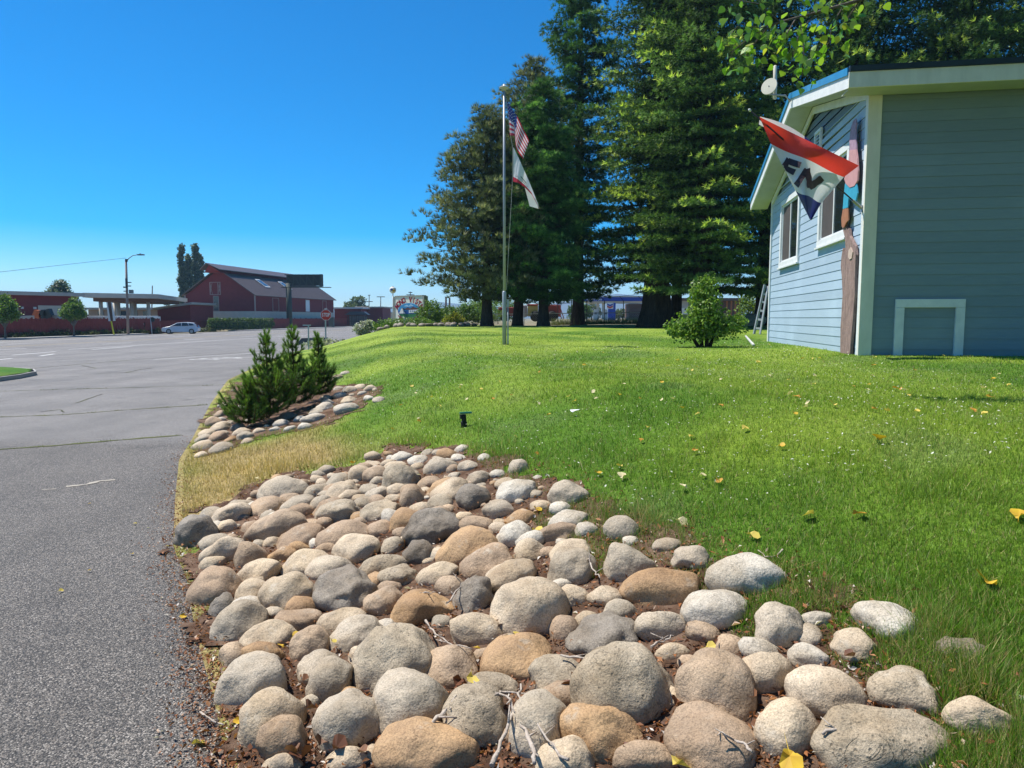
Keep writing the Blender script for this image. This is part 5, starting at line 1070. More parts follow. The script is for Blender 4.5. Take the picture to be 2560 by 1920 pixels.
# ------------------------------------------------------------------ three young pines at the bend of the driveway
def youngpine(label, base, hgt, wide, seed, lean=(0, 0), nb=9):
    root = thing('young_pine', label, 'tree', base, 'young pines by the driveway'); r = np.random.default_rng(seed); mb = MB(); P = []; D = []; S = []; C = []
    def shoot(a, b, cand=False, rad=.008):
        a, b = np.array(a), np.array(b); L = np.linalg.norm(b-a); d = (b-a)/L; mb.tube([a, (a+b)/2+r.normal(0, .006, 3), b], [rad, rad*.8, rad*.45], 5)
        m = int(L*280)
        for f in r.random(m)**.8:
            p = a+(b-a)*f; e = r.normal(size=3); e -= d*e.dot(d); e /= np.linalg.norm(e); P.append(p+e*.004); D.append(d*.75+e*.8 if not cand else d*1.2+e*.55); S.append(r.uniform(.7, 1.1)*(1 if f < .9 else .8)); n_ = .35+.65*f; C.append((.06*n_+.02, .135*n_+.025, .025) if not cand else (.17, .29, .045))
    B = np.array(base); top = B+np.array([lean[0], lean[1], hgt]); ax = top-B; shoot(B+ax*.12, B+ax*.82, False, .02); shoot(B+ax*.8, top, True, .009)
    for w_ in range(nb):
        k = .10+.74*w_/(nb-1); L = wide*(1.05 if k < .42 else .62)*(1.02-k)**.6*r.uniform(.75, 1.15); ph = r.uniform(0, 6.3); m = 6 if k < .6 else 5
        for j in range(m):
            az = ph+6.283*j/m+r.normal(0, .2); l = L*r.uniform(.6, 1.1); d = np.array([math.cos(az), math.sin(az), 0]); s_ = B+ax*k; e1 = s_+d*l*.62+np.array([0, 0, l*.16]); e2 = s_+d*l*.9+np.array([0, 0, l*.50+.05])
            shoot(s_, e1, False, .009); shoot(e1, e2, k > .35 or r.random() < .5, .006)
            for q in range(3 if l > .25 else 1):
                f = r.uniform(.35, .95); az2 = az+r.choice([-1, 1])*r.uniform(.5, 1.); d2 = np.array([math.cos(az2), math.sin(az2), 0]); p = s_+(e1-s_)*f; l2 = l*r.uniform(.25, .45); shoot(p, p+d2*l2+np.array([0, 0, l2*r.uniform(.4, 1.1)]), r.random() < .55, .005)
    for j in range(4):
        az = r.uniform(0, 6.3); p = B+ax*.86; shoot(p, p+np.array([math.cos(az)*.06, math.sin(az)*.06, r.uniform(.09, .17)]), True, .006)
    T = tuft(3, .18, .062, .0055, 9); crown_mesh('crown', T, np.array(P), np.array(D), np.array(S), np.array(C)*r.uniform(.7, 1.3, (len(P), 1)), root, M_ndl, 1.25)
    mb.build('trunk', barkmat('pine_stem'+str(seed), (.10, .06, .035), (.20, .12, .07), 9.), root, True); print('pine', len(P)*3)
def pbase(u, Y): x = (u-1280)/FPX*Y; return Vector((x, Y, h1(x, Y)))
youngpine('left young pine, broadest and leaning slightly left, candles on top', pbase(672, 9.6), 1.24, .66, 31, (-.05, 0))
youngpine('middle young pine with tall straight leader between its neighbours', pbase(735, 10.2), 1.22, .50, 32, (-.03, 0))
youngpine('right young pine, the shortest of the three beside pale rocks', pbase(796, 10.8), 1.02, .44, 33, (0, 0))
youngpine('low bushy young pine at the asphalt side of the group', pbase(618, 9.4), .62, .42, 34, (-.02, 0), 7)

# ------------------------------------------------------------------ cottonwood whose limb hangs in over the house
ct = Vector((7.6, 4.6, h1(7.6, 4.6))); cw = thing('cottonwood_tree', 'overhanging cottonwood limb with bright green heart shaped leaves', 'tree', ct)
trunk(cw, ct, 9.5, .26, .07, 1.5, M_bk2, seed=3, lean=(.3, .3))
br = MB(); jn = ct+Vector((.1, .1, 4.1)); CYY = 6.3
mainl = [jn, Vector((6., 5.4, 6.3)), at(2330, -170, 6.1), at(2150, 0, CYY), at(2040, 32, CYY), at(1950, 55, CYY), at(1880, 90, CYY)]
br.tube(mainl, [.10, .07, .04, .016, .012, .008, .004], 8)
twigs = []
for (pts) in ([(2150, 0), (2110, 60), (2122, 95)], [(2110, 15), (2080, 60), (2075, 100), (2050, 150)], [(2040, 32), (2000, 80), (1985, 130), (1975, 165)], [(1990, 45), (1960, 95), (1940, 110)], [(1950, 55), (1900, 70), (1850, 60), (1820, 90)], [(1920, 70), (1880, 115), (1850, 140)], [(2040, 32), (2030, -30), (1960, -60)], [(1950, 55), (1900, 10), (1840, 0), (1815, 30)], [(2000, 45), (2010, 120), (2005, 190)], [(1880, 90), (1830, 130), (1830, 150)]):
    dy = random.uniform(-.25, .25); pl = [at(u, v, CYY+dy*i/len(pts)) for i, (u, v) in enumerate(pts)]; br.tube(pl, [.007, .005, .003, .002][:len(pl)], 5); twigs.append(pl)
limb = br.build('branch', M_bk2, cw, True)
def heartleaf():
    V = [(0, 0, 0)]; n = 10
    prof_ = [(0, .0), (.05, .28), (.22, .44), (.42, .42), (.66, .26), (1.0, 0)]
    V = [(x, y, .05*y) for x, y in prof_]+[(x, -y, .05*y) for x, y in prof_[1:-1]][::-1]; F = [tuple(range(len(V)))]
    V += [(0, .012, 0), (0, -.012, 0), (-.55, 0, .02)]; F.append((len(V)-3, len(V)-2, len(V)-1)); return V, F
LFM = []
for i, c in enumerate(((.10, .24, .02), (.16, .32, .03), (.24, .38, .05), (.09, .17, .035), (.40, .42, .06))):
    V, F = heartleaf(); me = bpy.data.meshes.new('leaf'); me.from_pydata(V, [], F); a = me.color_attributes.new('tint', 'FLOAT_COLOR', 'POINT')
    for q in range(len(V)): a.data[q].color = (*c, 1)
    LFM.append(me)
M_cw = leafmat('cottonwood_leaf', .28, .45, .6)
for me in LFM: me.materials.append(M_cw)
lr = random.Random(8); cnt = 0
while cnt < 285:
    pl = lr.choice(twigs); i = lr.randrange(len(pl)-1); p = pl[i].lerp(pl[i+1], lr.random())+Vector((lr.gauss(0, .075), lr.gauss(0, .12), lr.gauss(-.03, .07)))
    o = bpy.data.objects.new('leaf', LFM[lr.choices(range(5), [3, 4, 3, 3, .3])[0]]); link(o, limb); o.location = p-WL[limb.name]; s = lr.uniform(.05, .085); o.scale = (s, s, s)
    o.rotation_euler = (lr.gauss(0, .8), lr.uniform(.2, 1.5), lr.uniform(0, 6.3)); cnt += 1
# two cottonwoods added unseen behind the camera, blocking sky light from the long wall
for (x, y, lb_) in ((6.4, -6.8, 'tall cottonwood tree added unseen behind the camera to block sky light'), (12., -3., 'broad cottonwood tree added unseen right of the camera to block sky light')):
    cb_ = Vector((x, y, h1(x, y))); leafy('cottonwood_tree', lb_, cb_, [((0, 0, 9.), (3.8, 3.6, 3.6)), ((-1.8, .5, 6.4), (2.6, 2.4, 2.2)), ((2., -.3, 6.6), (2.6, 2.6, 2.2)), ((.2, 1.6, 5.4), (2.4, 2., 1.8)), ((0, 0, 12.2), (2.2, 2.2, 1.8))], 4200, .17, LIM, stems=[[(0, 0, -.2), (.1, 0, 3.5), (.2, .1, 8.)]], tr=.32, seed=int(x*7))
# the rest of its crown, unseen to the right; enlarged low to block sky light
P = []; r = np.random.default_rng(4)
for c, rd_ in (((7.6, 5, 9.), (2.6, 2.4, 2.0)), ((6.3, 4.8, 7.9), (1.5, 1.6, 1.1)), ((9.2, 4, 10.), (2.4, 2.4, 2.2)), ((7.2, 2.0, 9.3), (2.6, 2.4, 2.0)), ((10.5, 6.5, 9.), (2.4, 2.2, 2.)), ((5.4, .6, 8.8), (2.2, 2.2, 1.7)), ((10, 1, 9), (2.6, 2.6, 2.2)), ((8.2, 3.4, 6.2), (1.8, 1.8, 1.5)), ((9.5, 5.5, 6.0), (1.8, 1.6, 1.6)), ((8.0, .8, 6.4), (2.2, 2.0, 1.6)), ((10.5, 3.0, 5.4), (2.0, 2.0, 1.8)), ((6.2, -.6, 6.8), (2.0, 1.8, 1.4)), ((11.5, 6.8, 6.0), (2.0, 1.6, 2.0)), ((10.5, .0, 5.5), (2.2, 2.0, 1.8))):
    g = r.normal(size=(1500, 3)); g /= np.linalg.norm(g, axis=1, keepdims=True); P.append(np.array(c)+g*np.array(rd_)*r.uniform(.35, 1, (1500, 1)))
P = np.vstack(P); crown_mesh('crown', leaf_t(4, 1., 5), P, r.normal(size=P.shape), np.full(len(P), .13), np.tile([.12, .24, .03], (len(P), 1))*r.uniform(.6, 1.3, (len(P), 1)), cw, M_lf)
# ================================================================== across the highway
def zg(x, y): return float(zground(np.array(float(x)), np.array(float(y))))
def px(u, Y): return (u-1280)/FPX*Y
def zpx(v, Y): return at(1280, v, Y).z
def bp_(u, Y): x = px(u, Y); return Vector((x, Y, zg(x, Y)))
M_red = pm('red_wall', (.20, .030, .034), (.16, .024, .028), .75, 2., .1, 12)
M_redf = pm('red_fence', (.23, .045, .04), (.17, .034, .03), .85, 1.5, .2, 14)
M_bge = pm('beige_wall', (.58, .53, .44), (.50, .46, .38), .8, 1.5)
M_grf = pm('grey_fascia', (.42, .42, .39), (.34, .34, .32), .7, 2.)
M_met = pm('brown_metal_roof', (.13, .10, .09), (.10, .078, .07), .45, 1.2, spec=.5)
M_dk = pm('dark_steel', (.03, .032, .03), None, .5); M_wht = pm('white_paint', (.72, .72, .70), (.6, .6, .58), .55, 3.)
# ---- barn with raised ridge
bd = Vector((.159, .987, 0)).normalized(); bn = Vector((bd.y, -bd.x, 0)); BC = Vector((px(641, 130), 130, 0)); BW, BL_, BK = 10.4, 27., 1.3
zb0 = -.5; ze = zpx(737, 130); zp = zpx(672, 130); zs = zpx(778, 130); barn = thing('barn', 'dark red barn with grey metal roof, raised ridge and beige base', 'barn', BC+UP*zb0)
def bq(l, s, z): return BC+bd*l*BK-bn*s*BK+UP*z          # l along the side, s across the gable to the left
MB().prism([bq(0, 0, zs), bq(0, BW, zs), bq(0, BW, ze), bq(0, BW/2, zp), bq(0, 0, ze)], bd*BL_*BK).build('wall', M_red, barn)
MB().prism([bq(-.04, -.04, zb0), bq(-.04, BW+.04, zb0), bq(-.04, BW+.04, zs), bq(-.04, -.04, zs)], bd*(BL_+.08)*BK).build('base_wall', M_bge, barn)
sl_ = (zp-ze)/(BW/2)
for (s0, s1) in ((-.35, BW/2-.9), (BW+.35, BW/2+.9)):
    z0 = ze-sl_*.35+.12; z1 = ze+sl_*(min(abs(s1), BW-abs(s1)) if s1 < BW/2 else BW-s1)+.12
    pr_ = bq(-.5, s1, z1)-bq(-.5, s0, z0); ro = MB().ob(bq(-.5, s0, z0), pr_, bd*(BL_+1)*BK, UP*.12).build('roof', M_met, barn)
    for k in range(54): MB().ob(bq(-.48+k*.52, s0, z0+.12), pr_, bd*.05, UP*.06).build('seam', M_met, ro)
    if s0 < 0:
        for l0 in (6.0, 13.0):
            a = bq(l0, s0, z0)+pr_*.40+UP*.19; sk_ = MB().ob(a, pr_*.36, bd*1.9, UP*.12).build('skylight', M_wht, ro); MB().ob(a+pr_*.03+bd*.15+UP*.122, pr_*.30, bd*1.6, UP*.02).build('glass', pm('skylight_glass', (.05, .09, .14), None, .1, spec=.6), sk_)
mo = MB(); zm = zp-.35                                # raised ridge monitor
mo.prism([bq(-1.6, BW/2-1.2, zm-.35), bq(-1.6, BW/2+1.2, zm-.35), bq(-2.4, BW/2, zm+.95)], bd*(BL_*.93*BK)); mrf = mo.build('ridge_wall', M_red, barn)
for s in (-1, 1): MB().prism([bq(-2.3, BW/2+s*1.45, zm+.05), bq(-2.3, BW/2+s*1.45, zm+.17), bq(-3.1, BW/2, zm+1.2), bq(-3.1, BW/2, zm+1.08)], bd*(BL_*.95*BK)).build('ridge_roof', M_met, barn)
def bwin(s0, s1, z0, z1, face='g', fr=.10, pane=None, nm='window'):
    mb = MB(); f = (lambda s, z, o=0: bq(-o, s, z)) if face == 'g' else (lambda s, z, o=0: bq(s, -o, z))
    dirn = -bd if face == 'g' else bn; ds = (f(s1, 0)-f(s0, 0)).normalized()
    for (a0, a1, c0_, c1) in ((s0, s0+fr, z0, z1), (s1-fr, s1, z0, z1), (s0+fr, s1-fr, z0, z0+fr), (s0+fr, s1-fr, z1-fr, z1)): mb.ob(f(a0, c0_), ds*(a1-a0)*BK, dirn*.06, UP*(c1-c0_))
    wo__ = mb.build(nm, pm('pink_trim', (.42, .33, .30), None, .7), barn)
    if pane: MB().ob(f(s0+fr, z0+fr), ds*(s1-s0-2*fr)*BK, dirn*.03, UP*(z1-z0-2*fr)).build('pane', pane, wo__)
    return wo__, f, ds, dirn
gl = pm('far_glass', (.04, .06, .08), None, .15, spec=.6)
z1_, z0_ = zpx(705, 131), zpx(737, 131); wd_, f, ds, dn = bwin(5.05, 6.65, z0_, z1_, 'g', .09, None, 'loft_door')
for s0 in (5.05, 6.25):
    for (a, b) in (((s0, z0_), (s0+.4, z1_)), ((s0+.4, z0_), (s0, z1_))): MB().bar(f(*a)+dn*.04, f(*b)+dn*.04, .06).build('brace', MATS['pink_trim'], wd_)
    MB().ob(f(s0+.38, z0_), ds*.06, dn*.05, UP*(z1_-z0_)).build('stile', MATS['pink_trim'], wd_)
bwin(5.35, 6.2, zs+.05, zpx(740, 131), 'g', .07, gl)
for (l0, l1, p_) in ((5., 6.9, None), (15.8, 17.4, pm('bright_pane', (.5, .6, .7), None, .1, spec=.8)), (22.3, 23.9, None)): bwin(l0, l1, zs+.05, ze-.35, 's', .09, p_)
for (l, s) in ((-.05, -.05), (-.05, BW+.05)): MB().box(bq(l, s, (zs+ze)/2), .22, .22, ze-zs-.05, .16).build('corner_board', MATS['pink_trim'], barn)
# ---- warehouse on the left, canopy shelter, sheds behind
wa, wb = Vector((px(-120, 79), 79, 0)), Vector((px(197, 90), 90, 0)); wd = (wb-wa); wn = Vector((-wd.y, wd.x, 0)).normalized(); zt = zpx(733, 87)
wh = thing('warehouse', 'long red flat roofed warehouse with grey fascia and beige roller doors', 'building', wa.lerp(wb, .5)+UP*-.5)
MB().ob(wa+UP*-.5, wd, wn*12, UP*(zt+.5-.3)).build('wall', M_red, wh)
MB().ob(wa-wn*.8-wd.normalized()*.5+UP*(zt-.3), wd+wd.normalized()*1.2, wn*13.5, UP*.42).build('roof', M_grf, wh)
for (u0, u1, v0) in ((28, 48, 766), (101, 166, 767)):
    k0, k1 = [max(0, min(1, (px(u, 85)-wa.x)/(wd.x))) for u in (u0, u1)]; k0, k1 = [((u+120)/317)*.96+.0 for u in (u0, u1)]
    dr_ = MB().ob(wa+wd*k0-wn*.05+UP*-.5, wd*(k1-k0), wn*.1, UP*(zpx(v0, 86)+.5)).build('roller_door', M_bge, wh)
    for q in range(8): MB().ob(wa+wd*k0-wn*.07+UP*(-.3+q*.42), wd*(k1-k0), wn*.02, UP*.36).build('door_panel', M_bge, dr_)
for u in (58, 92): k0 = (u+120)/317*.96; MB().box(wa+wd*k0-wn*.1+UP*(zpx(770, 86)), .25, .2, .25).build('wall_light', M_wht, wh)
cn_ = thing('canopy_shelter', 'beige flat canopy roof on round columns between warehouse and barn', 'shelter', bp_(335, 98))
c1_, c2_, c3_ = at(206, 742, 98), at(395, 741, 104), at(468, 737, 126)
mb = MB(); zc = c2_.z; A_, B_, D_ = [Vector((p.x, p.y, zc-.30)) for p in (c1_, c2_, c3_)]; G_ = A_+(D_-B_)
mb.prism([A_, B_, D_, G_], UP*.62); mb.build('roof', pm('canopy_beige', (.47, .45, .40), (.38, .37, .33), .7, 1.), cn_)
mb = MB(); mb.prism([A_.lerp(D_, .08)-UP*.5, B_.lerp(G_, .08)-UP*.5, D_.lerp(A_, .1)-UP*.5, G_.lerp(B_, .1)-UP*.5], UP*.49); mb.build('ceiling_beam', pm('brown_beam', (.16, .09, .06), None, .8), cn_)
for (u, Y, r_) in ((258, 103, .27), (293, 112, .30), (301, 107, .3), (334, 105, .26), (342, 110, .3), (376, 106, .26)): MB().tube([Vector((px(u, Y), Y, -.5)), Vector((px(u, Y), Y, zc-.75))], r_, 12).build('column', M_bge, cn_, True)
def shed(name, label, u0, u1, Y, v, mat, fas, dep=8, gable=0, doors=()):
    x0, x1 = px(u0, Y), px(u1, Y); z = zpx(v, Y); t_ = thing(name, label, 'building', Vector(((x0+x1)/2, Y, zg((x0+x1)/2, Y)))); zb_ = zg((x0+x1)/2, Y)-.2
    if gable: MB().prism([Vector((x0, Y, zb_)), Vector((x1, Y, zb_)), Vector((x1, Y, z+gable)), Vector((x0, Y, z))], Vector((0, dep, 0))).build('wall', mat, t_)
    else: MB().ob(Vector((x0, Y, zb_)), Vector((x1-x0, 0, 0)), Vector((0, dep, 0)), UP*(z-zb_)).build('wall', mat, t_)
    MB().prism([Vector((x0-.5, Y-.6, z+.01)), Vector((x1+.5, Y-.6, z+gable+.01)), Vector((x1+.5, Y-.6, z+gable+.35)), Vector((x0-.5, Y-.6, z+.35))], Vector((0, dep+1, 0))).build('roof', fas, t_)
    for (a, b, c, d, m_) in doors: MB().ob(Vector((px(a, Y), Y-.06, zpx(d, Y))), Vector((px(b, Y)-px(a, Y), 0, 0)), Vector((0, .08, 0)), UP*(zpx(c, Y)-zpx(d, Y))).build('window', m_, t_)
    return t_
shed('shed', 'long low tan shed with dark steel front behind the canopy', 226, 400, 128, 774, pm('tan_wall', (.34, .26, .20), None, .8), M_grf, 10, 0, [(u, u+14, 778, 796, gl) for u in (250, 278, 306, 334, 362)])
shed('shed', 'low dark red shed with sloping roof left of the barn', 398, 480, 118, 775, M_red, M_grf, 9, .9)
shed('shed', 'flat roofed red building with pale fascia right of the barn', 838, 905, 172, 772, M_red, M_wht, 12)
shed('shed', 'darker red flat roofed annex beyond the bus shelter', 895, 958, 180, 770, M_red, pm('tan_fascia', (.42, .35, .27), None, .7), 12, 0, [(905, 912, 780, 792, M_dk)])
shed('shed', 'distant pale low building with brown doors behind stop sign', 925, 985, 215, 783, M_bge, M_grf, 10, 0, [(938, 943, 784, 796, M_red), (952, 957, 784, 796, M_red)])
# ---- red fence along the far pavement
def fencerun(label, ua, ub, top_, mat=M_redf, off=2.6, posts=True):
    def onk(u):
        for Y in np.arange(40, 260, .25):
            if px(u, Y) < float(kerbx(Y))-off: return Y
        return 200
    ya, yb = onk(ua), onk(ub); n = max(3, int((yb-ya)/2.6)); Ys = np.linspace(ya, yb, n+1)
    mid = Vector((float(kerbx((ya+yb)/2))-off, (ya+yb)/2, -.5)); t_ = thing('slat_fence', label, 'fence', mid)
    for a, b in zip(Ys, Ys[1:]):
        A = Vector((float(kerbx(a))-off, a, -.55)); B = Vector((float(kerbx(b))-off, b, -.55)); e = (B-A); pn = MB(); k = int(e.length/.16); nrm = Vector((e.y, -e.x, 0)).normalized()
        for j in range(k): pn.ob(A+e*(j/k)+nrm*(.02*(j % 2)), e*(.92/k), nrm*.03, UP*(top_+.05*math.sin(j*1.7+a)))
        tag(pn.build('slats', mat, t_), kind='stuff')
        if posts: MB().box(A+UP*(top_/2+.05)-nrm*.05, .12, .12, top_+.15).build('post', mat, t_)
    for zz_ in (.5, 1.5):
        A = Vector((float(kerbx(ya))-off, ya, -.55+zz_)); B = Vector((float(kerbx(yb))-off, yb, -.55+zz_)); nrm = Vector(((B-A).y, -(B-A).x, 0)).normalized(); MB().bar(A+nrm*.06, B+nrm*.06, .04, .09).build('rail', mat, t_)
fencerun('weathered dark red slat fence along the far pavement', -90, 402, 2.0)
fencerun('lower red fence behind the parked white car', 402, 540, 1.7, posts=False, off=4.2)
fencerun('smooth red wall of boards between ivy hedge and bus shelter', 676, 870, 1.95, off=3.0)
fencerun('smooth red wall of boards right of the bus shelter', 915, 965, 2.1, off=3.0)
def onkerb(u, off):
    for Y in np.arange(40, 260, .25):
        if px(u, Y) < float(kerbx(Y))-off: return Vector((float(kerbx(Y))-off, Y, -.5))
# ivy covered stretch of wall
A, B = onkerb(533, 2.6), onkerb(678, 2.8); iv = []
for k in np.linspace(0, 1, 15): p = A.lerp(B, k)-A; iv.append(((p.x, p.y, .85+.1*math.sin(k*9)), (.75, 1.3, .85))); iv.append(((p.x, p.y, 1.75), (.6, 1.2, .30)))
leafy('ivy_hedge', 'long dark green ivy hedge covering the roadside wall before the barn', A, iv, 5200, .17, ((.02, .05, .012), (.05, .10, .02), (.17, .24, .04)), 'hedge', tr=.06, seed=90)
# grass verge below the fence
for (u0, u1, n_) in ((20, 400, 12), (500, 530, 2)):
    for k in range(n_):
        p = onkerb(u0+(u1-u0)*(k+.3+.4*random.random())/n_, 2.3); w_ = random.uniform(.5, 1.1)
        leafy('weed_clump', 'dry green weeds growing at the foot of the red fence', p, [((0, 0, .25), (w_, w_*1.3, .35)), ((.2, .6, .2), (w_*.6, w_, .5*random.random()+.2))], 150, .16, ((.03, .04, .015), (.07, .09, .03), (.14, .15, .05)), 'weeds', 'weeds along the red fence', tr=.03, seed=100+k+u0)
# ---- street trees
for (u, lb, s_, sd_) in ((13, 'young street tree whose crown hides the grey roller door end', 1.0, 41), (185, 'young street tree with forked trunk before the beige roller door', 1.0, 42)):
    b_ = onkerb(u, .9); leafy('street_tree', lb, b_, [((0, 0, 2.5), (1.15, 1.1, .8)), ((-.5, 0, 3.0), (.7, .7, .6)), ((.35, 0, 3.2), (.75, .7, .6)), ((.05, .1, 3.8), (.4, .4, .4)), ((.85, 0, 2.3), (.55, .5, .4)), ((-.9, 0, 2.35), (.5, .5, .4))], 1500, .17, LIM, stems=[[(0, 0, -.1), (0, 0, .9), (.02, 0, 1.5)], [(0, 0, 1.2), (-.35, 0, 1.9)], [(0, 0, 1.2), (.35, 0, 1.9)]], tr=.11, seed=sd_)
# ---- trees behind the buildings
leafy('broadleaf_tree', 'round green tree rising behind the red warehouse roof', bp_(158, 120), [((0, 0, 5.4), (2.4, 2.2, 2.2)), ((-1.2, 0, 4.6), (1.8, 1.6, 1.5)), ((1.6, 0, 4.2), (1.6, 1.5, 1.5)), ((.1, 0, 7.2), (1.2, 1.2, 1.1)), ((2.8, 0, 2.6), (1.4, 1.3, 1.3))], 2400, .34, ((.03, .06, .03), (.09, .14, .06), (.20, .24, .10)), tr=.25, seed=51)
leafy('broadleaf_tree', 'far bluish tree with open crown behind the warehouse', bp_(50, 150), [((0, 0, 4.6), (3.2, 2.5, 1.9)), ((-2, 0, 5.6), (1.6, 1.4, 1.3)), ((3, 0, 5), (2, 1.7, 1.2))], 1500, .4, ((.04, .07, .05), (.10, .15, .10), (.2, .25, .15)), tr=.25, seed=52)
for i, (u, w_, hh) in enumerate([(463, .85, 14.6), (478, 1.2, 13.0), (497, 1.1, 15.2), (508, 1.2, 13.6)]):
    b_ = bp_(u, 172+i*3); hh *= 1.24; w_ *= 1.25; bl = [((.25*math.sin(k*2.2+i), 0, z), (w_*(1.15-.75*(k/9)), w_, 1.15)) for k, z in enumerate(np.linspace(1.5, hh, 10))]
    leafy('lombardy_poplar', ['slim leftmost poplar with thin top behind the barn', 'broad poplar column behind the barn eave', 'tallest poplar column behind the barn', 'poplar column closest to the barn roof'][i], b_, bl, 2600, .36, ((.025, .05, .03), (.07, .11, .06), (.17, .21, .13)), stems=[[(0, 0, -.1), (0, 0, hh*.8)]], tr=.22, seed=55+i)
leafy('broadleaf_tree', 'grey green airy tree between barn and RV park sign', bp_(893, 192), [((0, 0, 4.8), (2.3, 2, 1.6)), ((-1.9, 0, 5.2), (1.3, 1.2, 1.2)), ((1.0, 0, 6.6), (1.4, 1.3, 1.1)), ((2.6, 0, 4.2), (1.2, 1.2, 1.0)), ((-1.6, 0, 3.3), (1.4, 1.2, .9)), ((-.3, 0, 6.9), (.9, .9, .6))], 1500, .32, ((.06, .09, .06), (.14, .19, .11), (.24, .28, .17)), tr=.22, seed=61)
conifer('far bluish spruce peeking out left of the poplars', bp_(422, 175), 6.4, .6, pf([0, 1, 4, 6.4], [3., 2.8, 1.5, .1]), 'fir', 66, .2, 1.2, cols=((.02, .04, .03), (.05, .085, .06), (.08, .12, .08)), whorl=6, dens=.6)
for (u, w_, h_, lb) in ((315, 5, 3.6, 'rounded lime green tree behind the canopy columns'), (360, 4, 3., 'second rounded lime tree behind the canopy'), (395, 3.4, 2.8, 'clipped round green tree beside the far spruce'), (455, 4., 2.9, 'lime green tree top showing above red shed roof'), (240, 4, 2.2, 'low far green tree line behind the canopy')):
    leafy('broadleaf_tree', lb, bp_(u, 170), [((0, 0, h_*.75), (w_*.5, 1.6, h_*.42)), ((w_*.35, 0, h_*.6), (w_*.35, 1.4, h_*.35)), ((-w_*.35, 0, h_*.6), (w_*.35, 1.4, h_*.35))], 700, .36, ((.05, .10, .02), (.13, .20, .04), (.24, .30, .07)), tr=.2, seed=int(u))
# ---- street furniture
lp = onkerb(322, .6); lt_ = thing('street_lamp', 'wooden utility pole carrying curved street lamp arm and transformer boxes', 'street lamp', lp)
tpz = at(315, 650, lp.y); MB().tube([lp-UP*.2, Vector((tpz.x, lp.y, tpz.z))], [.17, .12], 10).build('pole', pm('pole_wood', (.30, .24, .21), (.22, .18, .16), .85, 3.), lt_, True)
arm = [at(u, v, lp.y) for u, v in ((316, 654), (322, 646), (332, 639), (343, 637), (350, 637))]; MB().tube(arm, [.05]*5, 6).build('arm', pm('lamp_grey', (.18, .2, .2), None, .5), lt_, True)
h_ = at(352, 637, lp.y); mb = MB(); mb.box(h_, .75, .32, .14); mb.box(h_+Vector((-.05, 0, .1)), .15, .15, .1); mb.build('lamp_head', MATS['lamp_grey'], lt_)
mb = MB(); mb.box(at(328, 729, lp.y), .42, .3, .42); mb.build('junction_box', MATS['lamp_grey'], lt_)
for (u, v, w_, hh) in ((316, 708, .16, 1.1), (312, 718, .3, .14), (324, 706, .35, .1), (324, 715, .3, .1), (313, 728, .3, .1), (316, 651, .22, .32)): MB().box(at(u, v, lp.y-.15), w_, .18, hh).build('bracket', M_dk, lt_)
wire = thing('power_line', 'thin black overhead wire running left from the utility pole', 'wire', at(315, 645, lp.y)); pts = [at(u, v, lp.y-14*(315-u)/315) for u, v in ((315, 645), (240, 653), (160, 662), (80, 671), (0, 680), (-120, 690))]; MB().tube(pts, .022, 4).build('cable', M_dk, wire)
sg = onkerb(284, .5); sgn = thing('leaning_sign', 'leaning narrow sign board with brown face on yellow post', 'sign', sg)
a, b = at(278, 803, sg.y), at(286, 841, sg.y); MB().bar(Vector((b.x, sg.y, -.6)), a, .12, .12).build('post', pm('yellow_post', (.62, .58, .03), None, .6), sgn)
a0, a1, a2, a3 = [at(u, v, sg.y-.05) for u, v in ((266, 756), (279, 755), (288, 802), (271, 803))]
mb = MB(); mb.prism([a0, a1, a2, a3], Vector((0, .1, 0))); mb.build('board', M_wht, sgn); c_ = [a0.lerp(a1, .25), a1.lerp(a0, .12), a2.lerp(a3, .3), a3.lerp(a2, .35)]; MB().prism([p+Vector((0, -.03, 0)) for p in c_], Vector((0, .029, 0))).build('brown_edge', pm('sign_brown', (.12, .07, .05), None, .8), sgn)
st_ = onkerb(362, 2.44); ws = thing('wall_sign', 'brown notice board with white lettering fixed to red fence', 'sign', st_)
a, b, c, d = [at(u, v, st_.y+.1) for u, v in ((328, 805), (363, 805), (362, 824), (329, 824))]; MB().prism([a, b, c, d], Vector((0, .06, 0))).build('board', pm('board_brown', (.07, .025, .02), None, .8), ws)
for (u0, u1, v) in ((333, 338, 807), (341, 345, 807), (348, 355, 807), (331, 337, 810), (339, 350, 810.5), (352, 360, 810), (333, 341, 813.5), (343, 349, 813.5), (342, 350, 820)):
    p, q = at(u0, v, st_.y+.02), at(u1, v, st_.y+.02); MB().bar(p, q, .04, .16).build('lettering', M_wht, ws)
rs = onkerb(380, .5); rsn = thing('road_sign', 'back of a dark round road sign on slim grey post', 'sign', rs); MB().bar(rs-UP*.1, at(376, 793, rs.y), .08).build('post', M_gal, rsn); MB().lathe(at(381, 799, rs.y), [(.30, -.02), (.30, .02)], 20, (0, 1, 0)).build('disc', M_dk, rsn)
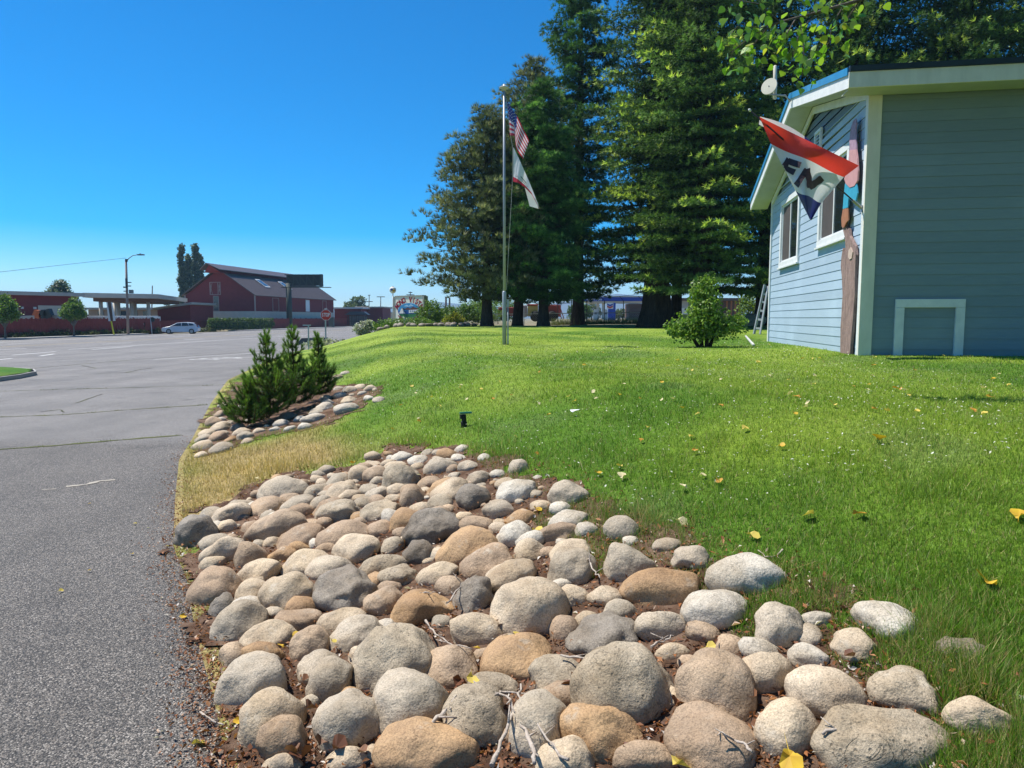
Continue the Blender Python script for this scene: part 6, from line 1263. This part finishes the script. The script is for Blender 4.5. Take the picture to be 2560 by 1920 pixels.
# stop sign
sy = 51.; sx = px(815, sy); sgz = zg(sx, sy); ss = thing('stop_sign', 'red octagonal stop sign with white letters on pale green post', 'sign', Vector((sx, sy, sgz))); sc0 = at(815, 787.5, sy); R_ = .40
MB().bar(Vector((sx, sy+.04, sgz-.2)), Vector((sx, sy+.04, sc0.z+.42)), .09, .06).build('post', pm('pale_green_post', (.42, .50, .42), None, .6), ss)
oct_ = lambda r_, y: [sc0+Vector((r_*math.cos(math.pi/8+k*math.pi/4), y, r_*math.sin(math.pi/8+k*math.pi/4))) for k in range(8)]
MB().prism(oct_(R_, -.02), Vector((0, .02, 0))).build('white_border', M_wht, ss); MB().prism(oct_(R_*.93, -.03), Vector((0, .008, 0))).build('red_face', pm('stop_red', (.52, .045, .025), None, .5), ss)
for i, ch in enumerate('STOP'):
    V, F = textmesh(ch, .36, 0, .012); MB().add([sc0+Vector(((i-1.5)*.148+v.x*.62, -.036, v.y)) for v in V], F).build('letter', M_wht, ss)
MB().box(sc0+Vector((0, 0, .44)), .16, .06, .07).build('cap', M_wht, ss)
tpb = gb(772, 40); tpo = thing('post', 'slim grey T shaped post standing by the concrete headwall', 'post', tpb); MB().bar(tpb-UP*.1, at(771, 813, 40), .06).build('upright', M_gal, tpo); MB().bar(at(757, 813, 40), at(777, 813, 40), .05, .06).build('crossbar', M_gal, tpo)
cb = roadpt(762, 862); mb = MB(); mb.prism([Vector((cb.x-.7, cb.y, cb.z-.05)), Vector((cb.x+1.2, cb.y, cb.z-.05)), Vector((cb.x+1.1, cb.y+.1, cb.z+.5)), Vector((cb.x-.25, cb.y+.1, cb.z+.48))], Vector((.3, 1.2, 0))); tag(mb.build('culvert_headwall', pm('dark_concrete', (.10, .105, .09), (.07, .072, .06), .9, 3.)), 'dark concrete culvert headwall at the driveway edge', 'headwall')
# billboard seen from behind
by = 137.; bb_ = Vector((px(726, by), by, -.5)); bil = thing('billboard', 'dark billboard seen from behind with diagonal truss on single post', 'billboard', bb_)
M_bb = pm('billboard_green', (.05, .062, .05), (.04, .05, .042), .7, 1.)
zt_, zb__ = zpx(687, by), zpx(716, by); MB().tube([bb_-UP*.3, Vector((bb_.x, by, zb__+.6))], [.55, .50], 14).build('column', M_bb, bil, True)
x0, x1 = px(713, by), px(810, by); MB().ob(Vector((x0+.6, by+.35, zb__+.15)), Vector((x1-x0-.6, 0, 0)), Vector((0, .12, 0)), UP*(zt_-zb__-.1)).build('panel', pm('panel_back', (.045, .05, .045), None, .8), bil)
for k in range(6): xx = x0+.7+(x1-x0-1.2)*k/5; MB().bar(Vector((xx, by, zb__)), Vector((xx, by, zt_)), .12, .12, (0, 1, 0)).build('stud', M_bb, bil); (MB().bar(Vector((xx, by-.05, zt_-.1)), Vector((xx+(x1-x0-1.2)/5, by-.05, zb__+.1)), .1, .1, (0, 1, 0)).build('truss_brace', M_bb, bil) if k < 5 else None)
for z in (zb__, zt_): MB().bar(Vector((x0+.3, by-.02, z)), Vector((x1-.1, by-.02, z)), .16, .18).build('truss_chord', M_bb, bil)
MB().ob(Vector((x1-.35, by-.4, zb__-.05)), Vector((.35, 0, 0)), Vector((0, 1.1, 0)), UP*(zt_-zb__+.15)).build('side_panel', M_bb, bil); MB().ob(Vector((x0-.3, by-.5, zb__-.25)), Vector((x1-x0+1.9, 0, 0)), Vector((0, .8, 0)), UP*.12).build('walkway', M_bb, bil)
# bus shelter
sy_ = 169.; s0, s1 = px(869, sy_), px(918, sy_); sz = zg(s0, sy_); sh_ = thing('bus_shelter', 'dark framed bus shelter with glass panels and pitched roof', 'shelter', Vector(((s0+s1)/2, sy_, sz))); ztop_ = zpx(787, sy_)
for i in range(6):
    x = s0+.2+(s1-s0-.4)*i/5
    for y in (0, 1.6): MB().ob(Vector((x-.06, sy_+y, sz)), Vector((.12, 0, 0)), Vector((0, .12, 0)), UP*(ztop_-sz)).build('post', M_dk, sh_)
    if i < 5: MB().ob(Vector((x+.07, sy_+1.64, sz+.25)), Vector(((s1-s0-.4)/5-.14, 0, 0)), Vector((0, .03, 0)), UP*(ztop_-sz-.5)).build('pane', pm('shelter_glass', (.16, .17, .2), (.1, .09, .1), .2, 1., spec=.5), sh_)
for z in (sz+.2, sz+1.2, ztop_-.15): MB().ob(Vector((s0+.2, sy_+1.58, z)), Vector((s1-s0-.4, 0, 0)), Vector((0, .05, 0)), UP*.1).build('rail', M_dk, sh_)
MB().prism([Vector((s0-.5, sy_-.5, ztop_)), Vector((s1+.5, sy_-.5, ztop_)), Vector((s1-.6, sy_-.5, ztop_+.75)), Vector((s0+.9, sy_-.5, ztop_+.75))], Vector((0, 2.6, 0))).build('roof', pm('slate_roof', (.05, .06, .075), None, .5), sh_)
ub = onkerb(830, 1.2); tag(MB().box(ub+UP*1.0, 1.0, 1.0, 2.1).box(ub+UP*2.1, 1.1, 1.1, .1).build('utility_cabinet', pm('cabinet_grey', (.11, .12, .10), None, .7)), 'tall dark grey utility cabinet behind the stop sign', 'cabinet')
# ---- white car parked at the far kerb
def make_car(P, yaw):
    R = Matrix.Rotation(yaw, 3, 'Z'); root = thing('parked_car', 'small white hatchback parked on the far side of the highway', 'car', P); W2 = .87
    M_cp = pm('white_car_paint', (.62, .66, .72), None, .25, 1., spec=.6); M_cg = pm('car_glass', (.02, .03, .04), None, .06, spec=.7); M_tr = pm('tyre', (.015, .015, .015), None, .8); M_rm = pm('rim', (.3, .31, .33), None, .35, metal=.6)
    def L(x, y, z): return P+R@Vector((x, y, z))
    side = [(-2.15, .32), (-2.18, .62), (-2.05, .80), (-1.2, .96), (-.35, 1.40), (.6, 1.47), (1.55, 1.38), (2.0, 1.02), (2.13, .75), (2.1, .35), (1.7, .22), (-1.7, .22)]
    mb = MB(); V = []; n = len(side)
    for w_, in_ in ((-1, 0), (1, 0)):
        for (x, z) in side: V.append(L(x, w_*(W2-max(0, z-.95)*.42), z))
    mb.add(V, [tuple(range(n))[::-1], tuple(range(n, 2*n))]+[(i, (i+1) % n, (i+1) % n+n, i+n) for i in range(n)]); mb.build('body', M_cp, root, False, .03)
    for s in (-1, 1):
        for pts in ([(-1.05, 1.0), (-.30, 1.34), (.12, 1.38), (.12, 1.0)], [(.2, 1.0), (.2, 1.39), (.85, 1.38), (1.0, 1.02)], [(1.08, 1.04), (.95, 1.37), (1.42, 1.31), (1.65, 1.08)]):
            MB().prism([L(x, s*(W2-max(0, z-.95)*.42+.004), z) for x, z in pts], R@Vector((0, s*.012, 0))).build('side_window', M_cg, root)
        for x in (-1.35, 1.32):
            wl_ = MB().lathe(L(x, s*(W2-.2), .32), [(.32, -.0), (.33, .04), (.33, .18), (.30, .21)], 20, R@Vector((0, s, 0))).build('wheel', M_tr, root, True); MB().lathe(L(x, s*(W2+.012), .32), [(.21, 0), (.21, .015), (.05, .02)], 14, R@Vector((0, s, 0))).build('rim', M_rm, wl_)
        MB().prism([L(-2.13, s*.5, .62), L(-2.13, s*.82, .64), L(-1.9, s*.84, .80), L(-2.0, s*.55, .77)], R@Vector((-.06, 0, .03))).build('headlight', pm('lamp_glass', (.6, .62, .65), None, .1), root); MB().prism([L(2.08, s*.6, .85), L(2.0, s*.85, .88), L(1.9, s*.85, 1.08), L(2.0, s*.6, 1.05)], R@Vector((.06, 0, 0))).build('tail_light', pm('tail_red', (.3, .02, .02), None, .2), root)
    MB().prism([L(-1.16, -.72, 1.0), L(-1.16, .72, 1.0), L(-.40, .6, 1.385), L(-.40, -.6, 1.385)], R@Vector((-.03, 0, .04))).build('windscreen', M_cg, root); MB().prism([L(1.60, -.62, 1.345), L(1.60, .62, 1.345), L(1.98, .7, 1.06), L(1.98, -.7, 1.06)], R@Vector((.03, 0, .03))).build('rear_window', M_cg, root)
cy_ = 92.; make_car(Vector((px(456, cy_), cy_, float(zroad(px(456, cy_), cy_)))), math.radians(14))
# distant poles
for (u, Y, v0, v1, arms, lb) in ((923, 210, 738, 792, ((738, 3), (754, 9)), 'far utility pole with wide crossarm behind red annex'), (952, 200, 742, 792, ((742, 10),), 'far utility pole with single crossarm left of the sign'), (1026, 190, 729, 792, ((731, 5), (737, 10)), 'far utility pole rising behind the RV park sign'), (381, 160, 714, 792, (), 'far thin mast behind the canopy'), (1115, 85, 742, 805, (), 'thin dark pole standing beyond the shrubs'), (1124, 90, 744, 800, (), 'brown wooden pole beside the thin dark pole')):
    b_ = bp_(u, Y); t_ = thing('utility_pole', lb, 'pole', b_); MB().tube([b_-UP*.2, at(u, v0, Y)], [.16, .10], 7).build('shaft', pm('far_pole', (.16, .11, .10), None, .85), t_)
    for (v, w_) in arms: MB().bar(at(u-w_, v, Y), at(u+w_, v, Y), .14, .2).build('crossarm', MATS['far_pole'], t_)
# clutter behind the fence: barricades, tank, kiosk roof
bx_ = bp_(100, 82); tag(MB().prism([bx_+Vector((-2.2, 0, 1.9)), bx_+Vector((2.4, 0, 1.9)), bx_+Vector((2.2, 0, 2.35)), bx_+Vector((-1.9, 0, 2.25))], Vector((0, 2, 0))).box(bx_+Vector((0, 1, .95)), 4., 1.8, 1.9).build('storage_bin', M_grf), 'grey storage bin showing above the red fence', 'bin')
for i, u in enumerate((96, 112, 122)):
    b_ = bp_(u, 81); mb = MB(); mb.prism([b_+Vector((-.5, 0, 2.3)), b_+Vector((.5, 0, 2.3)), b_+Vector((.25, 0, 2.85+.1*i)), b_+Vector((-.2, 0, 2.9))], Vector((0, .6, 0))); mb.box(b_+Vector((0, .3, 1.15)), .5, .5, 2.3); tag(mb.build('equipment', pm('orange_plastic', (.55, .12, .03), None, .6) if i == 0 else M_dk), ['orange barrier on the storage bin behind red fence', 'dark machinery piled beside the orange barrier', 'dark low machinery behind the red fence'][i], 'equipment')
wt_ = bp_(306, 97); tag(MB().box(wt_+UP*1.1, 9.6, 2.2, 2.2).box(wt_+UP*2.22, 9.2, 1.9, .12).build('container', M_wht), 'long white container top showing above the red fence', 'container')

# ================================================================== RV park sign and what stands behind the lawn
sY = 47.; sa, sb = px(982, sY), px(1064, sY); sgz = zg((sa+sb)/2, sY); z0, z1 = zpx(808, sY), zpx(741, sY)
rv = thing('park_sign', 'cream board lettered MONO VISTA RV PARK with painted landscape oval', 'sign', Vector(((sa+sb)/2, sY, sgz)))
M_cr = pm('sign_cream', (.82, .79, .68), (.76, .73, .62), .6, 2.); MB().ob(Vector((sa, sY, sgz-.1)), Vector((sb-sa, 0, 0)), Vector((0, .28, 0)), UP*(z1-sgz+.1)).build('board', M_cr, rv)
fr = MB(); 
for (xa, xb, za, zb_) in ((sa-.05, sa+.04, z0, z1), (sb-.03, sb+.08, z0, z1), (sa+.04, sb-.03, z1-.02, z1+.06)): fr.ob(Vector((xa, sY-.03, za)), Vector((xb-xa, 0, 0)), Vector((0, .34, 0)), UP*(zb_-za))
fr.build('frame', pm('sign_frame', (.34, .34, .30), None, .6), rv)
oc = at(1023, 776.5, sY-.01); ow, oh = 31/FPX*sY, 18.5/FPX*sY
def ov(name, pts, mat, dy): MB().prism([oc+Vector((x*ow, dy, z*oh)) for x, z in pts], Vector((0, .008, 0))).build(name, mat, rv)
el = [(math.cos(a), math.sin(a)) for a in np.linspace(0, 2*math.pi, 41)[:-1]]; ov('oval_rim', [(x*1.05, z*1.07) for x, z in el], M_wht, -.012)
blue1, blue2, brn, grn2, skyb = pm('oval_blue', (.015, .09, .30), None, .5), pm('oval_sky', (.05, .28, .55), None, .5), pm('oval_brown', (.12, .05, .04), None, .6), pm('oval_green', (.03, .16, .06), None, .6), None
ov('painted_sky', el, blue2, -.022); ov('painted_lake', [p for p in el if p[1] < .12]+[], blue1, -.032)
ov('painted_hills', [(-.72, .12), (-.6, .38), (-.35, .25), (-.1, .42), (.15, .30), (.4, .5), (.75, .35), (.88, .1)], brn, -.042)
ov('painted_snow', [(-.45, .55), (-.2, .8), (0, .62), (.2, .88), (.45, .6), (.1, .52)], pm('oval_snow', (.35, .55, .72), None, .5), -.030)
ov('painted_meadow', [p for p in el if p[1] < -.42], grn2, -.052); ov('painted_tufa', [(-.85, -.38), (-.66, .25), (-.55, .32), (-.42, -.1), (-.28, -.38)], M_wht, -.062); ov('painted_camper', [(.05, -.32), (.05, .08), (.9, .12), (.95, -.32)], M_wht, -.062)
for x in (.15, .35, .52, .70): ov('painted_window', [(x, -.12), (x, .0), (x+.1, .0), (x+.1, -.12)], blue1, -.072)
M_mar = pm('maroon_letters', (.30, .012, .03), None, .5)
def arch(txt, rx, rz, a0, a1, size, flip=False):
    n_ = len(txt)
    for i, ch in enumerate(txt):
        if ch == ' ': continue
        a = math.radians(a0+(a1-a0)*(i+.0)/(n_-1)); V, F = textmesh(ch, size*1.08, 0, .045*size); c = oc+Vector((math.cos(a)*rx, -.016, math.sin(a)*rz)); th = (a-math.pi/2)*.62 if not flip else (a+math.pi/2)*.62
        MB().add([c+Vector((v.x*1.05*math.cos(th)-v.y*1.5*math.sin(th), 0, v.x*1.05*math.sin(th)+v.y*1.5*math.cos(th))) for v in V], F).build('letter', M_mar, rv)
arch('MONO VISTA', ow*1.17, oh*1.42, 158, 22, .30); arch('RV PARK', ow*1.1, oh*1.42, 222, 318, .32, True)
rv.rotation_euler = (0, 0, math.radians(-40)); rv.scale = (1.3, 1, 1)
gp = Vector((px(983, sY)-.02, sY+.3, sgz)); gl_ = thing('globe_lamp', 'round white globe painted with coloured patches on pole beside the sign', 'lamp', gp); gc = at(982, 725, sY+.3)
MB().tube([gp-UP*.1, gc], .035, 8).build('pole', M_wht, gl_, True)
r_ = .22; mb = MB(); mb.lathe(gc, [(r_*math.sin(a), -r_*math.cos(a)) for a in np.linspace(.05, math.pi-.05, 14)], 20); mb.build('globe', M_wht, gl_, True); MB().lathe(gc+UP*r_*.97, [(.06, 0), (.05, .03)], 10).build('cap', M_grf, gl_)
for (dx, dz, s_, m_) in ((-.07, .03, .08, blue1), (.10, -.05, .075, pm('globe_yellow', (.6, .33, .02), None, .5)), (.0, -.0, .05, brn)): 
    yy = -math.sqrt(max(r_*r_-dx*dx-dz*dz, .001)); MB().lathe(gc+Vector((dx, yy, dz)), [(s_, -.015), (s_*.9, .006)], 12, Vector((dx, yy, dz))).build('patch', m_, gl_)
# dark stone edging of the sign bed
er = random.Random(3)
for i in range(15):
    u = 955+i*16.5+er.uniform(-4, 4); Y = 41.2+.25*math.sin(i); b_ = gb(u, Y); put_rock(b_+UP*.08, er.uniform(.16, .34), .22, er.uniform(.08, .17), er.uniform(-10, 10), 'd', 'dark lava rock edging the bed below the RV park sign', 'rocks edging the sign bed', er.uniform(0, 3), 300+i, 2)
# chain link fence, posts with angled arms and wire
M_lnk = pm('fence_steel', (.45, .46, .46), None, .45, metal=.5)
cf_ = thing('chain_link_fence', 'tall chain link fence with angled barbed wire arms behind the conifers', 'fence', gb(1480, 49)); cY = 49.
us_ = [1215, 1262, 1310, 1360, 1394, 1428, 1466, 1510, 1557, 1604, 1650, 1700]
pts_ = []
for u in us_:
    b_ = gb(u, cY); pts_.append(b_); tpp = Vector((b_.x, b_.y, zpx(752 if u > 1340 else 770, cY))); MB().tube([b_-UP*.1, tpp], .028, 6).build('post', M_dk if u > 1340 else M_lnk, cf_)
    if u > 1340: MB().tube([tpp, tpp+Vector((-.28, .0, .32))], .018, 5).build('barb_arm', M_dk, cf_)
for z in (zpx(782, cY),): MB().bar(Vector((pts_[0].x, cY-.03, z-.1)), Vector((pts_[-1].x, cY-.03, z+.05)), .05).build('top_rail', M_lnk, cf_)
for dz in (0, .16, .32): MB().tube([Vector((px(1360, cY)-dz*.9, cY, zpx(752, cY)+dz)), Vector((px(1700, cY)-dz*.9, cY, zpx(752, cY)+dz))], .005, 3).build('barbed_wire', M_dk, cf_)
mb = MB(); zl, zh = zg(px(1230, cY), cY), zpx(782, cY)-.08; xa, xb = px(1215, cY), px(1700, cY); k = 0
while xa+k*.09 < xb:                                   # woven mesh as thin diagonal wires
    x = xa+k*.09; hh = zh-zl
    for s in (-1, 1):
        x2 = x+s*hh; mb.add([(x, cY, zl), (x+.006, cY, zl), (x2+.006, cY, zh), (x2, cY, zh)], [(0, 1, 2, 3)])
    k += 1.4
tag(mb.build('mesh_wires', M_lnk, cf_), kind='stuff')
# weeds along that fence
for i, u in enumerate(range(1385, 1610, 15)):
    b_ = gb(u, 47.5+.3*math.sin(i)); n_ = 160; blx = b_.x+RNG.normal(0, .28, n_); bly = b_.y+RNG.normal(0, .3, n_); o = blades('weed_tuft', blx, bly, RNG.uniform(.15, .55, n_), np.full(n_, .03), .25, np.tile([.16, .18, .07], (n_, 1))*RNG.uniform(.6, 1.3, (n_, 1))); tag(o, 'tall pale weeds along the chain link fence', 'weeds')
# red vehicle parked behind the trees
vy = 58.; tr0 = bp_(1320, vy); ft = thing('fire_truck', 'old faded red truck with yellow tank parked behind the tree trunks', 'truck', tr0); M_fr = pm('faded_red', (.36, .07, .05), (.24, .06, .05), .6, 2.); M_fy = pm('faded_yellow', (.5, .40, .12), (.4, .3, .1), .6, 2.)
def vb(u0, u1, v0, v1, dy, dep, mat, nm): MB().ob(Vector((px(u0, vy), vy+dy, zpx(v1, vy))), Vector((px(u1, vy)-px(u0, vy), 0, 0)), Vector((0, dep, 0)), UP*(zpx(v0, vy)-zpx(v1, vy))).build(nm, mat, ft, False, .06)
vb(1285, 1301, 752, 790, 0, 2., M_fr, 'cab'); vb(1286, 1300, 757, 767, -.03, .05, gl, 'cab_window'); vb(1246, 1286, 768, 790, .1, 1.8, M_fr, 'hood'); vb(1302, 1318, 763, 792, 0, 2., pm('faded_grey', (.35, .3, .3), None, .7), 'side_locker'); vb(1320, 1345, 764, 791, 0, 2.1, M_fy, 'tank'); vb(1318, 1346, 760, 764, -.1, 2.3, M_fr, 'tank_rim'); vb(1370, 1402, 762, 792, 0, 2., M_fr, 'rear_body')
for u in (1262, 1338, 1380): MB().lathe(Vector((px(u, vy), vy+.05, zpx(794, vy)+.1)), [(.40, 0), (.42, .05), (.42, .25), (.2, .27)], 18, (0, -1, 0)).build('wheel', pm('old_tyre', (.02, .02, .02), None, .8), ft, True)
for du in (0, 6): MB().bar(at(1392+du, 762, vy-.6), at(1404+du, 797, vy-.8), .06).build('ladder_rail', M_fr, ft)
# filling station
gy = 150.; g0, g1 = px(1456, gy), px(1600, gy); gs = thing('filling_station', 'filling station with deep blue canopy and white lettering behind the fence', 'station', bp_(1530, gy)); gz = zg(px(1530, gy), gy)
M_cb = pm('canopy_blue', (.012, .05, .36), None, .4); zc0, zc1 = zpx(753, gy), zpx(743, gy)
MB().ob(Vector((g0, gy, zc0)), Vector((g1-g0+3, 0, 0)), Vector((0, 9, 0)), UP*(zc1-zc0)).build('canopy', M_cb, gs); MB().ob(Vector((g0-.3, gy-.05, zc1+.003)), Vector((g1-g0+3.3, 0, 0)), Vector((0, 9.1, 0)), UP*.2).build('canopy_top', M_grf, gs); MB().ob(Vector((g0+1.2, gy+.3, zc0-.32)), Vector((g1-g0, 0, 0)), Vector((0, 8.4, 0)), UP*.318).build('canopy_soffit', M_bge, gs)
for i, ch in enumerate('Chevron'):
    V, F = textmesh(ch, .85, 0, .02); MB().add([Vector((px(1468.5+i*5.3, gy)+v.x, gy-.03, (zc0+zc1)/2+v.y)) for v in V], F).build('letter', M_wht, gs)
for u in (1499, 1513): MB().box(Vector((px(u, gy), gy+4, (gz+zc0)/2)), .5, .5, zc0-gz-.33).build('column', M_wht, gs)
for u in (1492, 1517): 
    pu = MB().box(Vector((px(u, gy), gy+3, gz+1.0)), .9, .6, 2.0).box(Vector((px(u, gy), gy+3, gz+2.1)), .7, .5, .3).build('fuel_pump', M_wht, gs); MB().box(Vector((px(u, gy), gy+2.68, gz+1.4)), .5, .03, .4).build('pump_screen', M_dk, pu)
pyl = MB().box(Vector((px(1528, gy-3), gy-3, gz+(zpx(757, gy-3)-gz)/2)), 1.5, .5, zpx(757, gy-3)-gz).build('price_pylon', M_cb, gs)
lx, lz = px(1523.5, gy-3.3), zpx(764.5, gy-3.3); MB().box(Vector((lx, gy-3.32, lz)), 1.35, .08, 1.2).build('emblem_panel', M_wht, pyl)
for (dz, m_) in ((.30, M_cb), (-.12, pm('emblem_red', (.5, .03, .04), None, .5))):
    MB().prism([Vector((lx+x, gy-3.39, lz+dz+z)) for x, z in ((-.58, .16), (0, -.08), (.58, .16), (.58, -.16), (0, -.42), (-.58, -.16))], Vector((0, .02, 0))).build('chevron_stripe', m_, pyl)
kio = MB().ob(Vector((px(1572, gy+4), gy+4, gz-.2)), Vector((4, 0, 0)), Vector((0, 6, 0)), UP*(zpx(757, gy+4)-gz)).build('kiosk', pm('kiosk_brown', (.14, .085, .075), None, .8), gs)
for (u, Y, w_, h_, lb) in ((1447, 120, 2.0, 3.2, 'round dark green tree left of the filling station'), (1478, 165, 2.6, 4.4, 'olive tree behind the filling station pumps'), (1555, 175, 3, 2.8, 'low grey green scrub beyond the filling station')):
    leafy('broadleaf_tree', lb, bp_(u, Y), [((0, 0, h_*.55), (w_*.75, w_*.7, h_*.42)), ((w_*.5, 0, h_*.4), (w_*.5, w_*.5, h_*.33)), ((-w_*.5, 0, h_*.42), (w_*.5, w_*.5, h_*.35))], 800, .28, GRN if Y < 130 else OLV, tr=.15, seed=int(u))
# brown house behind the bush and things around it
shed('lodge', 'brown roofed house with open timber porch behind the green bush', 1690, 1850, 95, 752, pm('lodge_brown', (.12, .075, .06), None, .8), pm('lodge_roof', (.13, .10, .09), None, .8), 9, 0, [(1700, 1718, 748, 770, M_grf), (1700, 1718, 770, 786, M_wht)]+[(u, u+4, 752, 790, pm('orange_post', (.34, .15, .07), None, .8)) for u in (1812, 1823, 1833, 1843)])
leafy('broadleaf_tree', 'light green tree between the bush and the ladder', gb(1888, 48), [((0, 0, 1.6), (1.3, 1.2, 1.2)), ((.6, 0, 2.4), (.9, .9, .8)), ((-.5, 0, .9), (.8, .8, .7))], 900, .14, LIM, tr=.08, seed=95)
p = gb(1868, 40); put_rock(p+UP*.2, 1.0, .6, .45, 5, 'b', 'low brown boulder beyond the lawn beside the ladder', None, .2, 77, 3)
wire2 = thing('power_line', 'thin black cable crossing behind the conifer trunks', 'wire', at(1440, 756, 52)); MB().tube([at(u, v, 52) for u, v in ((1380, 762), (1440, 756), (1520, 744), (1610, 734), (1700, 724), (1800, 714), (1930, 700), (2060, 690))], .018, 4).build('cable', M_dk, wire2)

# ================================================================== the air: thin blue haze towards the lake
hz_ = MB().ob((-4600, -60, -6), (10500, 0, 0), (0, 4400, 0), (0, 0, 150)).build('haze', [])
m = bpy.data.materials.new('haze'); m.use_nodes = True; t = m.node_tree; t.nodes.clear(); o_ = t.nodes.new('ShaderNodeOutputMaterial'); pv = t.nodes.new('ShaderNodeVolumePrincipled')
pv.inputs['Color'].default_value = (.42, .72, 1, 1); pv.inputs['Density'].default_value = .00026; pv.inputs['Anisotropy'].default_value = .2; t.links.new(pv.outputs[0], o_.inputs['Volume']); hz_.data.materials.append(m); tag(hz_, kind='stuff')
